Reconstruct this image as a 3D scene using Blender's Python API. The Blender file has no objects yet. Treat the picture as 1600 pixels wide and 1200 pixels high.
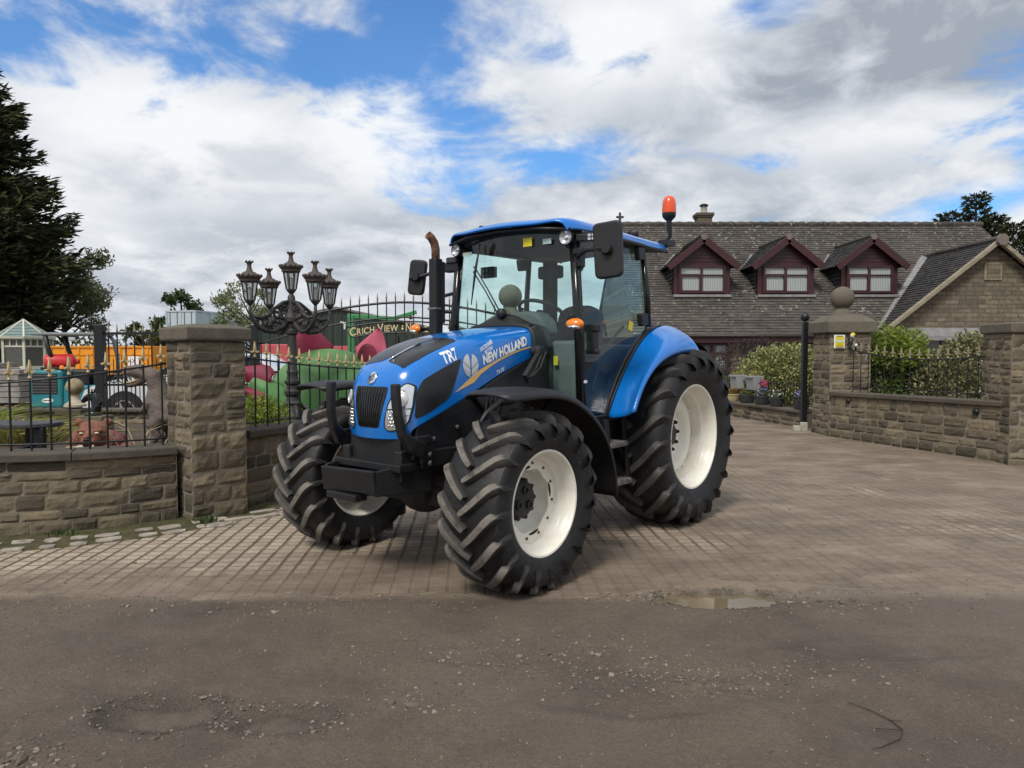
import bpy, bmesh, math, random
import numpy as np
from mathutils import Vector, Matrix, Euler, noise
from mathutils.bvhtree import BVHTree
PI = math.pi; R = math.radians
rnd = random.Random(7); nr = np.random.default_rng(7)
scene = bpy.context.scene
C = bpy.context.collection

# ------------------------------------------------------------------ materials
def _link(nt, a, b): nt.links.new(a, b)
def mat(name, col, rough=.6, metal=0., var=.12, scale=6., bump=0., bscale=40., spec=.5, coat=0., dirt=None, dirt_amt=.0, dirt_scale=3., attr=None, attr_col=None, detail=6., trans=0.):
    """principled paint/stone/metal with noise variation, optional dirt patches, optional per-vertex tone"""
    m = bpy.data.materials.new(name); m.use_nodes = True; nt = m.node_tree; N = nt.nodes
    b = N['Principled BSDF']
    tc = N.new('ShaderNodeTexCoord')
    n1 = N.new('ShaderNodeTexNoise'); n1.inputs['Scale'].default_value = scale; n1.inputs['Detail'].default_value = detail
    _link(nt, tc.outputs['Object'], n1.inputs['Vector'])
    rr = N.new('ShaderNodeMapRange'); rr.inputs['From Min'].default_value = .3; rr.inputs['From Max'].default_value = .7
    rr.inputs['To Min'].default_value = 1 - var; rr.inputs['To Max'].default_value = 1 + var
    _link(nt, n1.outputs['Fac'], rr.inputs['Value'])
    base = N.new('ShaderNodeMix'); base.data_type = 'RGBA'; base.blend_type = 'MULTIPLY'; base.inputs['Factor'].default_value = 1
    base.inputs[6].default_value = (*col, 1); _link(nt, rr.outputs[0], base.inputs[7])
    out = base.outputs[2]
    if attr:
        at = N.new('ShaderNodeAttribute'); at.attribute_name = attr
        if attr_col is not None:
            mx = N.new('ShaderNodeMix'); mx.data_type = 'RGBA'; _link(nt, at.outputs['Fac'], mx.inputs['Factor'])
            _link(nt, out, mx.inputs[6]); mx.inputs[7].default_value = (*attr_col, 1); out = mx.outputs[2]
        else:
            mx = N.new('ShaderNodeMix'); mx.data_type = 'RGBA'; mx.blend_type = 'MULTIPLY'; mx.inputs['Factor'].default_value = 1
            _link(nt, out, mx.inputs[6]); _link(nt, at.outputs['Color'], mx.inputs[7]); out = mx.outputs[2]
    if dirt is not None:
        n2 = N.new('ShaderNodeTexNoise'); n2.inputs['Scale'].default_value = dirt_scale; n2.inputs['Detail'].default_value = 9; n2.inputs['Roughness'].default_value = .65
        _link(nt, tc.outputs['Object'], n2.inputs['Vector'])
        r2 = N.new('ShaderNodeMapRange'); r2.inputs['From Min'].default_value = .48; r2.inputs['From Max'].default_value = .68; r2.inputs['To Max'].default_value = dirt_amt
        _link(nt, n2.outputs['Fac'], r2.inputs['Value'])
        mx = N.new('ShaderNodeMix'); mx.data_type = 'RGBA'; _link(nt, r2.outputs[0], mx.inputs['Factor'])
        _link(nt, out, mx.inputs[6]); mx.inputs[7].default_value = (*dirt, 1); out = mx.outputs[2]
    _link(nt, out, b.inputs['Base Color'])
    b.inputs['Roughness'].default_value = rough; b.inputs['Metallic'].default_value = metal
    b.inputs['Specular IOR Level'].default_value = spec; b.inputs['Coat Weight'].default_value = coat; b.inputs['Coat Roughness'].default_value = .06
    if bump:
        n3 = N.new('ShaderNodeTexNoise'); n3.inputs['Scale'].default_value = bscale; n3.inputs['Detail'].default_value = 8
        _link(nt, tc.outputs['Object'], n3.inputs['Vector'])
        bp = N.new('ShaderNodeBump'); bp.inputs['Strength'].default_value = bump; bp.inputs['Distance'].default_value = .02
        _link(nt, n3.outputs['Fac'], bp.inputs['Height']); _link(nt, bp.outputs[0], b.inputs['Normal'])
    return m

def glass_mat(name, tint, refl=1.0, ior=1.5, rough=.0, film=0., film_col=(.3, .35, .33)):
    m = bpy.data.materials.new(name); m.use_nodes = True; nt = m.node_tree; N = nt.nodes
    N.remove(N['Principled BSDF']); o = N['Material Output']
    t = N.new('ShaderNodeBsdfTransparent'); t.inputs[0].default_value = (*tint, 1)
    g = N.new('ShaderNodeBsdfGlossy'); g.inputs['Roughness'].default_value = rough
    ge = N.new('ShaderNodeNewGeometry'); dt = N.new('ShaderNodeVectorMath'); dt.operation = 'DOT_PRODUCT'; _link(nt, ge.outputs['Normal'], dt.inputs[0]); _link(nt, ge.outputs['Incoming'], dt.inputs[1])
    def mm(op, a, b=None):
        n = N.new('ShaderNodeMath'); n.operation = op
        for i, q in enumerate((a, b)):
            if q is None: continue
            if isinstance(q, (int, float)): n.inputs[i].default_value = q
            else: _link(nt, q, n.inputs[i])
        return n
    f0 = ((ior - 1) / (ior + 1)) ** 2         # Schlick, the same from both sides of the pane
    sch = mm('ADD', mm('MULTIPLY', mm('POWER', mm('SUBTRACT', 1., mm('ABSOLUTE', dt.outputs['Value']).outputs[0]).outputs[0], 5.).outputs[0], 1 - f0).outputs[0], f0)
    k = mm('MULTIPLY', sch.outputs[0], refl)
    s = N.new('ShaderNodeMixShader'); _link(nt, k.outputs[0], s.inputs[0])
    body = t.outputs[0]
    if film:
        d = N.new('ShaderNodeBsdfDiffuse'); d.inputs[0].default_value = (*film_col, 1)
        tc = N.new('ShaderNodeTexCoord'); n = N.new('ShaderNodeTexNoise'); n.inputs['Scale'].default_value = 2.5; n.inputs['Detail'].default_value = 6
        _link(nt, tc.outputs['Object'], n.inputs['Vector'])
        r = N.new('ShaderNodeMapRange'); r.inputs['From Min'].default_value = .35; r.inputs['From Max'].default_value = .75; r.inputs['To Max'].default_value = film
        _link(nt, n.outputs['Fac'], r.inputs['Value'])
        s2 = N.new('ShaderNodeMixShader'); _link(nt, r.outputs[0], s2.inputs[0]); _link(nt, t.outputs[0], s2.inputs[1]); _link(nt, d.outputs[0], s2.inputs[2]); body = s2.outputs[0]
    _link(nt, body, s.inputs[1]); _link(nt, g.outputs[0], s.inputs[2]); _link(nt, s.outputs[0], o.inputs[0])
    return m

def leaf_mat(name, c0, c1, rough=.55, trans=.25):
    """leaf tone runs from c0 to c1 by the per-leaf attribute 'tone'"""
    m = bpy.data.materials.new(name); m.use_nodes = True; nt = m.node_tree; N = nt.nodes
    b = N['Principled BSDF']; o = N['Material Output']
    at = N.new('ShaderNodeAttribute'); at.attribute_name = 'tone'
    mx = N.new('ShaderNodeMix'); mx.data_type = 'RGBA'; _link(nt, at.outputs['Fac'], mx.inputs['Factor'])
    mx.inputs[6].default_value = (*c0, 1); mx.inputs[7].default_value = (*c1, 1)
    _link(nt, mx.outputs[2], b.inputs['Base Color']); b.inputs['Roughness'].default_value = rough; b.inputs['Specular IOR Level'].default_value = .3
    if trans:
        t = N.new('ShaderNodeBsdfTranslucent'); _link(nt, mx.outputs[2], t.inputs[0])
        s = N.new('ShaderNodeMixShader'); s.inputs[0].default_value = trans
        _link(nt, b.outputs[0], s.inputs[1]); _link(nt, t.outputs[0], s.inputs[2]); _link(nt, s.outputs[0], o.inputs[0])
    return m

# ------------------------------------------------------------------ mesh builder
class MB:
    def __init__(s): s.v = []; s.f = []; s.t = []
    def add(s, vs, fs, tone=None):
        o = len(s.v); s.v += [tuple(p) for p in vs]; s.f += [tuple(i + o for i in f) for f in fs]
        s.t += [tone if tone is not None else 1.] * len(vs); return s
    def box(s, c, d, rz=0., rot=None, tone=None):
        x, y, z = d[0] / 2, d[1] / 2, d[2] / 2
        m = rot if rot is not None else Matrix.Rotation(rz, 3, 'Z'); c = Vector(c)
        vs = [c + m @ Vector(p) for p in ((-x,-y,-z),(x,-y,-z),(x,y,-z),(-x,y,-z),(-x,-y,z),(x,-y,z),(x,y,z),(-x,y,z))]
        return s.add(vs, [(3,2,1,0),(4,5,6,7),(0,1,5,4),(1,2,6,5),(2,3,7,6),(3,0,4,7)], tone)
    def bar(s, a, b, w, h=None, up=(0, 0, 1)):
        a = Vector(a); b = Vector(b); d = (b - a); L = d.length; d.normalize(); u = Vector(up)
        if abs(d.dot(u)) > .98: u = Vector((1, 0, 0))
        sd = d.cross(u).normalized(); u = sd.cross(d)
        return s.box((a + b) / 2, (L, w, h or w), rot=Matrix((d, sd, u)).transposed())
    def tube(s, pts, r, n=8, cap=True, tone=None):
        pts = [Vector(p) for p in pts]; K = len(pts); rs = r if isinstance(r, (list, tuple)) else [r] * K
        vs = []; u = None
        for i, p in enumerate(pts):
            d = (pts[min(i + 1, K - 1)] - pts[max(i - 1, 0)]).normalized()
            if u is None:
                u = Vector((0, 0, 1)) if abs(d.z) < .9 else Vector((1, 0, 0))
            u = (u - d * u.dot(d)).normalized(); w = d.cross(u)
            for k in range(n):
                a = 2 * PI * k / n; vs.append(p + (u * math.cos(a) + w * math.sin(a)) * rs[i])
        fs = [(i*n+k, i*n+(k+1)%n, (i+1)*n+(k+1)%n, (i+1)*n+k) for i in range(K-1) for k in range(n)]
        if cap: fs += [tuple(range(n))[::-1], tuple((K-1)*n + k for k in range(n))]
        return s.add(vs, fs, tone)
    def lathe(s, prof, n=24, M=None, tone=None, cap=False):
        """prof: (r, h) pairs round local Z"""
        M = M or Matrix(); vs = []
        for r, h in prof:
            for k in range(n):
                a = 2 * PI * k / n; vs.append(M @ Vector((r * math.cos(a), r * math.sin(a), h)))
        K = len(prof)
        fs = [(i*n+k, i*n+(k+1)%n, (i+1)*n+(k+1)%n, (i+1)*n+k) for i in range(K-1) for k in range(n)]
        if cap and prof[0][0] > 1e-6: fs.append(tuple(range(n))[::-1])
        if cap and prof[-1][0] > 1e-6: fs.append(tuple((K-1)*n + k for k in range(n)))
        return s.add(vs, fs, tone)
    def ball(s, c, r, n=16, m=10, tone=None):
        r3 = r if isinstance(r, (tuple, list)) else (r, r, r)
        prof = [(math.sin(PI*i/m), -math.cos(PI*i/m)) for i in range(m+1)]; prof[0] = (0, -1); prof[-1] = (0, 1)
        M = Matrix.Translation(Vector(c)) @ Matrix.Diagonal((*r3, 1)); return s.lathe(prof, n, M, tone)
    def prism(s, poly, a, b, M=None, tone=None):
        """poly in local XY extruded from z=a to z=b, placed by M"""
        M = M or Matrix(); n = len(poly)
        vs = [M @ Vector((x, y, a)) for x, y in poly] + [M @ Vector((x, y, b)) for x, y in poly]
        return s.add(vs, [tuple(range(n))[::-1], tuple(range(n, 2*n))] + [(i, (i+1)%n, n+(i+1)%n, n+i) for i in range(n)], tone)
    def grid(s, rows, closed=False, tone=None):
        K = len(rows); n = len(rows[0]); vs = [p for r in rows for p in r]
        m = n if closed else n - 1
        return s.add(vs, [(i*n+k, i*n+(k+1)%n, (i+1)*n+(k+1)%n, (i+1)*n+k) for i in range(K-1) for k in range(m)], tone)
    def build(s, name, m=None, parent=None, smooth=False, bevel=0., bseg=2, sub=0, solid=0., loc=None, rz=0., tone=False, angle=None, weld=False):
        me = bpy.data.meshes.new(name); me.from_pydata(s.v, [], s.f)
        if tone:
            at = me.attributes.new('tone', 'FLOAT', 'POINT'); at.data.foreach_set('value', np.array(s.t, np.float32))
        bm = bmesh.new(); bm.from_mesh(me)
        if weld: bmesh.ops.remove_doubles(bm, verts=bm.verts, dist=1e-4)
        bmesh.ops.recalc_face_normals(bm, faces=bm.faces)
        if smooth:
            for f in bm.faces: f.smooth = True
        if angle:
            for e in bm.edges:
                e.smooth = not (len(e.link_faces) == 2 and e.calc_face_angle(0) > angle)
        bm.to_mesh(me); bm.free()
        o = bpy.data.objects.new(name, me); C.objects.link(o)
        if m: me.materials.append(m)
        if parent: o.parent = parent
        if loc is not None: o.location = loc
        if rz: o.rotation_euler.z = rz
        if sub:
            md = o.modifiers.new('sub', 'SUBSURF'); md.levels = md.render_levels = sub
        if solid:
            md = o.modifiers.new('solid', 'SOLIDIFY'); md.thickness = solid; md.offset = -1
        if bevel:
            md = o.modifiers.new('bev', 'BEVEL'); md.width = bevel; md.segments = bseg; md.limit_method = 'ANGLE'; md.angle_limit = R(35)
        return o

def tag(o, label=None, cat=None, group=None, kind=None):
    if label: o['label'] = label
    if cat: o['category'] = cat
    if group: o['group'] = group
    if kind: o['kind'] = kind
    return o
def empty(name, loc, label=None, cat=None, group=None, rz=0., parent=None):
    o = bpy.data.objects.new(name, None); C.objects.link(o); o.location = loc; o.rotation_euler.z = rz; o.empty_display_size = .2
    if parent: o.parent = parent
    return tag(o, label, cat, group)
def copy_tree(o, parent=None):
    c = o.copy(); C.objects.link(c)
    if parent: c.parent = parent
    for ch in list(o.children): copy_tree(ch, c)
    return c
def quads_obj(name, V, tone, m, parent=None, smooth=False, n=4):
    """V: (k,n,3) array of n-gons, tone: (k,) per-leaf value"""
    k = len(V); me = bpy.data.meshes.new(name)
    me.vertices.add(k * n); me.vertices.foreach_set('co', np.ascontiguousarray(V, np.float32).ravel())
    me.loops.add(k * n); me.loops.foreach_set('vertex_index', np.arange(k * n, dtype=np.int32))
    me.polygons.add(k); me.polygons.foreach_set('loop_start', np.arange(0, k * n, n, dtype=np.int32)); me.polygons.foreach_set('loop_total', np.full(k, n, np.int32))
    at = me.attributes.new('tone', 'FLOAT', 'POINT'); at.data.foreach_set('value', np.repeat(tone, n).astype(np.float32))
    me.update(); me.validate()
    o = bpy.data.objects.new(name, me); C.objects.link(o); me.materials.append(m)
    if parent: o.parent = parent
    return o
def leaves(P, L, W, axis=None, spread=1., up=0.):
    """leaf quads at points P: length L, width W, random or around axis"""
    k = len(P); d = nr.normal(size=(k, 3)) * spread
    if axis is not None: d = d + axis
    d[:, 2] += up; d /= np.linalg.norm(d, axis=1, keepdims=True) + 1e-9
    r = nr.normal(size=(k, 3)); sd = np.cross(d, r); sd /= np.linalg.norm(sd, axis=1, keepdims=True) + 1e-9
    l = (L * nr.uniform(.6, 1.3, k))[:, None]; w = (W * nr.uniform(.6, 1.3, k))[:, None]
    return np.stack([P, P + d*l*.5 + sd*w*.5, P + d*l, P + d*l*.5 - sd*w*.5], 1)
def in_ball(k, c, r, shell=.35):
    d = nr.normal(size=(k, 3)); d /= np.linalg.norm(d, axis=1, keepdims=True)
    q = (shell + (1 - shell) * nr.uniform(0, 1, k)) ** .6
    return np.array(c) + d * q[:, None] * np.array(r)
def fbm(x, y, z=0., o=4):
    return noise.fractal(Vector((x, y, z)), 1., 2., o, noise_basis='PERLIN_ORIGINAL')
# ------------------------------------------------------------------ render, camera
scene.render.engine = 'CYCLES'
scene.cycles.use_denoising = True
scene.cycles.max_bounces = 8; scene.cycles.transparent_max_bounces = 24
scene.cycles.caustics_reflective = False; scene.cycles.caustics_refractive = False
scene.view_settings.view_transform = 'Standard'; scene.view_settings.look = 'None'
scene.view_settings.exposure = .18; scene.view_settings.gamma = 1.
F_PX = 1121.3; PITCH = .0436; CAM_H = 1.4813
cam = bpy.data.cameras.new('camera'); camo = bpy.data.objects.new('camera', cam); C.objects.link(camo)
cam.sensor_width = 36; cam.lens = F_PX / 1600 * 36; cam.clip_start = .05; cam.clip_end = 3000
camo.location = (0, 0, CAM_H); camo.rotation_euler = (PI / 2 - PITCH, 0, 0); scene.camera = camo

# ------------------------------------------------------------------ sky and sun
SUN_EL, SUN_AZ = R(50), R(205)        # azimuth clockwise from +Y: behind the camera, to its left
w = bpy.data.worlds.new('World'); scene.world = w; w.use_nodes = True
nt = w.node_tree; N = nt.nodes; bg = N['Background']; bg.inputs['Strength'].default_value = .1
sky = N.new('ShaderNodeTexSky'); sky.sky_type = 'NISHITA'; sky.sun_disc = False
sky.sun_elevation = SUN_EL; sky.sun_rotation = SUN_AZ; sky.air_density = 1.2; sky.dust_density = .4; sky.ozone_density = 2.5
def nmath(op, a=None, b=None, c=None):
    n = N.new('ShaderNodeMath'); n.operation = op
    for i, q in enumerate((a, b, c)):
        if q is None: continue
        if isinstance(q, (int, float)): n.inputs[i].default_value = q
        else: _link(nt, q, n.inputs[i])
    return n.outputs[0]
tc = N.new('ShaderNodeTexCoord'); sp = N.new('ShaderNodeSeparateXYZ'); _link(nt, tc.outputs['Generated'], sp.inputs[0])
az = nmath('ARCTAN2', sp.outputs[0], sp.outputs[1]); el = nmath('ARCSINE', sp.outputs[2])
# cloud coordinates: a flat cloud layer high above (direction / height)
zz = nmath('ADD', nmath('MAXIMUM', sp.outputs[2], 0.), .28)
cx = nmath('DIVIDE', sp.outputs[0], zz); cy = nmath('DIVIDE', sp.outputs[1], zz)
cv = N.new('ShaderNodeCombineXYZ'); _link(nt, cx, cv.inputs[0]); _link(nt, cy, cv.inputs[1]); _link(nt, nmath('MULTIPLY', el, 1.2), cv.inputs[2])
def wnoise(scale, detail, rough, seed, dist=0.):
    n = N.new('ShaderNodeTexNoise'); n.noise_dimensions = '4D'; n.inputs['W'].default_value = seed
    n.inputs['Scale'].default_value = scale; n.inputs['Detail'].default_value = detail; n.inputs['Roughness'].default_value = rough; n.inputs['Distortion'].default_value = dist
    _link(nt, cv.outputs[0], n.inputs['Vector']); return n.outputs['Fac']
big = wnoise(1.6, 8, .55, 3.1, .3); fine = wnoise(4.5, 10, .6, 8.7, .5); mid = wnoise(2.6, 9, .58, 5.5, .2)
wob = nmath('SUBTRACT', mid, .5); wob2 = nmath('SUBTRACT', fine, .5)
def pang(x, y):                         # direction in which a spot of the real sky lies
    a = (x - 800) / F_PX; b = -(y - 600) / F_PX; c_, s_ = math.cos(PITCH), math.sin(PITCH)
    d = Vector((a, c_ + b * s_, b * c_ - s_)).normalized()
    return math.atan2(d.x, d.y), math.asin(d.z)
def spot(x, y, sx, sy, k=.9, tilt=0.):
    """soft patch of sky round a direction, edges broken by the cloud noise"""
    a0, e0 = pang(x, y); dx = nmath('SUBTRACT', az, a0); dy = nmath('SUBTRACT', el, e0)
    if tilt:
        ct, st = math.cos(tilt), math.sin(tilt)
        dx, dy = nmath('ADD', nmath('MULTIPLY', dx, ct), nmath('MULTIPLY', dy, st)), nmath('SUBTRACT', nmath('MULTIPLY', dy, ct), nmath('MULTIPLY', dx, st))
    dx = nmath('DIVIDE', dx, sx / F_PX); dy = nmath('DIVIDE', dy, sy / F_PX)
    r = nmath('SQRT', nmath('ADD', nmath('MULTIPLY', dx, dx), nmath('MULTIPLY', dy, dy)))
    r = nmath('ADD', r, nmath('ADD', nmath('MULTIPLY', wob, k * 6.0), nmath('MULTIPLY', wob2, k * 4.5)))
    mr = N.new('ShaderNodeMapRange'); mr.interpolation_type = 'SMOOTHSTEP'
    mr.inputs['From Min'].default_value = 1.35; mr.inputs['From Max'].default_value = .1; _link(nt, r, mr.inputs['Value']); return mr.outputs[0]
def vmax(L):
    o = L[0]
    for q in L[1:]: o = nmath('MAXIMUM', o, q)
    return o
gaps = vmax([spot(660, 40, 170, 75, .7, -.1), spot(520, 75, 110, 40, .8), spot(280, 50, 380, 60, .9), spot(735, 200, 100, 80, .75, .5), spot(840, 245, 150, 32, .7),
             spot(1180, 8, 85, 30, .6), spot(1530, 318, 130, 34, .5, .15), spot(30, 60, 150, 50, .9), 
             spot(-900, 60, 300, 120, .9), spot(2500, 0, 400, 160, .9)])
gmix = nmath('MULTIPLY', gaps, .96)
# cloud brightness: white tops, grey bases
ramp = N.new('ShaderNodeValToRGB'); e = ramp.color_ramp.elements
e[0].position = .33; e[0].color = (3.2, 3.6, 4.15, 1); e[1].position = .66; e[1].color = (8.2, 8.4, 8.6, 1)
q = ramp.color_ramp.elements.new(.5); q.color = (5.75, 6.1, 6.6, 1)
white = vmax([nmath('MULTIPLY', spot(950, 60, 150, 90, .5), .8), nmath('MULTIPLY', spot(230, 200, 260, 110, .6), .75), nmath('MULTIPLY', spot(600, 210, 150, 80, .5), .8), nmath('MULTIPLY', spot(1420, 200, 220, 50, .6), .7), nmath('MULTIPLY', spot(60, 300, 140, 80, .6), .7), nmath('MULTIPLY', spot(1580, 370, 60, 40, .5), .8), nmath('MULTIPLY', spot(640, 130, 110, 60, .5), .7)])
grey = vmax([nmath('MULTIPLY', spot(1430, 80, 290, 95, .4), 1.0), nmath('MULTIPLY', spot(1150, 300, 320, 70, .5), .3), nmath('MULTIPLY', spot(500, 370, 300, 50, .6), .2), nmath('MULTIPLY', spot(410, 250, 100, 50, .6), .7), nmath('MULTIPLY', spot(180, 270, 80, 40, .6), .6), nmath('MULTIPLY', spot(1050, 170, 130, 50, .6), .35), nmath('MULTIPLY', spot(200, 440, 120, 40, .5), .5)])
cb = nmath('ADD', nmath('ADD', nmath('MULTIPLY', big, .36), nmath('ADD', nmath('MULTIPLY', fine, .50), nmath('MULTIPLY', mid, .36))), -.105)
cb = nmath('ADD', cb, nmath('SUBTRACT', nmath('MULTIPLY', white, .2), nmath('MULTIPLY', grey, .2)))
_link(nt, cb, ramp.inputs[0])
tint = N.new('ShaderNodeMix'); tint.data_type = 'RGBA'; tint.blend_type = 'MULTIPLY'; tint.inputs['Factor'].default_value = 1
_link(nt, sky.outputs[0], tint.inputs[6]); tint.inputs[7].default_value = (.54, .98, 1.42, 1)
mx = N.new('ShaderNodeMix'); mx.data_type = 'RGBA'; _link(nt, gmix, mx.inputs['Factor']); _link(nt, ramp.outputs[0], mx.inputs[6]); _link(nt, tint.outputs[2], mx.inputs[7])
# below the horizon: plain ground-coloured dimness
mh = N.new('ShaderNodeMix'); mh.data_type = 'RGBA'; hz = nmath('GREATER_THAN', sp.outputs[2], -.02); _link(nt, hz, mh.inputs['Factor'])
mh.inputs[6].default_value = (1.2, 1.15, 1.05, 1); _link(nt, mx.outputs[2], mh.inputs[7])
_link(nt, mh.outputs[2], bg.inputs[0])
sl = bpy.data.lights.new('sun', 'SUN'); sl.energy = 2.5; sl.angle = R(16); sl.color = (1., .95, .87)
so = bpy.data.objects.new('sun', sl); C.objects.link(so)
sd = Vector((math.sin(SUN_AZ) * math.cos(SUN_EL), math.cos(SUN_AZ) * math.cos(SUN_EL), math.sin(SUN_EL)))
so.rotation_euler = sd.to_track_quat('Z', 'Y').to_euler(); so.location = sd * 60

# ------------------------------------------------------------------ ground
def ground_mat(name, kind):
    m = bpy.data.materials.new(name); m.use_nodes = True; nt = m.node_tree; N = nt.nodes; b = N['Principled BSDF']
    geo = N.new('ShaderNodeNewGeometry'); pos = geo.outputs['Position']
    def nz(scale, det=8, ro=.6, vec=pos):
        n = N.new('ShaderNodeTexNoise'); n.inputs['Scale'].default_value = scale; n.inputs['Detail'].default_value = det; n.inputs['Roughness'].default_value = ro
        _link(nt, vec, n.inputs['Vector']); return n.outputs['Fac']
    def mr(v, a, c, lo=0., hi=1.):
        n = N.new('ShaderNodeMapRange'); n.inputs['From Min'].default_value = a; n.inputs['From Max'].default_value = c; n.inputs['To Min'].default_value = lo; n.inputs['To Max'].default_value = hi
        _link(nt, v, n.inputs['Value']); return n.outputs[0]
    def mixc(f, a, c):
        n = N.new('ShaderNodeMix'); n.data_type = 'RGBA'
        for i, q in ((0, f), (6, a), (7, c)):
            if isinstance(q, tuple): n.inputs[i].default_value = (*q, 1)
            elif isinstance(q, float): n.inputs[i].default_value = q
            else: _link(nt, q, n.inputs[i])
        return n.outputs[2]
    def mt(op, a, c):
        n = N.new('ShaderNodeMath'); n.operation = op
        for i, q in enumerate((a, c)):
            if isinstance(q, (int, float)): n.inputs[i].default_value = q
            else: _link(nt, q, n.inputs[i])
        return n.outputs[0]
    dirt = mixc(mr(nz(1.3), .35, .7), (.168, .118, .083), (.228, .170, .122))
    dirt = mixc(mr(nz(60, 6, .7), .45, .75), dirt, (.23, .20, .165))
    if kind == 'paving':
        mp = N.new('ShaderNodeMapping'); mp.inputs['Rotation'].default_value = (0, 0, R(-3.5)); _link(nt, pos, mp.inputs['Vector'])
        wv = N.new('ShaderNodeVectorMath'); wv.operation = 'MULTIPLY_ADD'; nn = N.new('ShaderNodeTexNoise'); nn.inputs['Scale'].default_value = 3.; _link(nt, pos, nn.inputs['Vector'])
        _link(nt, nn.outputs['Color'], wv.inputs[0]); wv.inputs[1].default_value = (.02, .02, 0); _link(nt, mp.outputs[0], wv.inputs[2])
        sx = N.new('ShaderNodeSeparateXYZ'); _link(nt, wv.outputs[0], sx.inputs[0])
        def joint(coord, pitch, wdt):
            f = mt('FRACT', mt('DIVIDE', coord, pitch), 0.); d = mt('ABSOLUTE', mt('SUBTRACT', f, .5), 0.)
            return mr(d, .5 - wdt, .5 - wdt * .45)
        jx = joint(sx.outputs[0], .118, .13); jy = joint(sx.outputs[1], .105, .09)
        br = N.new('ShaderNodeTexWhiteNoise'); br.noise_dimensions = '2D'
        cb2 = N.new('ShaderNodeCombineXYZ'); _link(nt, mt('FLOOR', mt('DIVIDE', sx.outputs[0], .118), 0.), cb2.inputs[0]); _link(nt, mt('FLOOR', mt('DIVIDE', sx.outputs[1], .105), 0.), cb2.inputs[1])
        _link(nt, cb2.outputs[0], br.inputs['Vector'])
        stone = mixc(br.outputs['Value'], (.37, .30, .228), (.52, .435, .335))
        stone = mixc(mr(nz(45, 7, .7), .4, .72), stone, (.27, .215, .165))
        jj = mt('MAXIMUM', jx, mt('MULTIPLY', jy, .75))
        col = mixc(mt('MULTIPLY', jj, .9), stone, (.085, .066, .05))
        # trodden dirt hiding the stones in patches and towards the road
        sy = N.new('ShaderNodeSeparateXYZ'); _link(nt, pos, sy.inputs[0])
        near = mr(sy.outputs[1], 4.2, 5.5, .42, 0.); left = mr(sy.outputs[0], -3., 2.4, -.12, .25); far = mr(sy.outputs[1], 6., 11., 0., .06)
        mask = mr(mt('ADD', mt('ADD', nz(1.1, 9, .68), near), mt('ADD', left, far)), .5, .72)
        col = mixc(mt('MULTIPLY', mask, .9), col, mixc(mr(nz(1.9, 7, .7), .35, .65), (.115, .087, .064), (.205, .157, .117)))
        mp2 = N.new('ShaderNodeMapping'); mp2.inputs['Rotation'].default_value = (0, 0, R(-20)); mp2.inputs['Scale'].default_value = (.8, 1.5, 1); _link(nt, pos, mp2.inputs['Vector']); col = mixc(mr(nz(1.4, 9, .7, mp2.outputs[0]),   .48, .72, 0., .6), col, (.38, .305, .225))
        _link(nt, col, b.inputs['Base Color'])
        h = mt('SUBTRACT', mt('MULTIPLY', nz(70, 8, .7), .5), mt('MULTIPLY', jj, mt('SUBTRACT', 1., mt('MULTIPLY', mask, .7))))
        rough = mr(nz(2.2), .3, .7, .62, .9)
    else:
        dirt = mixc(mr(nz(52, 4, .8), .3, .7, 0., .55), dirt, (.085, .061, .045)); dk = mixc(mr(nz(.9, 10, .7), .47, .66), dirt, (.095, .074, .060))
        sy = N.new('ShaderNodeSeparateXYZ'); _link(nt, pos, sy.inputs[0])
        edge = mt('MULTIPLY', mr(sy.outputs[1], 4.16, 4.34), mr(nz(3.5, 6), .3, .52))
        col = mixc(mt('MULTIPLY', edge, .75), dk, (.38, .30, .215))
        col = mixc(mr(nz(140, 4, .7), .5, .72), col, (.065, .056, .05))
        col = mixc(mr(nz(190, 3, .7), .61, .73), col, (.30, .27, .235))
        col = mixc(mr(nz(.55, 4), .5, .7, 0., .5), col, (.155, .128, .11))
        at = N.new('ShaderNodeAttribute'); at.attribute_name = 'tone'; col = mixc(mr(at.outputs['Fac'], 0., .5, 0., .85), col, mixc(mr(nz(160, 3, .7), .45, .62), (.045, .037, .032), (.15, .125, .10))); col = mixc(mr(at.outputs['Fac'], .55, .95, 0., .75), col, (.19, .15, .116))
        _link(nt, col, b.inputs['Base Color'])
        h = mt('ADD', mt('MULTIPLY', nz(110, 8, .75), .8), mt('MULTIPLY', nz(28, 8, .7), 1.))
        rough = mr(nz(1.6, 9, .7), .35, .65, .5, .9)
    _link(nt, rough, b.inputs['Roughness']); b.inputs['Specular IOR Level'].default_value = .35
    bp = N.new('ShaderNodeBump'); bp.inputs['Strength'].default_value = 1.; bp.inputs['Distance'].default_value = .014 if kind == 'paving' else .015
    _link(nt, h, bp.inputs['Height']); _link(nt, bp.outputs[0], b.inputs['Normal'])
    return m
M_PAVE = ground_mat('paving_stone', 'paving'); M_ROAD = ground_mat('dirt_road', 'road')
M_SOIL = mat('soil', (.07, .05, .035), .95, var=.4, scale=3, bump=.8, bscale=18)
M_GRASSY = mat('rough_ground', (.09, .095, .05), .95, var=.35, scale=.6, bump=.5, bscale=6, dirt=(.12, .1, .08), dirt_amt=.8, dirt_scale=.25)

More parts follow.
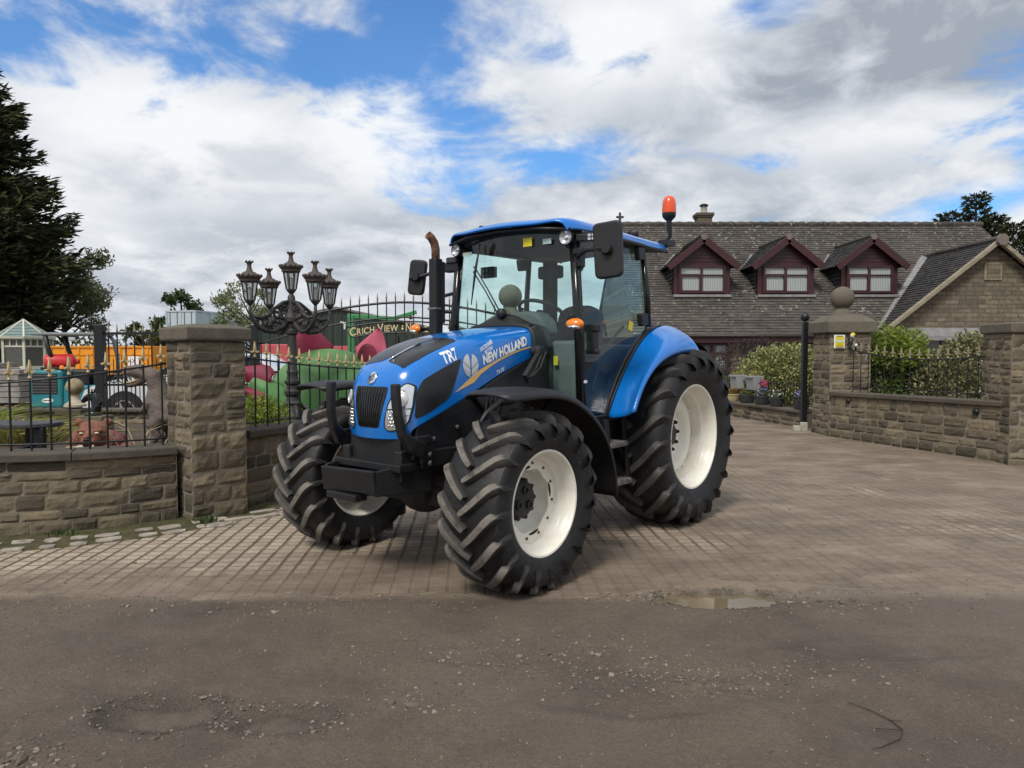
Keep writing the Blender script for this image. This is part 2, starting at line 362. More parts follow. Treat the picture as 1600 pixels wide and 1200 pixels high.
g = MB(); g.add([(-400, -400, -.10), (400, -400, -.10), (400, 900, -.10), (-400, 900, -.10)], [(0, 1, 2, 3)])
tag(g.build('ground', M_GRASSY), kind='structure')
g = MB(); g.add([(-40, 4.1, -.012), (.72, 4.1, -.012), (.85, 4.44, -.012), (1.65, 4.44, -.012), (1.8, 4.1, -.012), (40, 4.1, -.012), (40, 30, -.012), (-40, 30, -.012)], [(0, 1, 2, 3, 4, 5, 6, 7)])
tag(g.build('paving', M_PAVE, loc=(0, 0, .012)), kind='structure')
POT = [(-1.43, 2.86, .24, .13, .036), (-.93, 2.82, .19, .1, .026), (1.24, 4.22, .34, .13, .060), (-2.05, 2.6, .2, .12, .018), (.55, 2.95, .35, .12, .012), (.95, 3.3, .5, .14, .010), (-.1, 3.4, .3, .09, .010), (2.0, 3.5, .4, .12, .01)]
def road_z(x, y):
    z = .014 + .010 * fbm(x * .9, y * .9, 2.) + .0045 * fbm(x * 6, y * 6, 5., 5)
    for px, py, rx, ry, d in POT:
        q = math.hypot((x - px) / rx, (y - py) / ry) + .28 * fbm(x * 5, y * 5, 9.)
        if q < 1.5: 
            t = max(0., min(1., (1.25 - q) / .5)); z -= d * t * t * (3 - 2 * t); z += .012 * math.exp(-((q - 1.3) / .22) ** 2) * (.5 + .5 * fbm(x * 22, y * 22, 3.))
    e = y - (4.33 + .13 * fbm(x * .9, 0., 4.) + .05 * fbm(x * 5, y * 5, 6.) + .20 * math.exp(-((x - 1.24) / .62) ** 4) + (.0 if x < 1. else .1 * (x - 1.)))
    z -= max(0., (e + .16)) * .09
    return z
def axis(a, b, fa, fb, fine, coarse):
    v = [a]
    while v[-1] < b: v.append(v[-1] + (fine if fa <= v[-1] <= fb else coarse))
    return v
xs = axis(-14, 14, -3.6, 3.6, .024, .4); ys = axis(-8, 4.9, 2.2, 4.9, .022, .4)
rows = [[(x, y, road_z(x, y)) for x in xs] for y in ys]
def hole_tone(x, y):            # gritty dark rim, pale dusty bottom of each pothole
    o = 0.
    for px, py, rx, ry, d in POT:
        q = math.hypot((x - px) / rx, (y - py) / ry) + .35 * fbm(x * 6, y * 6, 9.); k = min(1., d / .03)
        if q < .8: o = max(o, (.5 + .5 * min(1., (.85 - q) / .5) * (.75 + .6 * fbm(x * 9, y * 9, 2.))) * (1. if k > .8 else 0.))
        if q < 1.7: o = max(o, .5 * k * math.exp(-((q - 1.05) / .30) ** 2) * (.55 + .7 * max(0., fbm(x * 14, y * 14, 4.) + .4)))
    return min(1., o)
g = MB(); g.grid(rows); g.t = [hole_tone(x, y) if y < 4.5 and -3.6 < x < 3.6 else 0. for x, y, z in g.v]
tag(g.build('road', M_ROAD, smooth=True, tone=True), kind='structure')
M_WATER = mat('muddy_water', (.16, .125, .075), .03, var=.05, scale=3, spec=.6)
g = MB(); n = 40; g.add([(1.24 + .42 * math.cos(2*PI*k/n), 4.225 + .17 * math.sin(2*PI*k/n), -.008) for k in range(n)], [tuple(range(n))])
tag(g.build('puddle', M_WATER), kind='structure')

# loose stones: one sheet of gravel nobody could count
def gravel(name, pts, sizes, m):
    ico = [(0, 0, -1), (.72, -.53, -.45), (-.28, -.85, -.45), (-.89, 0, -.45), (-.28, .85, -.45), (.72, .53, -.45), (.28, -.85, .45), (-.72, -.53, .45), (-.72, .53, .45), (.28, .85, .45), (.89, 0, .45), (0, 0, 1)]
    fc = [(0,1,2),(1,0,5),(0,2,3),(0,3,4),(0,4,5),(1,5,10),(2,1,6),(3,2,7),(4,3,8),(5,4,9),(1,10,6),(2,6,7),(3,7,8),(4,8,9),(5,9,10),(6,10,11),(7,6,11),(8,7,11),(9,8,11),(10,9,11)]
    I = np.array(ico); Fc = np.array(fc); k = len(pts)
    V = I[None] * nr.uniform(.6, 1.25, (k, 12, 1)); sc = sizes[:, None, None] * np.stack([nr.uniform(.7, 1.4, k), nr.uniform(.7, 1.4, k), nr.uniform(.45, .85, k)], 1)[:, None]
    a = nr.uniform(0, 6.28, k); ca, sa = np.cos(a), np.sin(a); V = V * sc
    V = np.stack([V[..., 0]*ca[:, None] - V[..., 1]*sa[:, None], V[..., 0]*sa[:, None] + V[..., 1]*ca[:, None], V[..., 2]], -1) + pts[:, None]
    T = V[:, Fc].reshape(-1, 3, 3); o = quads_obj(name, T, np.repeat(nr.uniform(0, 1, k) ** 1.6, 20), m, n=3); return o
M_GRAV = leaf_mat('gravel_stone', (.10, .082, .066), (.26, .222, .18), .85, 0.)
P = []; S = []
def scat(k, fx, size, spread=1.):
    for _ in range(k):
        x, y = fx(); P.append((x, y, (road_z(x, y) if y < 4.5 else .0) + .001)); S.append(size * rnd.uniform(.35, 1.) * (1 + (rnd.random() < .06) * 1.2))
scat(3000, lambda: ((lambda y: (rnd.uniform(-1, 1) * (y * .75 + .3), y))(rnd.uniform(2.35, 4.4))), .0048)
scat(1700, lambda: ((lambda y: (rnd.uniform(-1, 1) * (y * .75 + .3), y))(4.3 + rnd.random() ** 2 * 4)), .006)
for px, py, rx, ry, d in POT[:3]:
    def ring():
        a = rnd.uniform(0, 6.28); q = rnd.gauss(1.2, .18); return px + rx*q*math.cos(a), py + ry*q*math.sin(a)
    scat(110, ring, .009)
scat(170, lambda: (rnd.gauss(1.75, .28), rnd.gauss(4.12, .1)), .011)
scat(160, lambda: (rnd.gauss(.85, .15), rnd.gauss(4.28, .05)), .012)
scat(50, lambda: (rnd.gauss(-.42, .12), rnd.gauss(2.95, .06)), .011)
scat(80, lambda: (rnd.gauss(-1.75, .12), rnd.gauss(2.52, .07)), .013)
scat(300, lambda: (rnd.gauss(.1, .45), rnd.gauss(3.42, .14)), .009)
scat(500, lambda: (rnd.gauss(.9, .4), rnd.gauss(3.2, .12)), .008)
scat(300, lambda: (rnd.gauss(-1.6, .8), rnd.gauss(4.1, .1)), .009)
tag(gravel('gravel', np.array(P), np.array(S), M_GRAV), 'loose pale grey gravel scattered over the dirt road and round the potholes', 'gravel', kind='stuff')
# the twig on the road
M_TWIG = mat('twig', (.05, .035, .025), .9)
t = MB(); tp = [(1.40, 2.93), (1.46, 2.87), (1.505, 2.79), (1.515, 2.72), (1.47, 2.655), (1.37, 2.60), (1.33, 2.585)]
t.tube([(x, y, road_z(x, y) + .008) for x, y in tp], [.0015, .0022, .0026, .0026, .0024, .002, .0015], 6)
t.tube([(1.515, 2.72, road_z(1.515, 2.72) + .008), (1.44, 2.70, road_z(1.44, 2.7) + .02), (1.41, 2.72, road_z(1.41, 2.72) + .012)], .002, 5)
t.tube([(1.50, 2.79, road_z(1.5, 2.79) + .008), (1.53, 2.76, road_z(1.53, 2.76) + .022)], .002, 5)
tag(t.build('twig', M_TWIG, smooth=True), 'thin dark bent twig lying on the dirt road', 'twig')
# ------------------------------------------------------------------ tractor
TX, TY, TTH = .8438, 6.8146, .6881
WB, YF, YR, RF, RR_, ZF, ZR = 2.285, .867, .743, .575, .775, .555, .755
M_BLUE = mat('blue_paint', (.002, .165, .58), .22, var=.05, scale=3, coat=.6, dirt=(.03, .13, .45), dirt_amt=.18, dirt_scale=5)
M_BLK = mat('black_plastic', (.008, .0085, .010), .5, var=.25, scale=9, bump=.06, bscale=120, dirt=(.035, .032, .028), dirt_amt=.22, dirt_scale=4)
M_BLKG = mat('black_gloss', (.008, .009, .010), .16, var=.1)
M_CHAS = mat('oily_chassis', (.011, .0115, .013), .55, var=.5, scale=7, bump=.2, bscale=30, dirt=(.03, .028, .026), dirt_amt=.35, dirt_scale=5)
M_RIM = mat('cream_wheel_paint', (.86, .83, .74), .36, var=.04, scale=4, dirt=(.55, .48, .37), dirt_amt=.3, dirt_scale=6)
M_TYRE = mat('tyre_rubber', (.0085, .0085, .009), .58, var=.3, scale=8, bump=.12, bscale=60, dirt=(.04, .036, .033), dirt_amt=.28, dirt_scale=7)
def scuffs(m, amt=.55, sc=7.):
    """thin pale scratches over the rubber"""
    nt = m.node_tree; N = nt.nodes; b = N['Principled BSDF']; src = b.inputs['Base Color'].links[0].from_socket
    tc = N.new('ShaderNodeTexCoord'); n = N.new('ShaderNodeTexNoise'); n.inputs['Scale'].default_value = sc; n.inputs['Detail'].default_value = 3; n.inputs['Distortion'].default_value = 1.5; _link(nt, tc.outputs['Object'], n.inputs['Vector'])
    a = N.new('ShaderNodeMath'); a.operation = 'SUBTRACT'; a.inputs[1].default_value = .5; _link(nt, n.outputs['Fac'], a.inputs[0]); c = N.new('ShaderNodeMath'); c.operation = 'ABSOLUTE'; _link(nt, a.outputs[0], c.inputs[0])
    r = N.new('ShaderNodeMapRange'); r.inputs['From Min'].default_value = .006; r.inputs['From Max'].default_value = .001; r.inputs['To Max'].default_value = amt; _link(nt, c.outputs[0], r.inputs['Value'])
    n2 = N.new('ShaderNodeTexNoise'); n2.inputs['Scale'].default_value = 5; n2.inputs['Detail'].default_value = 4; _link(nt, tc.outputs['Object'], n2.inputs['Vector']); r2 = N.new('ShaderNodeMapRange'); r2.inputs['From Min'].default_value = .5; r2.inputs['From Max'].default_value = .62; _link(nt, n2.outputs['Fac'], r2.inputs['Value'])
    p = N.new('ShaderNodeMath'); p.operation = 'MULTIPLY'; _link(nt, r.outputs[0], p.inputs[0]); _link(nt, r2.outputs[0], p.inputs[1])
    mx = N.new('ShaderNodeMix'); mx.data_type = 'RGBA'; _link(nt, p.outputs[0], mx.inputs['Factor']); _link(nt, src, mx.inputs[6]); mx.inputs[7].default_value = (.16, .15, .14, 1); _link(nt, mx.outputs[2], b.inputs['Base Color'])
scuffs(M_TYRE)
M_LUG = mat('tyre_tread_rubber', (.0095, .009, .009), .7, var=.3, scale=12, bump=.3, bscale=70, attr='tone', attr_col=(.175, .156, .134), dirt=(.018, .016, .015), dirt_amt=.85, dirt_scale=9)
M_LUGR = mat('rear_tread_rubber', (.0095, .009, .009), .6, var=.3, scale=12, bump=.3, bscale=70, attr='tone', attr_col=(.062, .056, .050), dirt=(.012, .011, .011), dirt_amt=.9, dirt_scale=7)
M_CHROME = mat('chrome', (.75, .76, .78), .12, 1., var=.02)
M_SILV = mat('silver_print', (.62, .64, .66), .35, .3, var=.04)
M_WHITE = mat('white_print', (.82, .83, .84), .45, var=.03)
M_GOLDP = mat('gold_print', (.80, .52, .17), .4, var=.04)
M_GLASS = glass_mat('tinted_cab_glass', (.84, .985, .955), 1.35, 1.5, film=.02)
M_SGLASS = glass_mat('dark_engine_mesh', (.10, .11, .12), .8, 1.45, rough=.05, film=.5, film_col=(.012, .012, .013))
M_LENS = glass_mat('clear_lens', (.93, .94, .95), 1.2, 1.5)
M_REFL = mat('lamp_reflector', (.8, .81, .83), .22, .85, var=.05, scale=30, bump=.04, bscale=40)
M_AMB = mat('amber_lens', (.85, .22, .01), .22, var=.1, scale=30, bump=.15, bscale=90, coat=.5)
M_BEAC = mat('orange_beacon_lens', (.78, .085, .012), .25, var=.12, scale=8, coat=.5)
M_RUST = mat('rusty_steel', (.17, .085, .05), .75, .3, var=.4, scale=14, bump=.4, bscale=60)
M_SEAT = mat('grey_seat_fabric', (.05, .05, .05), .85, var=.2, scale=20)
M_CABIN = mat('cab_trim', (.10, .115, .115), .7, var=.1)
M_CABD = mat('dark_cab_trim', (.028, .03, .031), .7, var=.1)
M_YEL = mat('yellow_sticker', (.72, .58, .03), .5, var=.05)
M_STEEL = mat('worn_step_steel', (.22, .21, .2), .5, .7, var=.3, scale=20)

trac = empty('tractor', (TX, TY, 0), 'blue farm tractor with cream wheels parked across the paved yard entrance', 'tractor', rz=math.atan2(-math.cos(TTH), -math.sin(TTH)))

def tyre_mb(Rt, W, rimR, rimW, lug):
    pr = [(rimR - .012, rimW - .03), (rimR + .004, rimW), (rimR + .03, rimW + .016), (rimR + (Rt - rimR)*.3, W*.985), (rimR + (Rt - rimR)*.52, W*1.02), (rimR + (Rt - rimR)*.7, W*1.0), (Rt - lug*1.75, W*.95), (Rt - lug*1.22, W*.80), (Rt - lug*1.03, W*.5), (Rt - lug, 0)]
    full = pr + [(r, -h) for r, h in pr[-2::-1]]
    return MB().lathe(full + [full[0]], 96, Matrix.Rotation(-PI/2, 4, 'X'))
def lugs_mb(Rt, W, lug, n, sweep, wid):
    g = MB()
    for s in (1, -1):
        for k in range(n):
            p0 = 2*PI*(k + (0 if s > 0 else .5)) / n + rnd.uniform(-.006, .006); sec = []
            T = [0, .08, .25, .45, .65, .82, .94, 1.0, 1.05, 1.085]
            for t in T:
                y = s * (-.012 + min(t, 1.) * (W * .965 + .012)) if t <= 1 else s * (W * .965 + (t - 1) * .35 * W)
                phi = p0 + sweep * (t * .72 + .28 * t * t)
                ct = Rt - .022 * (abs(y) / W) ** 2.2 - (.03 * max(0, t - .9) / .1 if t <= 1 else .03 + (t - 1) / .085 * lug * 1.5)
                wd = wid * (.86 + .35 * t) * (1. if .02 < t < 1.06 else .7)
                sec.append((y, phi, ct, wd))
            for i, (y, phi, rt, wd) in enumerate(sec):
                a = sec[max(i-1, 0)]; b = sec[min(i+1, len(sec)-1)]
                dy, dp = b[0] - a[0], (b[1] - a[1]) * Rt; L = math.hypot(dy, dp); ny, np_ = -dp / L, dy / L
                ring = []
                for q, rad, tn in ((-.5, rt - lug*1.35, 0.), (-.37, rt - .004, .25), (-.31, rt, 1.), (.31, rt, 1.), (.37, rt - .004, .25), (.5, rt - lug*1.35, 0.)):
                    if q in (-.5, .5): q *= 1.25
                    yy = y + ny * q * wd * 1.0; ph = phi + np_ * q * wd / Rt
                    ring.append(((rad * math.cos(ph), yy, rad * math.sin(ph)), tn * (.0 if T[i] > 1.02 else 1.)))
                o = len(g.v)
                for p, tn in ring: g.v.append(p); g.t.append(tn * (.75 + .25 * rnd.random()))
                if i:
                    for q in range(5): g.f.append((o - 6 + q, o - 5 + q, o + q + 1, o + q))
                if i in (0, len(sec) - 1): g.f.append(tuple(o + q for q in range(6)))
    return g
MY = Matrix.Rotation(-PI/2, 4, 'X')         # lathe axis -> +Y (outward)
def front_rim(s):
    M = Matrix.Diagonal((1, s, 1, 1)) @ MY; g = MB()
    g.lathe([(.335, .178), (.338, .186), (.330, .194), (.318, .192), (.312, .176), (.300, .164), (.296, .12), (.290, .10), (.268, .085), (.265, .03), (.266, -.06), (.292, -.10), (.3, -.165), (.318, -.19), (.335, -.186), (.33, -.178), (.308, -.16), (.300, -.10), (.274, -.065), (.274, .08), (.298, .1), (.305, .16), (.322, .178), (.335, .178)], 64, M)
    ring = []                                # wavy bolt ring
    N_ = 96; o1 = []; o2 = []; o3 = []
    for k in range(N_):
        a = 2*PI*k/N_; lobe = .5 + .5*math.cos(8*a/1.0); ro = .268; ri = .205 - .012*lobe
        o1.append((ro*math.cos(a), ro*math.sin(a))); o2.append((ri*math.cos(a), ri*math.sin(a))); o3.append(a)
    for A, B, ha, hb in ((o1, o2, .058, .062), (o2, o2, .062, .045)):
        g.grid([[M @ Vector((x, y, ha)) for x, y in A], [M @ Vector((x, y, hb)) for x, y in B]], closed=True)
    g.lathe([(.212, .046), (.203, .040), (.196, .0), (.185, -.03), (.165, -.045), (.10, -.05), (.085, -.05)], 64, M)
    return g
def rear_rim(s):
    M = Matrix.Diagonal((1, s, 1, 1)) @ MY; g = MB()
    g.lathe([(.456, .205), (.460, .214), (.452, .223), (.438, .221), (.432, .204), (.420, .19), (.414, .14), (.405, .115), (.378, .10), (.374, .0), (.376, -.1), (.41, -.14), (.42, -.19), (.44, -.222), (.458, -.215), (.45, -.2), (.43, -.185), (.42, -.13), (.386, -.095), (.384, .095), (.415, .12), (.426, .18), (.444, .205), (.456, .205)], 80, M)
    N_ = 96; o1 = []; o2 = []
    for k in range(N_):
        a = 2*PI*k/N_; lobe = max(0., math.cos(4*a)); o1.append((.376*math.cos(a), .376*math.sin(a))); r = .318 + .022*lobe; o2.append((r*math.cos(a), r*math.sin(a)))
    g.grid([[M @ Vector((x, y, .0)) for x, y in o1], [M @ Vector((x, y, .012)) for x, y in o2], [M @ Vector((x*.985, y*.985, .03)) for x, y in o2]], closed=True)
    g.lathe([(.322, .028), (.31, .034), (.26, .026), (.24, .008), (.215, -.035), (.17, -.046), (.11, -.046), (.09, -.046)], 72, M)
    return g
def bolts(r, n, y, s, br, h, m, parent, phase=0.):
    o = None
    for k in range(n):
        a = 2*PI*k/n + phase
        if o is None: c = o = MB().lathe([(br, 0), (br*.95, h*.75), (br*.7, h), (0, h)], 6, Matrix.Diagonal((1, s, 1, 1)) @ MY).build('rim_bolt', m, parent)
        else: c = o.copy(); C.objects.link(c)
        c.location = (r*math.cos(a), s*y, r*math.sin(a))
M_HOLE = mat('dark_hole', (.02, .018, .015), .9)
def hub_front(s):
    M = Matrix.Diagonal((1, s, 1, 1)) @ MY; g = MB()
    g.lathe([(.135, -.06), (.135, -.035), (.118, -.028), (.118, .005), (.105, .018), (.06, .022), (0, .022)], 32, M)
    for k in range(10):
        a = 2*PI*k/10; g.lathe([(.015, -.04), (.015, .006), (.008, .012), (0, .012)], 8, M @ Matrix.Translation((.122*math.cos(a), .122*math.sin(a), 0)))
    for k in range(3):
        a = 2*PI*k/3 + .4; g.lathe([(.03, .02), (.03, .032), (.018, .034), (.014, .024), (0, .024)], 14, M @ Matrix.Translation((.062*math.cos(a), .062*math.sin(a), 0)))
    return g
def hub_rear(s):
    M = Matrix.Diagonal((1, s, 1, 1)) @ MY; g = MB()
    g.lathe([(.105, -.03), (.105, -.012), (.095, -.004), (0, -.004)], 28, M)
    for k in range(10):
        a = 2*PI*k/10 + .1; g.lathe([(.019, -.012), (.019, .006), (.013, .028), (.006, .034), (0, .034)], 8, M @ Matrix.Translation((.15*math.cos(a), .15*math.sin(a), -.035)))
    return g
ftyre = frtyre = None
def wheel(front, s):
    global ftyre, frtyre
    x, y, z = (WB, s*YF, ZF) if front else (0, s*YR, ZR)
    w_ = (hub_front if front else hub_rear)(s).build('wheel', M_BLK, trac, smooth=True, angle=R(35), loc=(x, y, z))
    proto = ftyre if front else frtyre
    if proto is None:
        if front: a = tyre_mb(RF, .215, .318, .185, .042); b = lugs_mb(RF, .215, .042, 19, .36, .056)
        else: a = tyre_mb(RR_, .262, .437, .212, .048); b = lugs_mb(RR_, .262, .048, 20, .34, .066)
        t = a.build('tyre', M_TYRE, w_, smooth=True); l = b.build('tyre_tread', M_LUG if front else M_LUGR, w_, tone=True, smooth=True, angle=R(32))
        if front: ftyre = (t, l)
        else: frtyre = (t, l)
    else:
        for o in proto: c = o.copy(); C.objects.link(c); c.parent = w_; c.rotation_euler.y = .37
    r = (front_rim if front else rear_rim)(s).build('rim', M_RIM, w_, smooth=True, angle=R(40))
    if front:
        bolts(.237, 12, .0595, s, .010, .008, M_RUST, w_, .12)
        # slots between the ring lobes
        M = Matrix.Diagonal((1, s, 1, 1)) @ MY
        for k in range(4):
            g = MB(); a = PI/2*k + .2; vs = []
            for q in range(12):
                b_ = 2*PI*q/12; rr = .213 + .010*math.cos(b_); aa = a + .24*math.sin(b_); vs.append(M @ Vector((rr*math.cos(aa), rr*math.sin(aa), .0635)))
            g.add(vs, [tuple(range(12))]); g.build('rim_slot', M_HOLE, w_)
    else: bolts(.345, 8, .004, s, .014, .03, M_RIM, w_, .2)
    return w_
wheel(True, 1); wheel(True, -1); wheel(False, 1); wheel(False, -1)

# ---- hood: a fan of rows from the cab over the nose down to the lip
HALF = [  # (lower edge (x,y,z)), shoulder pts ..., centre top
    [(1.50,.345,1.455),(1.50,.352,1.53),(1.50,.345,1.62),(1.50,.300,1.672),(1.50,.18,1.684),(1.50,0,1.688)],
    [(1.56,.350,1.432),(1.60,.357,1.53),(1.62,.350,1.605),(1.62,.300,1.662),(1.62,.18,1.674),(1.62,0,1.678)],
    [(1.78,.350,1.365),(1.82,.357,1.48),(1.85,.350,1.565),(1.86,.295,1.632),(1.87,.18,1.648),(1.87,0,1.652)],
    [(2.00,.350,1.282),(2.06,.355,1.41),(2.10,.346,1.515),(2.12,.288,1.590),(2.13,.18,1.606),(2.13,0,1.608)],
    [(2.17,.348,1.205),(2.26,.350,1.35),(2.32,.338,1.465),(2.34,.275,1.542),(2.35,.17,1.556),(2.35,0,1.558)],
    [(2.40,.345,1.115),(2.48,.343,1.27),(2.52,.325,1.395),(2.54,.258,1.472),(2.55,.16,1.488),(2.55,0,1.490)],
    [(2.58,.338,1.046),(2.63,.330,1.19),(2.66,.302,1.320),(2.672,.235,1.392),(2.685,.15,1.408),(2.690,0,1.412)],
    [(2.665,.322,1.012),(2.700,.305,1.11),(2.718,.268,1.255),(2.738,.205,1.322),(2.755,.13,1.335),(2.763,0,1.338)],
    [(2.700,.312,.990),(2.726,.290,1.05),(2.748,.25,1.14),(2.775,.185,1.18),(2.795,.11,1.185),(2.803,0,1.188)],
    [(2.715,.306,.968),(2.738,.284,.985),(2.760,.243,1.01),(2.788,.175,1.02),(2.806,.10,1.022),(2.814,0,1.023)],
    [(2.700,.300,.945),(2.722,.278,.938),(2.745,.238,.930),(2.772,.17,.926),(2.790,.10,.924),(2.798,0,.923)],
]
rows = [[(x, -y, z) for x, y, z in r] + [(x, y, z) for x, y, z in r[-2::-1]] for r in HALF]
def ss_surface(rows, lv):
    g = MB().grid(rows); o = g.build('tmp', None, smooth=True, sub=lv); dg = bpy.context.evaluated_depsgraph_get(); dg.update()
    me = bpy.data.meshes.new_from_object(o.evaluated_get(dg)); bpy.data.objects.remove(o); return me
hm = ss_surface(rows, 4)
hood = bpy.data.objects.new('hood', hm); C.objects.link(hood); hood.parent = trac; hm.materials.append(M_BLUE)
for p in hm.polygons: p.use_smooth = True
md = hood.modifiers.new('s', 'SOLIDIFY'); md.thickness = .012; md.offset = -1
HB = BVHTree.FromPolygons([v.co.copy() for v in hm.vertices], [tuple(p.vertices) for p in hm.polygons])
def hit(p, d):
    r = HB.ray_cast(Vector(p), Vector(d)); return (r[0], r[1]) if r[0] is not None else (None, None)
def on_side(x, z, s=1, off=.003):
    p, n = hit((x, 1.2*s, z), (0, -s, 0))
    if p is None: return Vector((x, s*.34, z))
    if n.y * s < 0: n = -n
    return p + n * off
def on_front(y, z, off=.003):
    p, n = hit((4, y, z), (-1, 0, 0))
    if p is None: return Vector((2.7, y, z))
    if n.x < 0: n = -n
    return p + n * off
def on_top(x, y, off=.003):
    p, n = hit((x, y, 3), (0, 0, -1))
    if p is None: return Vector((x, y, 1.6))
    if n.z < 0: n = -n
    return p + n * off
def fill(poly, step):
    """triangulated 2D polygon with inner points so it can follow a curved surface"""
    bm = bmesh.new(); pts = []
    n = len(poly)
    for i in range(n):
        a, b = Vector(poly[i]), Vector(poly[(i+1) % n]); k = max(1, int((b - a).length / step))
        for j in range(k): pts.append(a.lerp(b, j / k))
    f = bm.faces.new([bm.verts.new((p.x, p.y, 0)) for p in pts])
    xs_ = [p.x for p in pts]; ys_ = [p.y for p in pts]
    bmesh.ops.triangulate(bm, faces=[f])
    for ax, lo, hi in ((0, min(xs_), max(xs_)), (1, min(ys_), max(ys_))):
        c = lo + step
        while c < hi - step * .3:
            co = [0, 0, 0]; no = [0, 0, 0]; co[ax] = c; no[ax] = 1
            bmesh.ops.bisect_plane(bm, geom=bm.verts[:] + bm.edges[:] + bm.faces[:], plane_co=co, plane_no=no); c += step
    bm.verts.ensure_lookup_table(); bm.verts.index_update()
    vs = [(v.co.x, v.co.y) for v in bm.verts]; fs = [tuple(v.index for v in f.verts) for f in bm.faces]; bm.free(); return vs, fs
def patch(name, poly, fn, m, parent, step=.025, off=.003, rim=None):
    vs, fs = fill(poly, step); g = MB(); g.add([fn(a, b, off) for a, b in vs], fs)
    return g.build(name, m, parent, smooth=True)
def rounded(poly, r=.02, k=5):
    out = []; n = len(poly)
    for i in range(n):
        p0, p1, p2 = Vector(poly[i-1]), Vector(poly[i]), Vector(poly[(i+1) % n])
        a = p1 + (p0 - p1).normalized() * min(r, (p0 - p1).length * .45); b = p1 + (p2 - p1).normalized() * min(r, (p2 - p1).length * .45)
        for j in range(k + 1):
            t = j / k; out.append(tuple(a*(1-t)**2 + p1*2*t*(1-t) + b*t*t))
    return out
def frame_strip(name, poly, fn, w_, m, parent, off=.004):
    n = len(poly); c = sum((Vector(p) for p in poly), Vector((0, 0))) / n; g = MB(); a = []; b = []; o3 = []
    for i in range(n):
        p = Vector(poly[i]); t = (Vector(poly[(i+1) % n]) - Vector(poly[i-1])).normalized(); nn = Vector((t.y, -t.x))
        if nn.dot(p - c) < 0: nn = -nn
        a.append(fn(*(p + nn*w_), .0015)); o3.append(fn(*(p + nn*w_*.5), off + .004)); b.append(fn(*p, off))
    g.grid([a, o3, b], closed=True); return g.build(name, m, parent, smooth=True)
M_ESM = mat('engine_side_mesh', (.012, .012, .013), .35, var=.5, scale=9, bump=.15, bscale=200)
SG = [(2.684,1.056),(2.660,1.233),(2.605,1.309),(2.456,1.376),(2.275,1.446),(2.375,1.227),(2.414,1.176),(2.552,1.107)]
for s in (1, -1):
    fn = lambda a, b, off, s=s: on_side(a, b, s, off)
    patch('side_grille', rounded(SG, .03), fn, M_ESM, hood)
GR = rounded([(-.158,1.262),(.158,1.262),(.150,1.20),(.100,.998),(-.100,.998),(-.150,1.20)], .02)
patch('front_grille', GR, on_front, M_BLKG, hood, .03)
g = MB()
for k in range(11):
    y = -.125 + .025*k; g.tube([on_front(y*(1 - .35*j/6), 1.255 - .25*j/6, .006) for j in range(7)], .0022, 5)
g.build('grille_slat', M_BLK, hood, smooth=True)
def HLs(s): return rounded([(s*a, b) for a, b in ((.150,1.04),(.172,1.15),(.205,1.225),(.262,1.285),(.296,1.268),(.300,1.15),(.292,1.045),(.268,1.004),(.185,.985),(.152,.998))], .015)
for s in (1, -1):
    h_ = patch('headlight', HLs(s), on_front, M_REFL, hood, .02, .002)
    frame_strip('headlight_bezel', HLs(s), on_front, .008, M_BLK, h_)
    p = on_front(s*.248, 1.185, .004); n_ = Vector((.86, s*.5, .12)).normalized()
    M = Matrix.Translation(p) @ n_.to_track_quat('Z', 'Y').to_matrix().to_4x4()
    MB().lathe([(.049, .0), (.049, .010), (.044, .012), (.040, .004), (.02, .010), (0, .012)], 24, M).build('headlight_bulb', M_SILV, h_, smooth=True, angle=R(30))
    MB().tube([on_front(s*a, b, .006) for a, b in ((.165,1.118),(.22,1.122),(.298,1.125))], .004, 6).build('headlight_divider', M_BLK, h_)
    g = MB()
    for k in range(5):
        for j in range(2):
            p = on_front(s*(.178 + .022*j + .012*(k % 2)), 1.015 + .022*k, .002); g.lathe([(.009, 0), (.007, .006), (0, .008)], 8, Matrix.Translation(p) @ Vector((1, s*.3, 0)).to_track_quat('Z', 'Y').to_matrix().to_4x4())
    g.build('headlight_led', M_CHROME, h_, smooth=True)
# top vents: two dark mesh panels with a blue tongue between
VL = rounded([(2.680,-.185),(2.662,-.03),(2.60,.02),(2.35,.06),(2.225,.07),(2.215,-.20),(2.40,-.21),(2.58,-.21)], .02)
VR = rounded([(2.685,.21),(2.665,.045),(2.61,.055),(2.36,.085),(2.225,.09),(2.24,.255),(2.40,.262),(2.58,.245)], .02)
M_VENT = mat('top_vent_mesh', (.012, .013, .015), .16, var=.4, scale=14, bump=.15, bscale=220)
patch('top_vent', VL, lambda a, b, off: on_top(a, b, off), M_VENT, hood)
patch('top_vent', VR, lambda a, b, off: on_top(a, b, off), M_VENT, hood)
MB().tube([on_top(x, y, .008) for x, y in ((2.655,.045),(2.60,.055),(2.50,.065),(2.40,.075))], .006, 6).build('vent_trim', M_CHROME, hood, smooth=True)
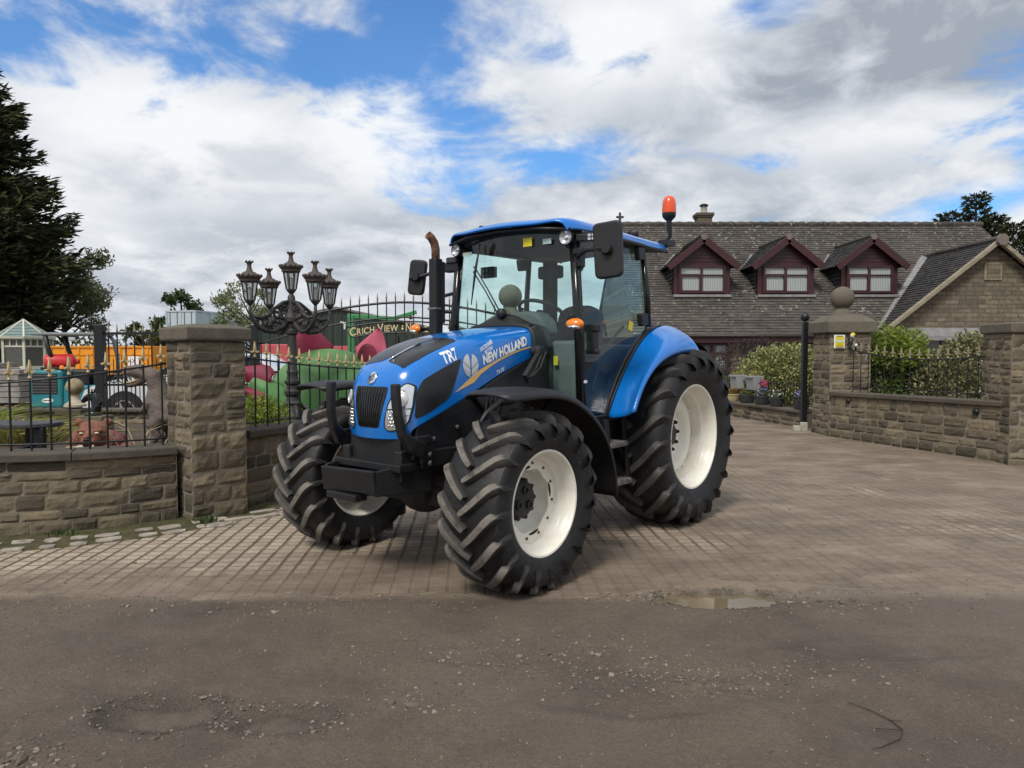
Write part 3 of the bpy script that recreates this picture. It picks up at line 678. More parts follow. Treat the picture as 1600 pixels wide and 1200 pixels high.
# nose emblem: chrome leaf shield
def leaf_emblem(parent, name, fn, c, rx, ry, m, th=.004, tilt=0.):
    """oval leaf badge cut by a stem and slanted veins, laid on the hood"""
    g = MB()
    for sgn in (1, -1):
        for (t0, t1) in ((-.98, -.30), (-.24, .28), (.34, .97)):
            pts = []
            for j in range(7):                    # outer rim of the blade
                t = t0 + (t1 - t0) * j / 6; pts.append((sgn * rx * math.sqrt(max(0, 1 - t*t)) * (1.0 if t > -.5 else .96), t * ry))
            inn = [(sgn * rx * .08, max(-ry*.98, (t1 - .62) * ry)), (sgn * rx * .08, max(-ry*.99, (t0 - .62) * ry))]
            poly = pts + inn
            vs, fs = fill(poly, .012); g.add([fn(c[0] + a, c[1] + b, th) for a, b in vs], fs)
    return g.build(name, m, parent, smooth=True)
em = MB()
p = on_front(0, 1.315, .0); nrm = hit((4, 0, 1.315), (-1, 0, 0))[1]; nrm = nrm if nrm.x > 0 else -nrm
M = Matrix.Translation(p) @ nrm.to_track_quat('Z', 'Y').to_matrix().to_4x4()
em.lathe([(.001, .0), (.037, .0), (.037, .006), (.030, .011), (0, .014)], 24, M @ Matrix.Diagonal((1, 1.2, 1, 1)))
emb = em.build('emblem', M_CHROME, hood, smooth=True, angle=R(35))
g = MB()
for k in (-1, 0, 1): g.bar(M @ Vector((-.022, -.012 + .016*k - .006, .0145)), M @ Vector((.022, .008 + .016*k, .0145)), .004, .003)
g.build('emblem_vein', M_BLK, emb)
def text_on(parent, name, body, size, fn, org, ux, uz, m, shear=0., bold=0., off=.004, xs=1.):
    """lettering: local x runs along ux, local y along uz, both in the surface's own 2D coordinates"""
    cu = bpy.data.curves.new('txt', 'FONT'); cu.body = body; cu.size = size; cu.shear = shear; cu.offset = bold
    o = bpy.data.objects.new('txt', cu); C.objects.link(o); dg = bpy.context.evaluated_depsgraph_get(); dg.update()
    me = bpy.data.meshes.new_from_object(o.evaluated_get(dg)); bpy.data.objects.remove(o)
    g = MB(); g.add([fn(org[0] + (v.co.x*xs)*ux[0] + v.co.y*uz[0], org[1] + (v.co.x*xs)*ux[1] + v.co.y*uz[1], off) for v in me.vertices], [tuple(p.vertices) for p in me.polygons])
    return g.build(name, m, parent)
for s in (1, -1):
    fn = lambda a, b, off, s=s: on_side(a, b, s, off)
    if s > 0:
        text_on(hood, 'lettering', 'NEW HOLLAND', .088, fn, (2.073, 1.400), (-.960, .280), (.12, .99), M_WHITE, 0., .0045, xs=.79)
        text_on(hood, 'lettering', 'TR7', .104, fn, (2.430, 1.404), (-.955, .27), (.10, .99), M_WHITE, .0, .003, xs=.78)
        text_on(hood, 'lettering', 'T4.95', .040, fn, (1.938, 1.324), (-.95, .31), (.1, .99), M_WHITE, .25, .0008, xs=1.0)
        text_on(hood, 'lettering', 'LINCOLNSHIRE', .036, fn, (2.092, 1.488), (-.915, .40), (.15, .985), M_WHITE, .15, .0006, xs=.60)
        text_on(hood, 'lettering', 'MOTORS', .034, fn, (2.052, 1.470), (-.915, .40), (.15, .985), M_WHITE, .15, .0006, xs=.66)
        leaf_emblem(hood, 'leaf_badge', fn, (2.197, 1.395), .074, .080, M_SILV)
    ST = [(2.352,1.215),(2.284,1.258),(2.201,1.312),(2.116,1.360),(2.03,1.394),(1.926,1.432),(1.805,1.471),(1.665,1.508),(1.535,1.531),(1.535,1.520),(1.665,1.496),(1.805,1.457),(1.919,1.418),(2.002,1.381),(2.097,1.333),(2.165,1.278),(2.279,1.240)]
    patch('gold_stripe', ST, fn, M_GOLDP, hood, .02, .0022)

# black trim behind the hood and the arch below it
M_BR = mat('black_trim', (.014, .015, .016), .55, var=.2)
g = MB(); sec = [(r[0], r[1]) for r in ((.36,1.45),(.368,1.53),(.36,1.63),(.31,1.688),(.18,1.700),(0,1.704))]
sec = [(-y, z) for y, z in sec] + sec[-2::-1]
g.grid([[(1.515, y, z) for y, z in sec], [(1.43, y*1.02, z + .012) for y, z in sec], [(1.30, y*1.02, z + .008) for y, z in sec]])
g.build('hood_surround', M_BR, trac, smooth=True, sub=1, solid=.02)
def slab_side(name, poly, y0, y1, m, bevel=.012):
    g = MB()
    for s in (1, -1): g.prism([(x, z) for x, z in poly], y0, y1, Matrix(((1,0,0,0),(0,0,s,0),(0,1,0,0),(0,0,0,1))))
    return g.build(name, m, trac, bevel=bevel)
# engine side panels, arch filler, chassis
slab_side('engine_side', [(2.66,1.02),(2.40,1.11),(2.17,1.20),(2.0,1.27),(1.78,1.35),(1.5,1.44),(1.30,1.45),(1.30,.80),(1.75,.74),(2.15,.70),(2.6,.72),(2.70,.80)], .16, .315, M_CHAS)
slab_side('arch_panel', [(2.17,1.19),(2.0,1.275),(1.80,1.355),(1.60,1.42),(1.42,1.462),(1.33,1.45),(1.30,1.10),(1.62,1.0),(1.95,1.02),(2.08,1.10)], .317, .352, M_BLK)
g = MB()
for s in (1, -1):
    for k in range(5): g.box((2.05 - .045*k, s*.356, 1.09 + .0*k), (.014, .012, .15), rot=Matrix.Rotation(R(-14), 3, 'Y'))
g.build('vent_louvre', M_CHAS, trac, bevel=.003)
g = MB()
g.box((1.9, 0, .98), (1.6, .30, .62)); g.box((1.2, 0, .72), (2.0, .40, .38)); g.box((.35, 0, .75), (1.1, .5, .45)); g.box((0, 0, ZR), (.34, 1.0, .36))
g.tube([(0, -.66, ZR), (0, .66, ZR)], .13, 16); g.box((1.05, 0, 1.02), (.5, 1.16, .10)); g.box((.6, 0, .95), (1.2, 1.1, .12))
g.box((1.15, .50, .72), (.50, .26, .42)); g.box((1.15, -.50, .72), (.50, .26, .42))
g.build('chassis', M_CHAS, trac, bevel=.03)
g = MB()
g.box((WB, 0, ZF), (.22, 1.0, .24)); g.tube([(WB, -.66, ZF), (WB, -.36, ZF)], .13, 14); g.tube([(WB, .36, ZF), (WB, .66, ZF)], .13, 14)
g.tube([(WB, -.78, ZF), (WB, .78, ZF)], .115, 16); g.ball((WB, 0, ZF), (.22, .2, .2)); g.tube([(WB-.22, -.66, ZF+.02), (WB-.22, .66, ZF+.02)], .028, 8)
for s in (1, -1): g.box((WB, s*.68, ZF), (.2, .12, .34)); g.box((WB + .05, s*.26, .76), (.9, .07, .2))
g.build('front_axle', M_CHAS, trac, bevel=.02)
# front weight carrier: a black tray bracket under the nose
g = MB()
g.box((2.60, 0, .84), (.30, .50, .20)); g.box((2.66, 0, .755), (.34, .66, .05)); 
g.add([(2.92, -.30, .735), (2.92, .23, .750), (2.90, .23, .60), (2.90, -.30, .575), (2.96, -.30, .735), (2.96, .23, .75), (2.94, .23, .60), (2.94, -.30, .575)], [(0,1,2,3),(4,5,6,7),(0,1,5,4),(1,2,6,5),(2,3,7,6),(3,0,4,7)])
for s, y in ((1, .33), (-1, -.33)):
    y2 = .23 if s > 0 else -.30
    g.add([(2.55, y, .80), (2.55, y, .58), (2.93, y2, .585), (2.93, y2, .745), (2.55, y - s*.03, .80), (2.55, y - s*.03, .58), (2.93, y2 - s*.03, .585), (2.93, y2 - s*.03, .745)], [(0,1,2,3),(4,5,6,7),(0,1,5,4),(1,2,6,5),(2,3,7,6),(3,0,4,7)])
g.box((2.74, -.03, .60), (.36, .52, .03)); g.box((2.92, -.08, .56), (.10, .30, .045))
g.build('front_weight_bracket', M_BLK, trac, bevel=.008)
g = MB(); g.box((2.64, 0, .875), (.10, .52, .12)); g.box((2.69, 0, .875), (.03, .46, .10))
for s in (1, -1): g.box((2.35, s*.345, .80), (.62, .025, .115)); 
g.build('front_rail', M_CHAS, trac, bevel=.01)
g = MB()
for s in (1, -1):
    for x, z in ((2.60, .83), (2.60, .775), (2.10, .80)): g.lathe([(.018, 0), (.018, .01), (.01, .016), (0, .016)], 6, Matrix.Translation((x, s*.357, z)) @ Matrix.Rotation(-s*PI/2, 4, 'X'))
g.build('rail_bolt', M_STEEL, trac)
for s in (1, -1):                           # guard posts in front of the lamps
    g = MB(); pts = [(2.66, s*.36, .86), (2.75, s*.36, .90), (2.82, s*.345, .98), (2.845, s*.335, 1.10), (2.85, s*.325, 1.22), (2.848, s*.322, 1.29)]
    for i in range(len(pts)-1): pass
    w2 = .026; rowsA = []
    for i, p in enumerate(pts):
        a = Vector(pts[max(i-1, 0)]); b = Vector(pts[min(i+1, len(pts)-1)]); d = (b - a).normalized(); nx = Vector((d.z, 0, -d.x)) 
        P0 = Vector(p); wy = Vector((0, .029, 0)); th = nx * (.024 if i > 1 else .05)
        rowsA.append([P0 - wy - th, P0 + wy - th, P0 + wy + th, P0 - wy + th])
    g.grid(rowsA, closed=True); g.f.append((0, 1, 2, 3)); k = len(g.v); g.f.append((k-4, k-3, k-2, k-1))
    g.build('lamp_guard', M_BLK, trac, bevel=.012, bseg=3)
    MB().box((2.62, s*.352, .855), (.10, .03, .17)).box((2.66, s*.36, .93), (.12, .03, .05)).build('guard_bracket', M_CHAS, trac, bevel=.006)

# front mudguards
for s in (1, -1):
    prof = [(2.66,1.236),(2.56,1.258),(2.40,1.268),(2.20,1.262),(2.02,1.225),(1.86,1.150),(1.70,1.040),(1.58,.905),(1.50,.76),(1.455,.60),(1.445,.47)]
    rws = []
    for i, (x, z) in enumerate(prof):
        a = prof[max(i-1, 0)]; b = prof[min(i+1, len(prof)-1)]; dx, dz = b[0]-a[0], b[1]-a[1]; L = math.hypot(dx, dz); nx, nz = dz/L*-1, dx/L
        if nz > 0 or (abs(nz) < .3 and nx > 0): pass
        ins = Vector((WB - x, 0, ZF - z)).normalized()
        wy = .22 if i > 0 else .17
        rws.append([Vector((x, s*(YF + .01 + yy*wy*1.0), z)) + ins * dd for yy, dd in ((-1., .055), (-.93, .012), (-.7, .0), (0, -.008), (.7, .0), (.93, .012), (1., .06))])
    MB().grid(rws).build('front_mudguard', M_BLK, trac, smooth=True, sub=1, solid=.012)
    MB().bar((WB, s*.70, ZF+.15), (WB-.25, s*.74, 1.22), .05).bar((WB-.05, s*.72, ZF+.15), (1.9, s*.80, 1.14), .04).build('mudguard_stay', M_CHAS, trac)

# hoses, ram and pipes round the front axle
for s in (1, -1):
    MB().tube([(2.05, s*.30, .92), (2.2, s*.42, .80), (2.3, s*.52, .72), (WB - .1, s*.60, .62)], .014, 6).build('hydraulic_hose', M_BLK, trac, smooth=True)
    MB().tube([(1.75, s*.34, 1.12), (1.95, s*.40, 1.14), (2.12, s*.42, 1.06), (2.2, s*.36, .90)], .022, 8).build('hydraulic_hose', M_BLK, trac, smooth=True)
    MB().tube([(WB - .20, s*.14, ZF + .10), (WB - .20, s*.42, ZF + .10)], .036, 10).build('steering_ram', M_CHAS, trac, smooth=True, angle=R(40))
    MB().tube([(WB - .20, s*.42, ZF + .10), (WB - .20, s*.60, ZF + .08)], .016, 8).build('ram_rod', M_CHROME, trac, smooth=True)
    for x, z in ((2.52, .92), (2.30, .98), (2.02, .86), (1.8, .92)): MB().lathe([(.016, 0), (.016, .01), (.009, .014), (0, .014)], 6, Matrix.Translation((x, s*.315, z)) @ Matrix.Rotation(-s*PI/2, 4, 'X')).build('chassis_bolt', M_STEEL, trac)
# rear mudguards, blue
for s in (1, -1):
    CX, CZ = .04, ZR
    inner = [(.965,.970),(.875,1.12),(.765,1.265),(.635,1.41),(.48,1.55),(.29,1.668),(.10,1.715),(-.03,1.71),(-.10,1.68),(-.14,1.63)]
    outer = [(1.055,1.04),(.995,1.145),(.915,1.25),(.82,1.335),(.70,1.415),(.54,1.48),(.34,1.525),(.14,1.545),(-.02,1.535),(-.09,1.50)]
    rws = []; trm = []
    for i in range(len(inner)):
        a = Vector((inner[i][0], 0, inner[i][1])); b = Vector((outer[i][0], 0, outer[i][1]))
        rad = (a - Vector((CX, 0, CZ))).normalized(); lip = Vector((CX, 0, CZ)) - b; lip.normalize()
        f = .98 if i else .96
        trm.append([a - rad*.22 + Vector((0, s*.585, 0)), a + rad*.004 + Vector((0, s*.609, 0)), a + rad*.010 + Vector((0, s*.676, 0))]); rws.append([a + rad*.004 + Vector((0, s*.674, 0)), a + rad*.014 + Vector((0, s*.72, 0)), a.lerp(b, .18) + rad*.008 + Vector((0, s*.80, 0)), a.lerp(b, .5) + rad*.008 + Vector((0, s*.90, 0)), b + rad*.010 + Vector((0, s*.955, 0)), b + lip*.045 + Vector((0, s*.965, 0)), b + lip*.06 + Vector((0, s*.94, 0))])
    MB().grid(rws).build('rear_mudguard', M_BLUE, trac, smooth=True, sub=2, solid=.012)
    MB().grid(trm).build('cab_side_trim', M_CABD, trac, smooth=True, solid=.008)
    und = [[(CX + .83*math.cos(t), s*yy, CZ + .83*math.sin(t)) for yy in (.52, .62, .80, .92)] for t in [R(15 + 12*k) for k in range(13)]]
    MB().grid(und).build('wheel_arch_liner', M_BLK, trac, smooth=True)
    # rubber seal running along the guard
    MB().tube([Vector((x + .014, s*.678, z + .008)) for x, z in inner[:7]], .011, 6).build('guard_seal', M_BR, trac, smooth=True)

# ---- cab
ZT = 2.36
def gl(name, rws, m=M_GLASS, sub=0, parent=trac): return MB().grid(rws).build(name, m, parent, smooth=True, sub=sub)
A0, A1 = (1.30, .655, 1.00), (1.315, .585, ZT); Amid = (1.33, .645, 1.70)
Cb, Cm, Ct = (.30, .665, 1.70), (.305, .655, 2.0), (.325, .610, 2.39)
for s in (1, -1):
    f = lambda p: (p[0], s*p[1], p[2])
    MB().tube([f(A0), f(Amid), f(A1)], .036, 8).build('front_pillar', M_BLKG, trac, smooth=True)
    MB().tube([f(Cb), f(Cm), f(Ct)], .026, 8).build('rear_pillar', M_BLKG, trac, smooth=True)
    # door: glass pane with a dark edge that follows the mudguard
    DOOR = [(1.275,.985),(1.29,1.35),(1.30,1.70),(1.298,2.05),(1.285,2.345),(.80,2.375),(.345,2.385),(.325,2.05),(.31,1.76),(.335,1.685),(.53,1.555),(.69,1.425),(.82,1.275),(.93,1.12),(1.0,.985)]
    def fdoor(a, b, off, s=s):
        t = (b - 1.0) / 1.4; y = .665 - .012*t - .05*max(0, t - .45)/.55 + .006
        return Vector((a, s*(y + off), b))
    d = patch('door', DOOR, fdoor, M_GLASS, trac, .12, .0)
    rimv = [fdoor(a, b, .0) for a, b in DOOR]
    MB().tube(rimv + [rimv[0]], .010, 6).build('door_edge', M_BR, d, smooth=True)
    hb = MB(); hp = fdoor(1.17, 1.58, .02)
    hb.box(hp, (.05, .045, .20)); hb.box(hp + Vector((.0, s*.01, .09)), (.07, .05, .06)); hb.box(hp + Vector((-.0, s*.01, -.09)), (.05, .05, .04)); hb.build('door_handle', M_BLK, d, bevel=.012)
    MB().tube([fdoor(x, z, -.05) for x, z in ((1.12,1.17),(1.09,1.21),(1.05,1.30),(1.0,1.42),(.90,1.52),(.77,1.61),(.62,1.70))], .012, 6).build('door_rail', M_BR, d, smooth=True)
    for hz in (2.315, 1.76): MB().prism(rounded([(-.05, -.045), (.06, -.06), (.085, .05), (-.03, .055)], .02), .0, .05, Matrix.Translation(fdoor(.385 if hz > 2 else .40, hz, -.005)) @ Matrix(((1,0,0,0),(0,0,s,0),(0,1,0,0),(0,0,0,1)))).build('door_hinge', M_BLK, d, bevel=.008)
# windscreen: bowed, down to the hood sides
rws = []
for t in (0, .25, .5, .75, 1.):
    z = 1.20 + (2.385 - 1.20)*t; hw = .640 + .008*math.sin(PI*t) - .066*max(0, t-.35)/.65
    rws.append([(1.325 + .115*(1 - (k/6.)**2) - .01*t, hw*k/6., z + .025*(1-(k/6.)**2)*t) for k in range(-6, 7)])
ws = gl('windscreen', rws)
for s in (1, -1): gl('lower_front_glass', [[(1.30, s*.655, 1.0), (1.30, s*.655, 1.2)], [(1.33, s*.37, 1.0), (1.36, s*.37, 1.2)]])
gl('rear_window', [[(.28 - .11*(1 - (k/4)**2), .648*k/4, 1.62), (.31 - .11*(1 - (k/4)**2), .60*k/4, 2.38)] for k in range(-4, 5)])
g = MB(); g.add([(.16, -.62, 1.62), (.16, .62, 1.62), (.16, .6, 1.0), (.16, -.6, 1.0)], [(0,1,2,3)]); g.build('cab_back_panel', M_CABD, trac, solid=.02)
g = MB(); g.box((1.315, 0, 1.02), (.05, 1.30, .07)); g.box((.98, .655, .962), (.62, .04, .05)); g.box((.98, -.655, .962), (.62, .04, .05)); g.build('cab_sill', M_BLK, trac, bevel=.01)
g = MB(); g.box((.55, 0, 1.03), (1.5, 1.2, .05)); g.box((1.27, 0, 1.25), (.04, .72, .5)); g.box((.36, 0, 1.22), (.40, 1.1, .42)); g.build('cab_floor', M_CABD, trac, bevel=.02)
# wipers and cowl behind the hood
g = MB(); g.grid([[(1.42, y, 1.70 + .09*math.exp(-(y/.2)**4)) for y in (-.3,-.2,-.1,0,.1,.2,.3)], [(1.46, y, 1.70 + .055*math.exp(-(y/.2)**4)) for y in (-.3,-.2,-.1,0,.1,.2,.3)], [(1.50, y*1.05, 1.69) for y in (-.3,-.2,-.1,0,.1,.2,.3)]]); g.build('wiper_cowl', M_BLK, trac, smooth=True, sub=1, solid=.01)
g = MB(); g.lathe([(.04, 0), (.04, .04), (.025, .055), (0, .055)], 16, Matrix.Translation((1.44, .0, 1.79)) @ Matrix.Rotation(PI/2, 4, 'Y')); g.tube([(1.475, 0, 1.80), (1.47, -.13, 1.98), (1.462, -.27, 2.16), (1.455, -.30, 2.18)], .006, 6); g.tube([(1.475, -.035, 1.80), (1.468, -.165, 1.98), (1.46, -.30, 2.14)], .006, 6)
g.tube([(1.44, -.245, 2.36), (1.462, -.275, 2.15), (1.475, -.31, 1.87)], [.006, .011, .004], 6); g.build('wiper', M_BLK, ws, smooth=True)
# roof
RS = [  # x, edge z, crown z, half width
    (1.455, 2.428, 2.452, .60), (1.43, 2.45, 2.485, .625), (1.30, 2.455, 2.520, .655), (1.0, 2.455, 2.550, .672), (.6, 2.445, 2.555, .675), (.25, 2.435, 2.545, .668), (-.05, 2.45, 2.53, .645), (-.17, 2.452, 2.49, .61), (-.19, 2.43, 2.45, .60)]
rws = []
for x, ze, zc, hw in RS:
    fr = lambda k: (1 - abs(k)**2.3)
    ks = (-1, -.985, -.9, -.65, -.3, 0, .3, .65, .9, .985, 1)
    row = []
    for k in ks:
        z = ze + (zc - ze) * fr(k); xx = x + (.10*(1 - k*k) if x > 1.25 else 0)
        if abs(k) == 1: z = ze - .055
        elif abs(k) == .985: z = ze - .008
        elif abs(k) == .9: z += .034 if x > 1.1 else .004
        row.append((xx - (.03*abs(k)**4 if x > 1.35 else 0), hw*k, z))
    rws.append(row)
roof = MB().grid(rws).build('roof', M_BLUE, trac, smooth=True, sub=2, solid=.02)
lin = [[(x*.985 - (.02 if x > 1 else -.01), hw*.955*k, ze - .035 + .03*(1-k*k)) for k in (-1, -.6, 0, .6, 1)] for x, ze, zc, hw in RS[1:-1]]
MB().grid(lin).build('headliner', M_CABD, roof, smooth=True, solid=.03)
g = MB(); g.tube([(1.40, -.62, 2.392), (1.475, -.35, 2.418), (1.50, 0, 2.426), (1.475, .35, 2.418), (1.40, .62, 2.392)], .014, 6); g.tube([(1.30, .655, 2.375), (.6, .662, 2.385), (-.1, .625, 2.39)], .02, 6); g.tube([(1.30, -.655, 2.375), (.6, -.662, 2.385), (-.1, -.625, 2.39)], .02, 6); g.build('roof_seal', M_BLK, roof, smooth=True)
g = MB(); g.box((.52, -.12, 2.575), (.10, .05, .03)); g.box((1.30, -.35, 2.527), (.04, .03, .02)); g.build('roof_bracket', M_BLK, roof, bevel=.005)
def work_light(p, d, r, parent):
    d = Vector(d).normalized(); M = Matrix.Translation(p) @ d.to_track_quat('Z', 'Y').to_matrix().to_4x4()
    b = MB().lathe([(r*.55, -.07), (r*.9, -.05), (r*1.02, -.01), (r*1.02, .012), (r*.9, .014), (r*.88, .004)], 24, M).build('work_light', M_BLK, parent, smooth=True, angle=R(40))
    MB().lathe([(r*.90, .008), (r*.6, -.006), (r*.25, -.018), (r*.2, .0), (0, .004)], 24, M).build('lamp_reflector', M_REFL, b, smooth=True)
    MB().lathe([(r*.91, .010), (r*.6, .018), (0, .022)], 24, M).build('lamp_lens', M_LENS, b, smooth=True)
work_light((1.40, .575, 2.335), (1, .18, -.05), .056, roof); work_light((1.40, -.545, 2.345), (1, -.12, -.05), .056, roof)
g = MB(); g.box((1.34, -.64, 2.27), (.06, .13, .055)); g.build('work_light', M_BLK, roof, bevel=.012)
MB().box((1.372, -.64, 2.27), (.008, .11, .04)).build('lamp_lens', M_LENS, roof)
b = MB().box((1.30, .70, 2.335), (.05, .17, .055), rz=R(12)).build('light_bar', M_BLK, roof, bevel=.008)
g = MB()
for k in range(5):
    for j in range(2): g.box((1.332 - .006*k*.9, .635 + .031*k, 2.322 + .026*j), (.008, .022, .018), rz=R(12))
g.build('bar_led', M_CHROME, b)
# mirrors
def mirror(s, c, yaw, arm, w_=.20, h=.385):
    M = Matrix.Translation(c) @ Matrix.Rotation(yaw, 4, 'Z') @ Matrix.Rotation(R(5)*s, 4, 'X') @ Matrix(((0,0,1,0),(1,0,0,0),(0,1,0,0),(0,0,0,1)))
    poly = rounded([(-w_/2, -h/2), (w_/2*.82, -h/2), (w_/2, h/2), (-w_/2*.92, h/2)], .045, 5)
    o = MB().prism(poly, -.03, .03, M).build('mirror', M_BLK, trac, bevel=.014, bseg=3)
    MB().prism([(a*.9, b*.94) for a, b in poly], -.033, -.0305, M).build('mirror_glass', M_CHROME, o)
    g = MB(); g.tube(arm, .016, 8); g.lathe([(.035, -.02), (.04, 0), (.04, .03), (.03, .045), (0, .045)], 14, M @ Matrix.Translation((0, -.0, .03))); g.build('mirror_arm', M_BLK, o, smooth=True, angle=R(40))
    return o
mirror(1, (1.37, .93, 2.215), R(12), [(1.30, .61, 2.18), (1.36, .66, 2.20), (1.40, .76, 2.225), (1.41, .93, 2.225)], .225, .40)
mirror(-1, (1.40, -1.02, 2.145), R(26), [(1.28, -.60, 2.22), (1.33, -.78, 2.20), (1.43, -.98, 2.145), (1.46, -1.06, 2.14)], .16, .31)
MB().box((1.30, .625, 2.18), (.08, .07, .12)).box((1.33, .64, 2.235), (.05, .08, .05)).build('mirror_mount', M_BLK, trac, bevel=.01); MB().box((1.32, -.66, 2.215), (.07, .16, .085)).build('mirror_mount', M_BLK, trac, bevel=.01)
# indicators on the pillars
def indicator(p, s, yaw):
    M = Matrix.Translation(p) @ Matrix.Rotation(yaw, 4, 'Z') @ Matrix.Rotation(PI/2, 4, 'Y')
    b = MB().lathe([(.03, -.06), (.055, -.03), (.062, 0)], 20, M @ Matrix.Diagonal((.72, 1.15, 1, 1))).build('indicator', M_BLK, trac, smooth=True)
    top = MB(); bot = MB(); M2 = M @ Matrix.Diagonal((.72, 1.15, .75, 1))
    prof = [(math.cos(R(a))*.062, math.sin(R(a))*.062) for a in (0, 20, 40, 60, 80)] + [(0, .062)]
    top.lathe(prof, 24, M2); a_ = top.build('indicator_lens', M_AMB, b, smooth=True)
    MB().lathe([(math.cos(R(a))*.050, math.sin(R(a))*.052 + .017) for a in (0, 30, 60)] + [(0, .069)], 20, M2 @ Matrix.Translation((.030, 0, .012)) @ Matrix.Diagonal((.55, .85, 1, 1))).build('sidelight_lens', M_REFL, b, smooth=True)
indicator((1.40, .66, 1.692), 1, R(12)); indicator((1.42, -1.02, 1.69), -1, R(-15))
MB().bar((1.31, .64, 1.745), (1.41, .60, 1.742), .03).box((1.33, .65, 1.70), (.07, .05, .09)).build('indicator_bracket', M_BLK, trac, bevel=.008)
MB().tube([(1.36, -1.0, 1.69), (1.36, -.90, 1.69), (1.36, -.88, 1.75), (1.36, -.86, 1.80), (1.36, -.80, 1.83), (1.36, -.70, 1.835), (1.34, -.62, 1.83)], .016, 8).tube([(1.36, -.88, 1.75), (1.36, -.88, 1.63)], .016, 8).build('indicator_arm', M_BLK, trac, smooth=True)
MB().tube([(1.33, -.66, 1.99), (1.36, -.745, 1.97), (1.38, -.775, 1.90), (1.38, -.775, 1.62)], .016, 8).box((1.38, -.775, 1.76), (.04, .05, .09)).build('grab_rail', M_BLK, trac, smooth=True, angle=R(40))
# exhaust stack
ex = MB().prism(rounded([(-.045, -.042), (.045, -.042), (.045, .042), (-.045, .042)], .02), 1.45, 2.235, Matrix.Translation((1.70, -.49, 0))).build('exhaust_stack', M_BLK, trac, bevel=.008)
MB().bar((1.665, -.445, 1.72), (1.665, -.445, 2.21), .02, .03).build('exhaust_shield', M_BLK, ex)
MB().tube([(1.70, -.49, 2.2), (1.70, -.49, 2.31), (1.715, -.49, 2.36), (1.745, -.495, 2.40), (1.775, -.50, 2.42)], [.034, .034, .034, .033, .033], 14, cap=False).build('exhaust_tip', M_RUST, ex, smooth=True, solid=.004)
MB().box((1.70, -.49, 1.835), (.098, .092, .016)).build('exhaust_clamp', M_STEEL, ex, bevel=.003)
# beacon on its bent stalk
bc = MB().tube([(-.08, .60, 2.44), (-.09, .66, 2.52), (-.085, .66, 2.56), (-.08, .655, 2.68)], [.016, .018, .022, .026], 10).box((-.13, .61, 2.465), (.14, .10, .05)).build('beacon', M_BLK, trac, smooth=True, angle=R(40))
M = Matrix.Translation((-.08, .655, 2.66)) @ Matrix.Diagonal((1.0, 1.0, 1.05, 1))
MB().lathe([(.03, 0), (.045, .015), (.058, .03), (.062, .05), (.062, .062)], 20, M).build('beacon_base', M_BLK, bc, smooth=True, angle=R(40))
MB().lathe([(.062, .062), (.064, .08), (.060, .14), (.054, .17), (.040, .195), (.02, .205), (0, .207)], 20, M).build('beacon_lens', M_BEAC, bc, smooth=True)
work_light((-.12, .30, 2.585), (-.5, .6, .1), .055, roof)
# cab interior
st = MB().prism(rounded([(-.24, -.23), (.24, -.23), (.26, .23), (-.26, .23)], .06), .0, .13, Matrix.Translation((.60, 0, 1.44))).build('seat', M_SEAT, trac, bevel=.03, bseg=3)
MB().prism(rounded([(-.25, 0), (.25, 0), (.22, .46), (.12, .52), (-.12, .52), (-.22, .46)], .06), 0, .12, Matrix.Translation((.37, 0, 1.38)) @ Matrix.Rotation(R(-12), 4, 'Y') @ Matrix(((0,0,1,0),(1,0,0,0),(0,1,0,0),(0,0,0,1)))).build('seat_back', M_SEAT, st, bevel=.03, bseg=3)
MB().box((.60, 0, 1.25), (.40, .40, .38)).build('seat_base', M_CABD, st, bevel=.04)
sw = MB(); Ms = Matrix.Translation((.93, 0, 1.82)) @ Matrix.Rotation(R(-28), 4, 'Y')
sw.tube([Ms @ Vector((.20*math.cos(2*PI*k/32), .20*math.sin(2*PI*k/32), 0)) for k in range(33)], .016, 8, cap=False)
for k in range(3): sw.bar(Ms @ Vector((0, 0, -.03)), Ms @ Vector((.19*math.cos(2*PI*k/3+1), .19*math.sin(2*PI*k/3+1), 0)), .03, .015)
sw.lathe([(.0, -.05), (.05, -.05), (.05, 0), (0, .01)], 14, Ms); sw.build('steering_wheel', M_CABD, trac, smooth=True, angle=R(40))
g = MB(); g.prism(rounded([(-.22, 0), (.22, 0), (.20, .12), (.10, .20), (-.10, .20), (-.20, .12)], .05), 0, .2, Matrix.Translation((.98, 0, 1.62)) @ Matrix(((0,0,1,0),(1,0,0,0),(0,1,0,0),(0,0,0,1)))); g.box((1.08, 0, 1.35), (.22, .26, .62)); g.box((1.2, .44, 1.30), (.10, .24, .55)); g.box((1.2, -.44, 1.30), (.10, .24, .55)); g.build('dashboard', M_CABIN, trac, bevel=.03)
g = MB(); g.box((.52, -.46, 1.50), (.62, .15, .35)); g.box((.50, .48, 1.42), (.55, .12, .26)); g.build('side_console', M_CABD, trac, bevel=.04)
g = MB(); g.tube([(.5, -.40, 1.7), (.53, -.40, 1.82)], .01, 6); g.ball((.53, -.40, 1.84), .025); g.tube([(.35, -.38, 1.7), (.38, -.38, 1.80)], .01, 6); g.ball((.38, -.38, 1.81), .022); g.tube([(.55, .40, 1.62), (.58, .40, 1.72)], .01, 6); g.build('lever', M_CABD, trac, smooth=True)
MB().ball((.58, .40, 1.735), .022).build('lever_knob', mat('orange_knob', (.7, .15, .04), .4), trac, smooth=True)
g = MB(); g.box((.27, -.40, 2.0), (.06, .15, .70)); g.box((.29, -.38, 2.24), (.08, .26, .12)); g.build('cab_control_post', M_CABD, trac, bevel=.02)
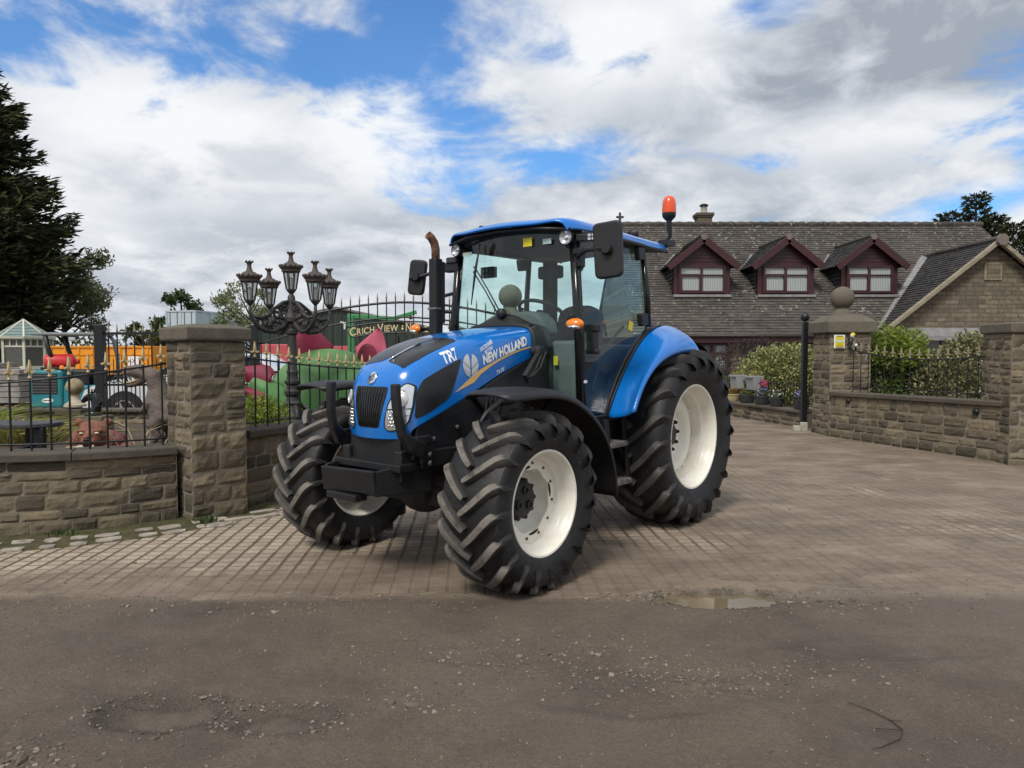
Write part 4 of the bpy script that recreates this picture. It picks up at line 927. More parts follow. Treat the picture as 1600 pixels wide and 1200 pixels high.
g = MB(); g.tube([(.86, .33, 2.3), (.86, .34, 2.2)], .012, 6); g.lathe([(.035, 0), (.035, .03), (0, .03)], 14, Matrix.Translation((.86, .34, 2.18)) @ Matrix.Rotation(PI/2, 4, 'Y')); g.box((1.20, -.36, 2.16), (.05, .14, .09)); g.build('cab_accessory', M_CABD, trac, smooth=True, angle=R(40))
# stickers
MB().box((1.426, .235, 2.33), (.003, .085, .065)).build('sticker', M_YEL, ws)
MB().box((1.39, -.43, 2.30), (.003, .10, .03)).box((1.398, .40, 2.325), (.003, .08, .04)).build('sticker', mat('pale_sticker', (.45, .6, .55), .5), ws)
MB().box((.60, .668, 1.70), (.06, .003, .075), rot=Matrix.Rotation(R(-15), 3, 'Y')).build('sticker', M_YEL, trac)
MB().box((1.28, .40, 1.42), (.003, .04, .07)).build('sticker', M_YEL, trac)
MB().box((1.31, .697, 1.265), (.04, .003, .022)).build('sticker', M_WHITE, trac)
# loader pivot and hydraulic link beside the hood
g = MB(); g.lathe([(.05, 0), (.05, .06), (.03, .075), (0, .075)], 16, Matrix.Translation((1.50, .36, 1.49)) @ Matrix.Rotation(-PI/2, 4, 'X')); g.bar((1.50, .41, 1.47), (1.72, .45, 1.29), .035, .075); g.tube([(1.47, .42, 1.50), (1.60, .45, 1.36), (1.70, .47, 1.30)], .012, 6); g.tube([(1.46, .44, 1.49), (1.57, .47, 1.37), (1.68, .48, 1.31)], .01, 6); g.build('bonnet_strut', M_CHAS, trac, bevel=.006)
# steps below the left door, fuel tank side
for z, y, x in ((.755, .69, .93), (.455, .71, .89)):
    stp = MB().box((x, y, z), (.26, .16, .03))
    for k in range(6): stp.box((x - .11 + .044*k, y, z + .02), (.012, .15, .014))
    stp.build('step', M_STEEL, trac, bevel=.004)
MB().bar((.80, .72, .96), (.74, .75, .44), .02, .06).bar((1.06, .72, .96), (1.03, .75, .44), .02, .06).build('step_hanger', M_BLK, trac, bevel=.004)
MB().prism(rounded([(.70,.60),(1.36,.60),(1.36,.94),(.62,.94)], .05), -.62, -.40, Matrix(((1,0,0,0),(0,0,-1,0),(0,1,0,0),(0,0,0,1)))).build('fuel_tank', M_CHAS, trac, bevel=.02)
# ------------------------------------------------------------------ stone walls, pillars, fences
M_STONE = mat('weathered_stone', (.175, .142, .10), .92, var=.35, scale=5, bump=.7, bscale=34, dirt=(.05, .046, .04), dirt_amt=.7, dirt_scale=2.2, attr='tone', attr_col=None)
def stone_mat(name, c0, c1, dark, lich=.25):
    m = bpy.data.materials.new(name); m.use_nodes = True; nt = m.node_tree; N = nt.nodes; b = N['Principled BSDF']
    geo = N.new('ShaderNodeNewGeometry'); at = N.new('ShaderNodeAttribute'); at.attribute_name = 'tone'
    def nz(sc, d=8, r=.6):
        n = N.new('ShaderNodeTexNoise'); n.inputs['Scale'].default_value = sc; n.inputs['Detail'].default_value = d; n.inputs['Roughness'].default_value = r; _link(nt, geo.outputs['Position'], n.inputs['Vector']); return n.outputs['Fac']
    def mr(v, a, c, lo=0., hi=1.):
        n = N.new('ShaderNodeMapRange'); n.inputs['From Min'].default_value = a; n.inputs['From Max'].default_value = c; n.inputs['To Min'].default_value = lo; n.inputs['To Max'].default_value = hi; _link(nt, v, n.inputs['Value']); return n.outputs[0]
    def mix(f, a, c):
        n = N.new('ShaderNodeMix'); n.data_type = 'RGBA'
        for i, q in ((0, f), (6, a), (7, c)):
            if isinstance(q, tuple): n.inputs[i].default_value = (*q, 1)
            else: _link(nt, q, n.inputs[i])
        return n.outputs[2]
    c = mix(at.outputs['Fac'], c0, c1); c = mix(mr(nz(9, 9, .7), .4, .75, 0, .45), c, tuple(v*.55 for v in c0))
    c = mix(mr(nz(2.1, 8, .65), .5, .72, 0, .55), c, dark); c = mix(mr(nz(60, 4, .6), .66, .72, 0, lich), c, (.42, .41, .35))
    sp = N.new('ShaderNodeSeparateXYZ'); _link(nt, geo.outputs['Position'], sp.inputs[0])
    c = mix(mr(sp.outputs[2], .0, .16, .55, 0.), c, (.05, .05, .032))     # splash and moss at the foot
    _link(nt, c, b.inputs['Base Color']); b.inputs['Roughness'].default_value = .93; b.inputs['Specular IOR Level'].default_value = .2
    bp = N.new('ShaderNodeBump'); bp.inputs['Strength'].default_value = .8; bp.inputs['Distance'].default_value = .012; _link(nt, nz(42, 9, .7), bp.inputs['Height']); _link(nt, bp.outputs[0], b.inputs['Normal'])
    return m
M_STONE = stone_mat('weathered_stone', (.078, .067, .050), (.26, .212, .142), (.05, .046, .040))
M_COPE = stone_mat('coping_stone', (.10, .088, .072), (.14, .12, .095), (.045, .042, .038), .35)
M_CAPS = stone_mat('cap_stone', (.12, .105, .085), (.17, .148, .112), (.07, .064, .052), .75)
M_MORT = mat('mortar', (.20, .17, .135), .95, var=.2, bump=.4, bscale=60)
class Path:
    def __init__(s, pts):
        P = [Vector((p[0], p[1])) for p in pts]; Q = []
        for i in range(len(P) - 1):                 # Catmull-Rom
            p0, p1, p2, p3 = P[max(i-1, 0)], P[i], P[i+1], P[min(i+2, len(P)-1)]
            for k in range(12):
                t = k / 12; Q.append(.5*((2*p1) + (p2-p0)*t + (2*p0-5*p1+4*p2-p3)*t*t + (3*p1-p0-3*p2+p3)*t**3))
        Q.append(P[-1]); s.Q = Q; s.S = [0.]
        for a, b in zip(Q, Q[1:]): s.S.append(s.S[-1] + (b - a).length)
        s.L = s.S[-1]
    def at(s, d):
        d = max(0, min(s.L, d)); i = max(0, min(len(s.Q)-2, next((k for k, v in enumerate(s.S) if v > d), len(s.S)-1) - 1))
        t = (d - s.S[i]) / max(1e-6, s.S[i+1] - s.S[i]); p = s.Q[i].lerp(s.Q[i+1], t); dr = (s.Q[i+1] - s.Q[i]).normalized()
        return p, dr
def stones(g, pos, L, z0, z1, ch=(.09, .165), ln=(.14, .42), bulge=.0055, gap=.0035, nx=8, nz_=4, joints=True):
    """rock-faced coursed stones; pos(s, out, z) gives the point"""
    z = z0
    while z < z1 - .03:
        h = rnd.uniform(*ch); h = h if z + h < z1 - .06 else z1 - z
        s = -rnd.uniform(0, ln[0])
        while s < L - .02:
            l = rnd.uniform(*ln); a = max(0, s); b = min(L, s + l); s += l
            if L - b < .09: b = L; s = L
            if b - a < .05: continue
            hh = [(z, z + h)]
            if h > .16 and rnd.random() < .25: m_ = z + h*rnd.uniform(.4, .6); hh = [(z, m_), (m_, z + h)]
            for za, zb in hh:
                tone = rnd.random(); sd = rnd.uniform(0, 99); bl = bulge*rnd.uniform(.5, 1.3); rows = []
                for j in range(nz_ + 1):
                    row = []
                    for i in range(nx + 1):
                        u, v = i/nx, j/nz_; e = min(u, 1-u)*(b-a); f = min(v, 1-v)*(zb-za); e = min(1., min(e, f)/.014)
                        o = bl*e*(.5 + 2.2*fbm(a*3 + u*(b-a)*9, v*(zb-za)*16, sd, 4)) + .004
                        if i in (0, nx) or j in (0, nz_): o = -.0045
                        row.append(pos(a + gap + u*(b-a-2*gap), o, za + gap + v*(zb-za-2*gap)))
                    rows.append(row)
                g.grid(rows, tone=tone)
        z += h
def stone_wall(name, pts, z0, z1, side, label, thick=.26, zend=None, cope=.07, **kw):
    P = Path(pts); root = empty(name, (*P.at(P.L*.5)[0], 0), label, 'wall'); off = root.location
    zz = lambda s: z1 + (0 if zend is None else (zend - z1) * s / P.L)
    def pos(s, o, z):
        p, d = P.at(s); n = Vector((d.y, -d.x))*side; q = p + n*o; t = (z - z0)/(z1 - z0)
        return Vector((q.x, q.y, z0 + t*(zz(s) - cope - z0))) - off
    g = MB(); stones(g, pos, P.L, z0, z1, **kw); g.build('stone_face', M_STONE, root, tone=True)
    def back(s, o, z): return pos(s, -thick - o, z)
    K = 24; core = MB()
    core.grid([[pos(P.L*k/K, -.004, z0 - .1), pos(P.L*k/K, -.004, z1 - .005), pos(P.L*k/K, -thick, z1 - .005), pos(P.L*k/K, -thick, z0 - .1)] for k in range(K+1)], closed=True); n0 = 0
    core.f.append((0,1,2,3)); k4 = len(core.v); core.f.append((k4-4, k4-3, k4-2, k4-1)); core.build('mortar_core', M_MORT, root)
    cg = MB(); s = 0.
    while s < P.L - .05:                       # coping slabs, butted
        l = min(rnd.uniform(.75, 1.1), P.L - s); 
        if P.L - s - l < .3: l = P.L - s
        rows = []; tn = rnd.random()
        for k in range(5):
            ss = s + .003 + (l - .006)*k/4; p, d = P.at(ss); n = Vector((d.y, -d.x))*side; zt = zz(ss)
            rows.append([Vector((*(p + n*o), z)) - off for o, z in ((.05, zt-cope), (.055, zt-.012), (.045, zt), (-thick-.035, zt), (-thick-.045, zt-.012), (-thick-.04, zt-cope))])
        o0 = len(cg.v); cg.grid(rows, closed=True, tone=tn); cg.f.append(tuple(o0+i for i in range(6))); cg.f.append(tuple(len(cg.v)-6+i for i in range(6))); s += l
    cg.build('coping', M_COPE, root, tone=True, bevel=.006)
    return root, P
def pillar(name, c, size, h, rz, label, cap_h=.11, cap_o=.05, ball=None, low=.05, rough=.0065):
    root = empty(name, (c[0], c[1], 0), label, 'gate pillar', rz=rz); g = MB(); hs = size/2
    for k in range(4):
        M = Matrix.Rotation(k*PI/2, 3, 'Z')
        stones(g, lambda s, o, z, M=M: M @ Vector((s - hs, -hs - o, z)), size, -.03, h, ch=(.10, .19), ln=(.14, .36), bulge=rough, nx=7, nz_=4)
    g.build('stone_face', M_STONE, root, tone=True)
    MB().box((0, 0, h/2 - .05), (size - .006, size - .006, h + .08)).build('mortar_core', M_MORT, root)
    q = hs + cap_o
    cp = MB(); cp.grid([[(-a, -a, z), (a, -a, z), (a, a, z), (-a, a, z)] for a, z in ((q - .012, h), (q, h + .012), (q, h + cap_h), (q*.55, h + cap_h + low), (.02, h + cap_h + low*1.15))], closed=True, tone=.5)
    cpo = cp.build('cap_stone', M_CAPS, root, tone=True, bevel=.012)
    if ball:
        zb = h + cap_h + low
        MB().lathe([(.26*size, zb - .02), (.25*size, zb + .03), (.17*size, zb + .09), (.15*size, zb + .12), (.18*size, zb + .14)], 24, tone=.5).build('ball_neck', M_CAPS, root, smooth=True, tone=True)
        MB().ball((0, 0, zb + .12 + ball*.92), ball, 28, 18, tone=.6).build('stone_ball', M_CAPS, root, smooth=True, tone=True)
    return root

M_IRON = mat('black_iron', (.008, .009, .011), .38, .0, var=.2, scale=20)
M_GOLD = mat('gold_finial_paint', (.50, .39, .21), .42, .25, var=.15, scale=30)
M_GOLDD = mat('dull_finial_paint', (.30, .26, .17), .5, .2, var=.15, scale=30)
def finial_mesh(sz=1., fleur=True):
    g = MB(); g.lathe([(.012, 0), (.017, .010), (.010, .022), (.008, .040), (.012, .05)], 8)
    if fleur:
        for ang in (0, PI/2):
            M = Matrix.Rotation(ang, 4, 'Z') @ Matrix(((1,0,0,0),(0,0,1,0),(0,1,0,0),(0,0,0,1)))
            g.prism([(-.046, .058), (-.036, .047), (-.012, .045), (0, .036), (.012, .045), (.036, .047), (.046, .058), (.034, .066), (.012, .066), (.015, .085), (.004, .155), (-.004, .155), (-.015, .085), (-.012, .066), (-.034, .066)], -.006, .006, M)
    else: g.lathe([(.010, .05), (.015, .075), (.002, .17)], 8)
    return g
FIN = {}
def finial(parent, loc, kind, m):
    k = (kind, m.name)
    if k not in FIN:
        FIN[k] = finial_mesh(1., kind == 'fleur').build('finial', m, parent, loc=loc); return FIN[k]
    c = FIN[k].copy(); C.objects.link(c); c.parent = parent; c.location = loc; return c
def fence(name, P, s0, s1, step, ztop, zbot, label, side, inset=.13, rail=.17, kind='fleur', m=M_GOLD, r=.0085, cat='fence', base=0.):
    root = empty(name, (*P.at((s0+s1)/2)[0], 0), label, cat); off = root.location
    def q(s, z):
        p, d = P.at(s); n = Vector((d.y, -d.x))*side; w_ = p - n*inset; return Vector((w_.x, w_.y, z)) - off
    n = int((s1 - s0)/step); K = 30
    MB().tube([q(s0 + (s1-s0)*k/K, ztop(s0 + (s1-s0)*k/K) - rail) for k in range(K+1)], .009, 6).build('top_rail', M_IRON, root, smooth=True)
    MB().tube([q(s0 + (s1-s0)*k/K, zbot(s0 + (s1-s0)*k/K)) for k in range(K+1)], .008, 6).build('bottom_rail', M_IRON, root, smooth=True)
    for k in range(n + 1):
        s = s0 + step*(k + .4) if s0 + step*(k + .4) < s1 else s1
        zt = ztop(s) - .155; a = q(s, zbot(s) - base); b = q(s, zt)
        o = MB().tube([(0, 0, 0), b - a], r, 8).build('bar', M_IRON, root, smooth=True, loc=a, angle=R(50))
        finial(o, b - a, kind, m)
    return root

# left front wall, pillar, wall behind the tractor, gate pillar behind the cab
LW, LP = stone_wall('stone_wall', [(-7.2, 5.0), (-5.4, 5.28), (-4.06, 5.62), (-3.43, 5.86), (-2.93, 6.24)], 0, .73, 1, 'low weathered stone wall in front of the tiger head and the teal machine', zend=.67)
MW, MP = stone_wall('stone_wall', [(-2.50, 6.72), (-2.31, 7.14), (-1.78, 8.3), (-1.15, 9.8), (-.40, 11.9)], 0, .75, 1, 'low stone wall running back behind the tractor front wheel, below the lantern post')
pillar('gate_pillar', (-2.775, 6.51), .50, 1.585, R(47), 'square stone pillar with flat cap between the two black railings, left of the tractor', .115, .045, low=.035)
pillar('gate_pillar', (-.03, 12.5), .72, 1.83, R(8), 'stone gate pillar with ball top seen through the tractor windscreen', .2, .07, ball=.205, low=.12)
def zl(s): t = s / LP.L; return 1.385 + .17*max(0, (t - .62)/.38)**1.7 + .15*max(0, (.45 - t)/.45)**2
fence('iron_fence', LP, 1.6, LP.L - .04, .146, lambda s: zl(s) + .01, lambda s: .775 - .05*s/LP.L, 'black iron railing with gold finials in front of the teal machine', 1, base=.06)
def zm(s): t = s / MP.L; return 1.45 + .17*max(0, (.42 - t)/.42)**1.6 + .25*max(0, (t - .6)/.4)**2
fence('iron_fence', MP, .04, MP.L - .1, .158, zm, lambda s: .80, 'black iron railing with gold finials in front of the green sculpture', 1, base=.06)

# right walls, pillars and railing
RWo, RPa = stone_wall('stone_wall', [(5.62, 12.62), (5.95, 11.6), (6.32, 10.5), (6.63, 9.5)], 0, .80, 1, 'low stone wall under the railing and clipped bushes, right of the ball pillar', zend=.83)
pillar('gate_pillar', (5.97, 13.02), .72, 1.83, 0, 'tall stone gate pillar with a stone ball and yellow notice', .2, .07, ball=.205, low=.13, rough=.008)
pillar('gate_pillar', (6.93, 9.72), .70, 1.74, R(-6), 'stone pillar with flat cap at the right edge beside the bushes', .13, .03, low=.02)
fence('iron_fence', RPa, .30, RPa.L - .02, .165, lambda s: 1.545 + .18*abs(2*s/RPa.L - 1.12)**2, lambda s: .90, 'dark iron railing with dull finials in front of the variegated bush', 1, kind='fleur', m=M_GOLDD, base=.09, r=.008)
GWo, GPa = stone_wall('stone_wall', [(5.75, 14.05), (5.42, 15.4), (5.08, 16.9), (4.75, 18.6), (4.4, 21.)], 0, .345, -1, 'very low garden wall carrying the flower pots', thick=.34, cope=.06, ln=(.2, .5), ch=(.09, .15), nx=4, nz_=3)
def plainfence(name, P, s0, s1, step, zt, zb, label, side, inset):
    root = empty(name, (*P.at((s0+s1)/2)[0], 0), label, 'fence'); off = root.location
    def q(s, z):
        p, d = P.at(s); n = Vector((d.y, -d.x))*side; w_ = p - n*inset; return Vector((w_.x, w_.y, z)) - off
    for nm, z in (('top_rail', zt - .10), ('bottom_rail', zb + .06)): MB().tube([q(s0 + (s1-s0)*k/16, z) for k in range(17)], .009, 6).build(nm, M_IRON, root)
    n = int((s1-s0)/step); pr = None
    for k in range(n):
        a = q(s0 + step*(k+.5), zb)
        if pr is None: o = pr = MB().tube([(0,0,0), (0,0,zt-zb-.05), (0,0,zt-zb)], [.007, .007, .001], 6).build('bar', M_IRON, root, loc=a)
        else: o = pr.copy(); C.objects.link(o); o.location = a
plainfence('garden_railing', GPa, .1, GPa.L - .3, .10, .92, .35, 'fine black garden railing behind the row of flower pots', -1, .27)

# ------------------------------------------------------------------ yard on the left
def remeshed(g, name, m, parent=None, vox=.012, smooth=3, loc=None, rz=0.):
    o = g.build('tmp', None); md = o.modifiers.new('r', 'REMESH'); md.mode = 'VOXEL'; md.voxel_size = vox; md2 = o.modifiers.new('s', 'SMOOTH'); md2.iterations = smooth; md2.factor = .5
    dg = bpy.context.evaluated_depsgraph_get(); dg.update(); me = bpy.data.meshes.new_from_object(o.evaluated_get(dg)); bpy.data.objects.remove(o)
    for p in me.polygons: p.use_smooth = True
    n = bpy.data.objects.new(name, me); C.objects.link(n); me.materials.append(m)
    if parent: n.parent = parent
    if loc: n.location = loc
    n.rotation_euler.z = rz; return n
bed = MB(); bd = [(-7.2, 5.25), (-5.4, 5.53), (-4.0, 5.9), (-3.0, 6.5), (-2.4, 7.3), (-1.95, 8.4), (-1.4, 9.7), (-1.3, 10.9), (-10, 10.9), (-10, 5.25)]
bed.prism(bd, -.1, .40); tag(bed.build('garden_bed', M_SOIL), kind='structure')
lw = stone_wall('stone_wall', [(-9.5, 11.0), (-7, 11.0), (-5.2, 11.0), (-3.4, 11.0), (-1.4, 11.05)], .3, .62, 1, 'low stone bed wall behind the tiger head and dinosaur', thick=.2, cope=.05, ln=(.2, .45), ch=(.08, .13), nx=4, nz_=3)
# inner gate and fence with ring frieze
gf = empty('iron_gate', (-6.05, 13, 0), 'tall black inner gate panel with ring frieze in front of the white car', 'gate')
MB().box((-1.40, 0, .995), (.165, .12, 1.99)).build('post', M_IRON, gf, bevel=.01); MB().box((1.40, 0, .995), (.15, .12, 1.99)).build('post', M_IRON, gf, bevel=.01)
for z, t in ((1.83, .045), (1.13, .04), (.90, .04), (.18, .045)): MB().box((0, 0, z), (2.66, .03, t)).build('rail', M_IRON, gf)
b0 = r0 = d0 = None
for k in range(17):
    x = -1.245 + .1557*k
    if b0 is None:
        b0 = MB().tube([(0,0,0), (0,0,1.68)], .013, 8).build('bar', M_IRON, gf, loc=(x, 0, .16)); MB().lathe([(.013, 1.68), (.02, 1.71), (.002, 1.86)], 8).build('spear_tip', M_GOLDD, b0)
        r0 = MB().tube([(.075*math.cos(2*PI*j/20), 0, .075*math.sin(2*PI*j/20)) for j in range(21)], .011, 6, cap=False).tube([(.05*math.cos(j*.5)*(1-j/14), 0, .05*math.sin(j*.5)*(1-j/14)) for j in range(12)], .011, 6).build('scroll_ring', M_IRON, gf, loc=(x + .078, 0, 1.015), smooth=True)
        d0 = MB().tube([(0,0,0), (0,0,1.0), (0,0,1.17), (0,0,1.25)], [.009, .009, .009, .001], 6).build('dog_bar', M_IRON, gf, loc=(x + .078, 0, .16))
    else:
        c = copy_tree(b0, gf); c.location.x = x
        if k < 16:
            for o in (r0, d0): c = o.copy(); C.objects.link(c); c.location.x = x + .078
ag = empty('iron_gate', (-1.94, 13, 0), 'arched black double gate with gold sign lettering behind the tractor bonnet', 'gate')
def arch(x): return 2.39 - .47*(abs(x)/2.6)**1.75
MB().tube([(-2.66 + 5.32*k/40, 0, arch(-2.66 + 5.32*k/40)) for k in range(41)], .022, 6).build('arch_rail', M_IRON, ag, smooth=True)
MB().tube([(-2.66 + 5.32*k/40, 0, arch(-2.66 + 5.32*k/40) - .27) for k in range(41)], .015, 6).build('lower_arch_rail', M_IRON, ag, smooth=True)
for z in (1.13, .90, .18): MB().box((0, 0, z), (5.3, .03, .04)).build('rail', M_IRON, ag)
for k in range(33):
    x = -2.60 + .1625*k; zt = arch(x) + .06; in_sign = -1.06 < x < 1.06
    o = MB().tube([(0, 0, 0), (0, 0, zt - .15)], .011, 6).build('bar', M_IRON, ag, loc=(x, .0, .15))
    MB().lathe([(.012, 0), (.017, .03), (.001, .14)], 8).build('spear_tip', M_GOLDD, o, loc=(0, 0, zt - .15))
for k in range(34):
    x = -2.60 + .1625*(k - .5); c = r0.copy(); C.objects.link(c); c.parent = ag; c.location = (x, 0, 1.015)
MB().box((2.75, 0, 1.0), (.15, .12, 2.0)).build('post', M_IRON, ag, bevel=.01)
def sarc(x, z0): return z0 - .10*(x/1.0)**2
sg = MB(); top = [(-1.06 + 2.12*k/24, -.03, sarc(-1.06 + 2.12*k/24, 2.035) + .01) for k in range(25)]; bot = [(-.96 + 1.92*k/24, -.03, sarc(-.96 + 1.92*k/24, 1.845)) for k in range(25)]
sg.tube(top + bot[::-1] + [top[0]], .014, 6); so_ = sg.build('sign_frame', M_IRON, ag, smooth=True)
M_GLET = mat('gold_sign_letters', (.62, .50, .28), .5, .1, var=.1, scale=20)
def arc_text(txt, sizes, x0, x1, parent):
    """capitals set along the sign's arc"""
    objs = []; tw_ = 0
    for ch, sz in zip(txt, sizes):
        if ch == ' ': tw_ += sz*.45; objs.append((None, sz*.45)); continue
        cu = bpy.data.curves.new('t', 'FONT'); cu.body = ch; cu.size = sz*1.36; cu.offset = .0025; cu.extrude = .006
        o = bpy.data.objects.new('t', cu); C.objects.link(o); dg = bpy.context.evaluated_depsgraph_get(); dg.update(); me = bpy.data.meshes.new_from_object(o.evaluated_get(dg)); bpy.data.objects.remove(o)
        w_ = max(v.co.x for v in me.vertices); objs.append((me, w_ + .012)); tw_ += w_ + .012
    k = (x1 - x0)/tw_; x = x0; g = MB()
    for me, w_ in objs:
        if me:
            xm = x + w_*k/2; sl = -.2*xm
            g.add([(x + v.co.x*k, -.045 - v.co.z, sarc(xm, 1.873) + v.co.y + (x + v.co.x*k - xm)*sl) for v in me.vertices], [tuple(p.vertices) for p in me.polygons])
        x += w_*k
    g.build('sign_lettering', M_GLET, parent)
arc_text('CRICH VIEW', [.155]+[.118]*4+[.118]+[.155]+[.118]*3, -.99, -.10, so_)
arc_text('N', [.155], .02, .13, so_); arc_text('E', [.118], .36, .44, so_)
MB().ball((-.03, -.045, 1.91), (.022, .01, .022)).ball((-.03, -.045, 1.955), (.014, .01, .02)).build('sign_ornament', M_GLET, so_, smooth=True)
MB().box((-1.10, -.05, 2.02), (.10, .04, .03), rot=Matrix.Rotation(R(15), 3, 'Y')).box((-1.07, -.05, 1.96), (.035, .04, .12)).build('white_bracket', mat('white_metal', (.6, .6, .6), .5), ag, bevel=.006)

# lantern post
M_CAST = mat('cast_iron_grey', (.036, .034, .034), .55, .2, var=.35, scale=18, bump=.3, bscale=70, dirt=(.10, .085, .07), dirt_amt=.35, dirt_scale=12)
M_CASTB = mat('cast_iron_brown', (.075, .058, .050), .6, .1, var=.3, scale=18, bump=.3, bscale=70)
M_LGL = glass_mat('lantern_glass', (.72, .74, .73), 1.0, 1.5, film=.55, film_col=(.5, .52, .5))
lp = empty('lantern_post', (-2.755, 9.0, .4), 'ornate cast iron lamp post with five lanterns behind the gold tipped railing', 'lamp post')
MB().lathe([(.26, 0), (.26, .10), (.22, .13), (.19, .20), (.20, .24), (.15, .27), (.11, .33), (.10, .42), (.115, .45), (.085, .48), (.075, .53), (.10, .56), (.105, .60), (.08, .63), (.075, .68), (.10, .70), (.10, .73), (.075, .75), (.065, .80), (.075, .84), (.06, .88), (.055, 1.30), (.075, 1.32), (.075, 1.36), (.06, 1.38), (.07, 1.44), (.10, 1.47), (.10, 1.52), (.075, 1.56), (.06, 1.62), (.05, 1.70), (.045, 1.78), (.02, 1.82)], 16).build('shaft', M_CAST, lp, smooth=True, angle=R(30))
g = MB()
for k in range(6):
    a = 2*PI*k/6; g.tube([((.14 + .10*math.sin(t*PI))*math.cos(a), (.14 + .10*math.sin(t*PI))*math.sin(a), .42 - .26*t) for t in [j/8 for j in range(9)]], .026, 6); g.ball((.25*math.cos(a), .25*math.sin(a), .20), .045, 8, 6)
g.build('scroll_feet', M_CAST, lp, smooth=True)
def lantern(parent, p, sc, top=False):
    e = MB().lathe([(.012, -.02), (.03, .0), (.055, .03), (.062, .05), (.055, .055)], 16, cap=True).build('lantern', M_CAST, parent, smooth=True, loc=p); e.scale = (sc,)*3
    n = 8; pts = lambda r, z: [(r*math.cos(2*PI*k/n), r*math.sin(2*PI*k/n), z) for k in range(n)]
    MB().grid([pts(.062, .055), pts(.098, .27)], closed=True).build('lantern_glass', M_LGL, e)
    f = MB()
    for a, b in zip(pts(.064, .05), pts(.101, .275)): f.tube([a, b], .008, 5)
    f.build('lantern_bars', M_CAST, e)
    g = MB().lathe([(.095, .265), (.112, .27), (.118, .285), (.118, .30), (.132, .31), (.140, .335), (.135, .345), (.12, .35), (.105, .355), (.075, .385), (.05, .395), (.042, .40), (.030, .43), (.024, .47), (.030, .49), (.045, .51), (.03, .512)], 24)
    for k in range(14):
        a = 2*PI*k/14; g.ball((.138*math.cos(a), .138*math.sin(a), .345), (.018, .018, .02), 6, 4)
    for k in range(6):
        a = 2*PI*k/6; g.ball((.042*math.cos(a), .042*math.sin(a), .515), (.012, .012, .016), 6, 4)
    g.build('lantern_top', M_CASTB, e, smooth=True, angle=R(40))
    MB().lathe([(.02, .055), (.02, .12), (.028, .15), (.022, .2), (0, .215)], 10).build('lantern_bulb', mat('frosted_bulb', (.7, .7, .66), .3) if 'frosted_bulb' not in bpy.data.materials else bpy.data.materials['frosted_bulb'], e, smooth=True)
    return e
lantern(lp, (0, 0, 1.82), .98)
for k, (cx_, cy_) in enumerate(((-.68, -.73), (.73, -.68), (.68, .73), (-.73, .68))):
    d = Vector((cx_, cy_, 0)); g = MB()
    arm = [(0.03, 1.50), (.12, 1.40), (.24, 1.34), (.36, 1.35), (.46, 1.41), (.53, 1.49), (.55, 1.56), (.55, 1.65)]
    g.tube([d*r + Vector((0, 0, z)) for r, z in arm], [.035, .034, .032, .030, .028, .024, .020, .018], 8)
    for c_, r_, s_ in (((.20, 1.56), .085, 1), ((.10, 1.66), .065, -1), ((.36, 1.47), .06, 1), ((.28, 1.42), .05, -1), ((.47, 1.46), .035, -1)):
        g.tube([d*(c_[0] + r_*(1 - j/20)*math.cos(s_*j*.55)) + Vector((0, 0, c_[1] + r_*(1 - j/20)*math.sin(s_*j*.55))) for j in range(18)], .017, 6)
    g.tube([d*r + Vector((0, 0, z)) for r, z in ((.03, 1.72), (.12, 1.70), (.22, 1.63), (.30, 1.54), (.40, 1.50), (.50, 1.52))], .022, 6)
    for j in range(7): g.ball(d*(.08 + .055*j) + Vector((0, 0, 1.50 - .02*j + .03*(j % 2))), (.03, .03, .035), 7, 5)
    ar = g.build('scroll_arm', M_CAST, lp, smooth=True); lantern(lp, d*.55 + Vector((0, 0, 1.66)), .98)

# green sculpture with pink ears
M_GRN = mat('green_paint', (.085, .22, .065), .6, var=.3, scale=4, bump=.1, bscale=20, dirt=(.16, .25, .10), dirt_amt=.6, dirt_scale=3)
M_PINK = mat('pink_paint', (.52, .10, .16), .6, var=.2, scale=6); M_CRIM = mat('crimson_paint', (.20, .012, .040), .6, var=.3, scale=5)
gs = empty('garden_sculpture', (-2.60, 10.2, .4), 'big round green painted sculpture with pink and crimson ears behind the railing', 'sculpture')
g = MB(); g.ball((0, 0, .48), (.82, .62, .66), 32, 22); g.ball((-.62, -.25, .35), (.34, .32, .38)); g.ball((.45, -.2, .30), (.36, .34, .36)); remeshed(g, 'body', M_GRN, gs, .03, 6)
def ear(M, w_, h, cup):  # pointed leaf shaped ear
    g = MB(); rows = []
    for j in range(11):
        t = j/10; wd = w_*(.62 + .38*math.sin(min(1., t/.3)*PI/2))*(1 - max(0, t - .15)/.85)**.75 if t < 1 else 0; row = []
        for i in range(9):
            u = i/4. - 1; row.append(M @ Vector((u*wd, cup*(u*u) - .35*cup*t, h*t)))
        rows.append(row)
    return g.grid(rows)
e1 = Matrix.Translation((-.22, -.05, 1.0)) @ Matrix.Rotation(R(-12), 4, 'Y') @ Matrix.Rotation(R(18), 4, 'Z')
ear(e1, .36, .52, .10).build('ear', M_CRIM, gs, smooth=True, sub=1, solid=.045)
e2 = Matrix.Translation((.50, .05, .95)) @ Matrix.Rotation(R(22), 4, 'Y') @ Matrix.Rotation(R(-25), 4, 'Z')
r_ = ear(e2, .34, .52, .10).build('ear', M_PINK, gs, smooth=True, sub=1, solid=.045)
MB().ball((.58, -.16, 1.02), (.14, .035, .19), 20, 12).build('ear_lining', M_CRIM, gs, smooth=True)
g2 = empty('garden_sculpture', (-3.42, 9.6, .4), 'smaller green sculpture with drooping crimson ears beside the stone pillar', 'sculpture')
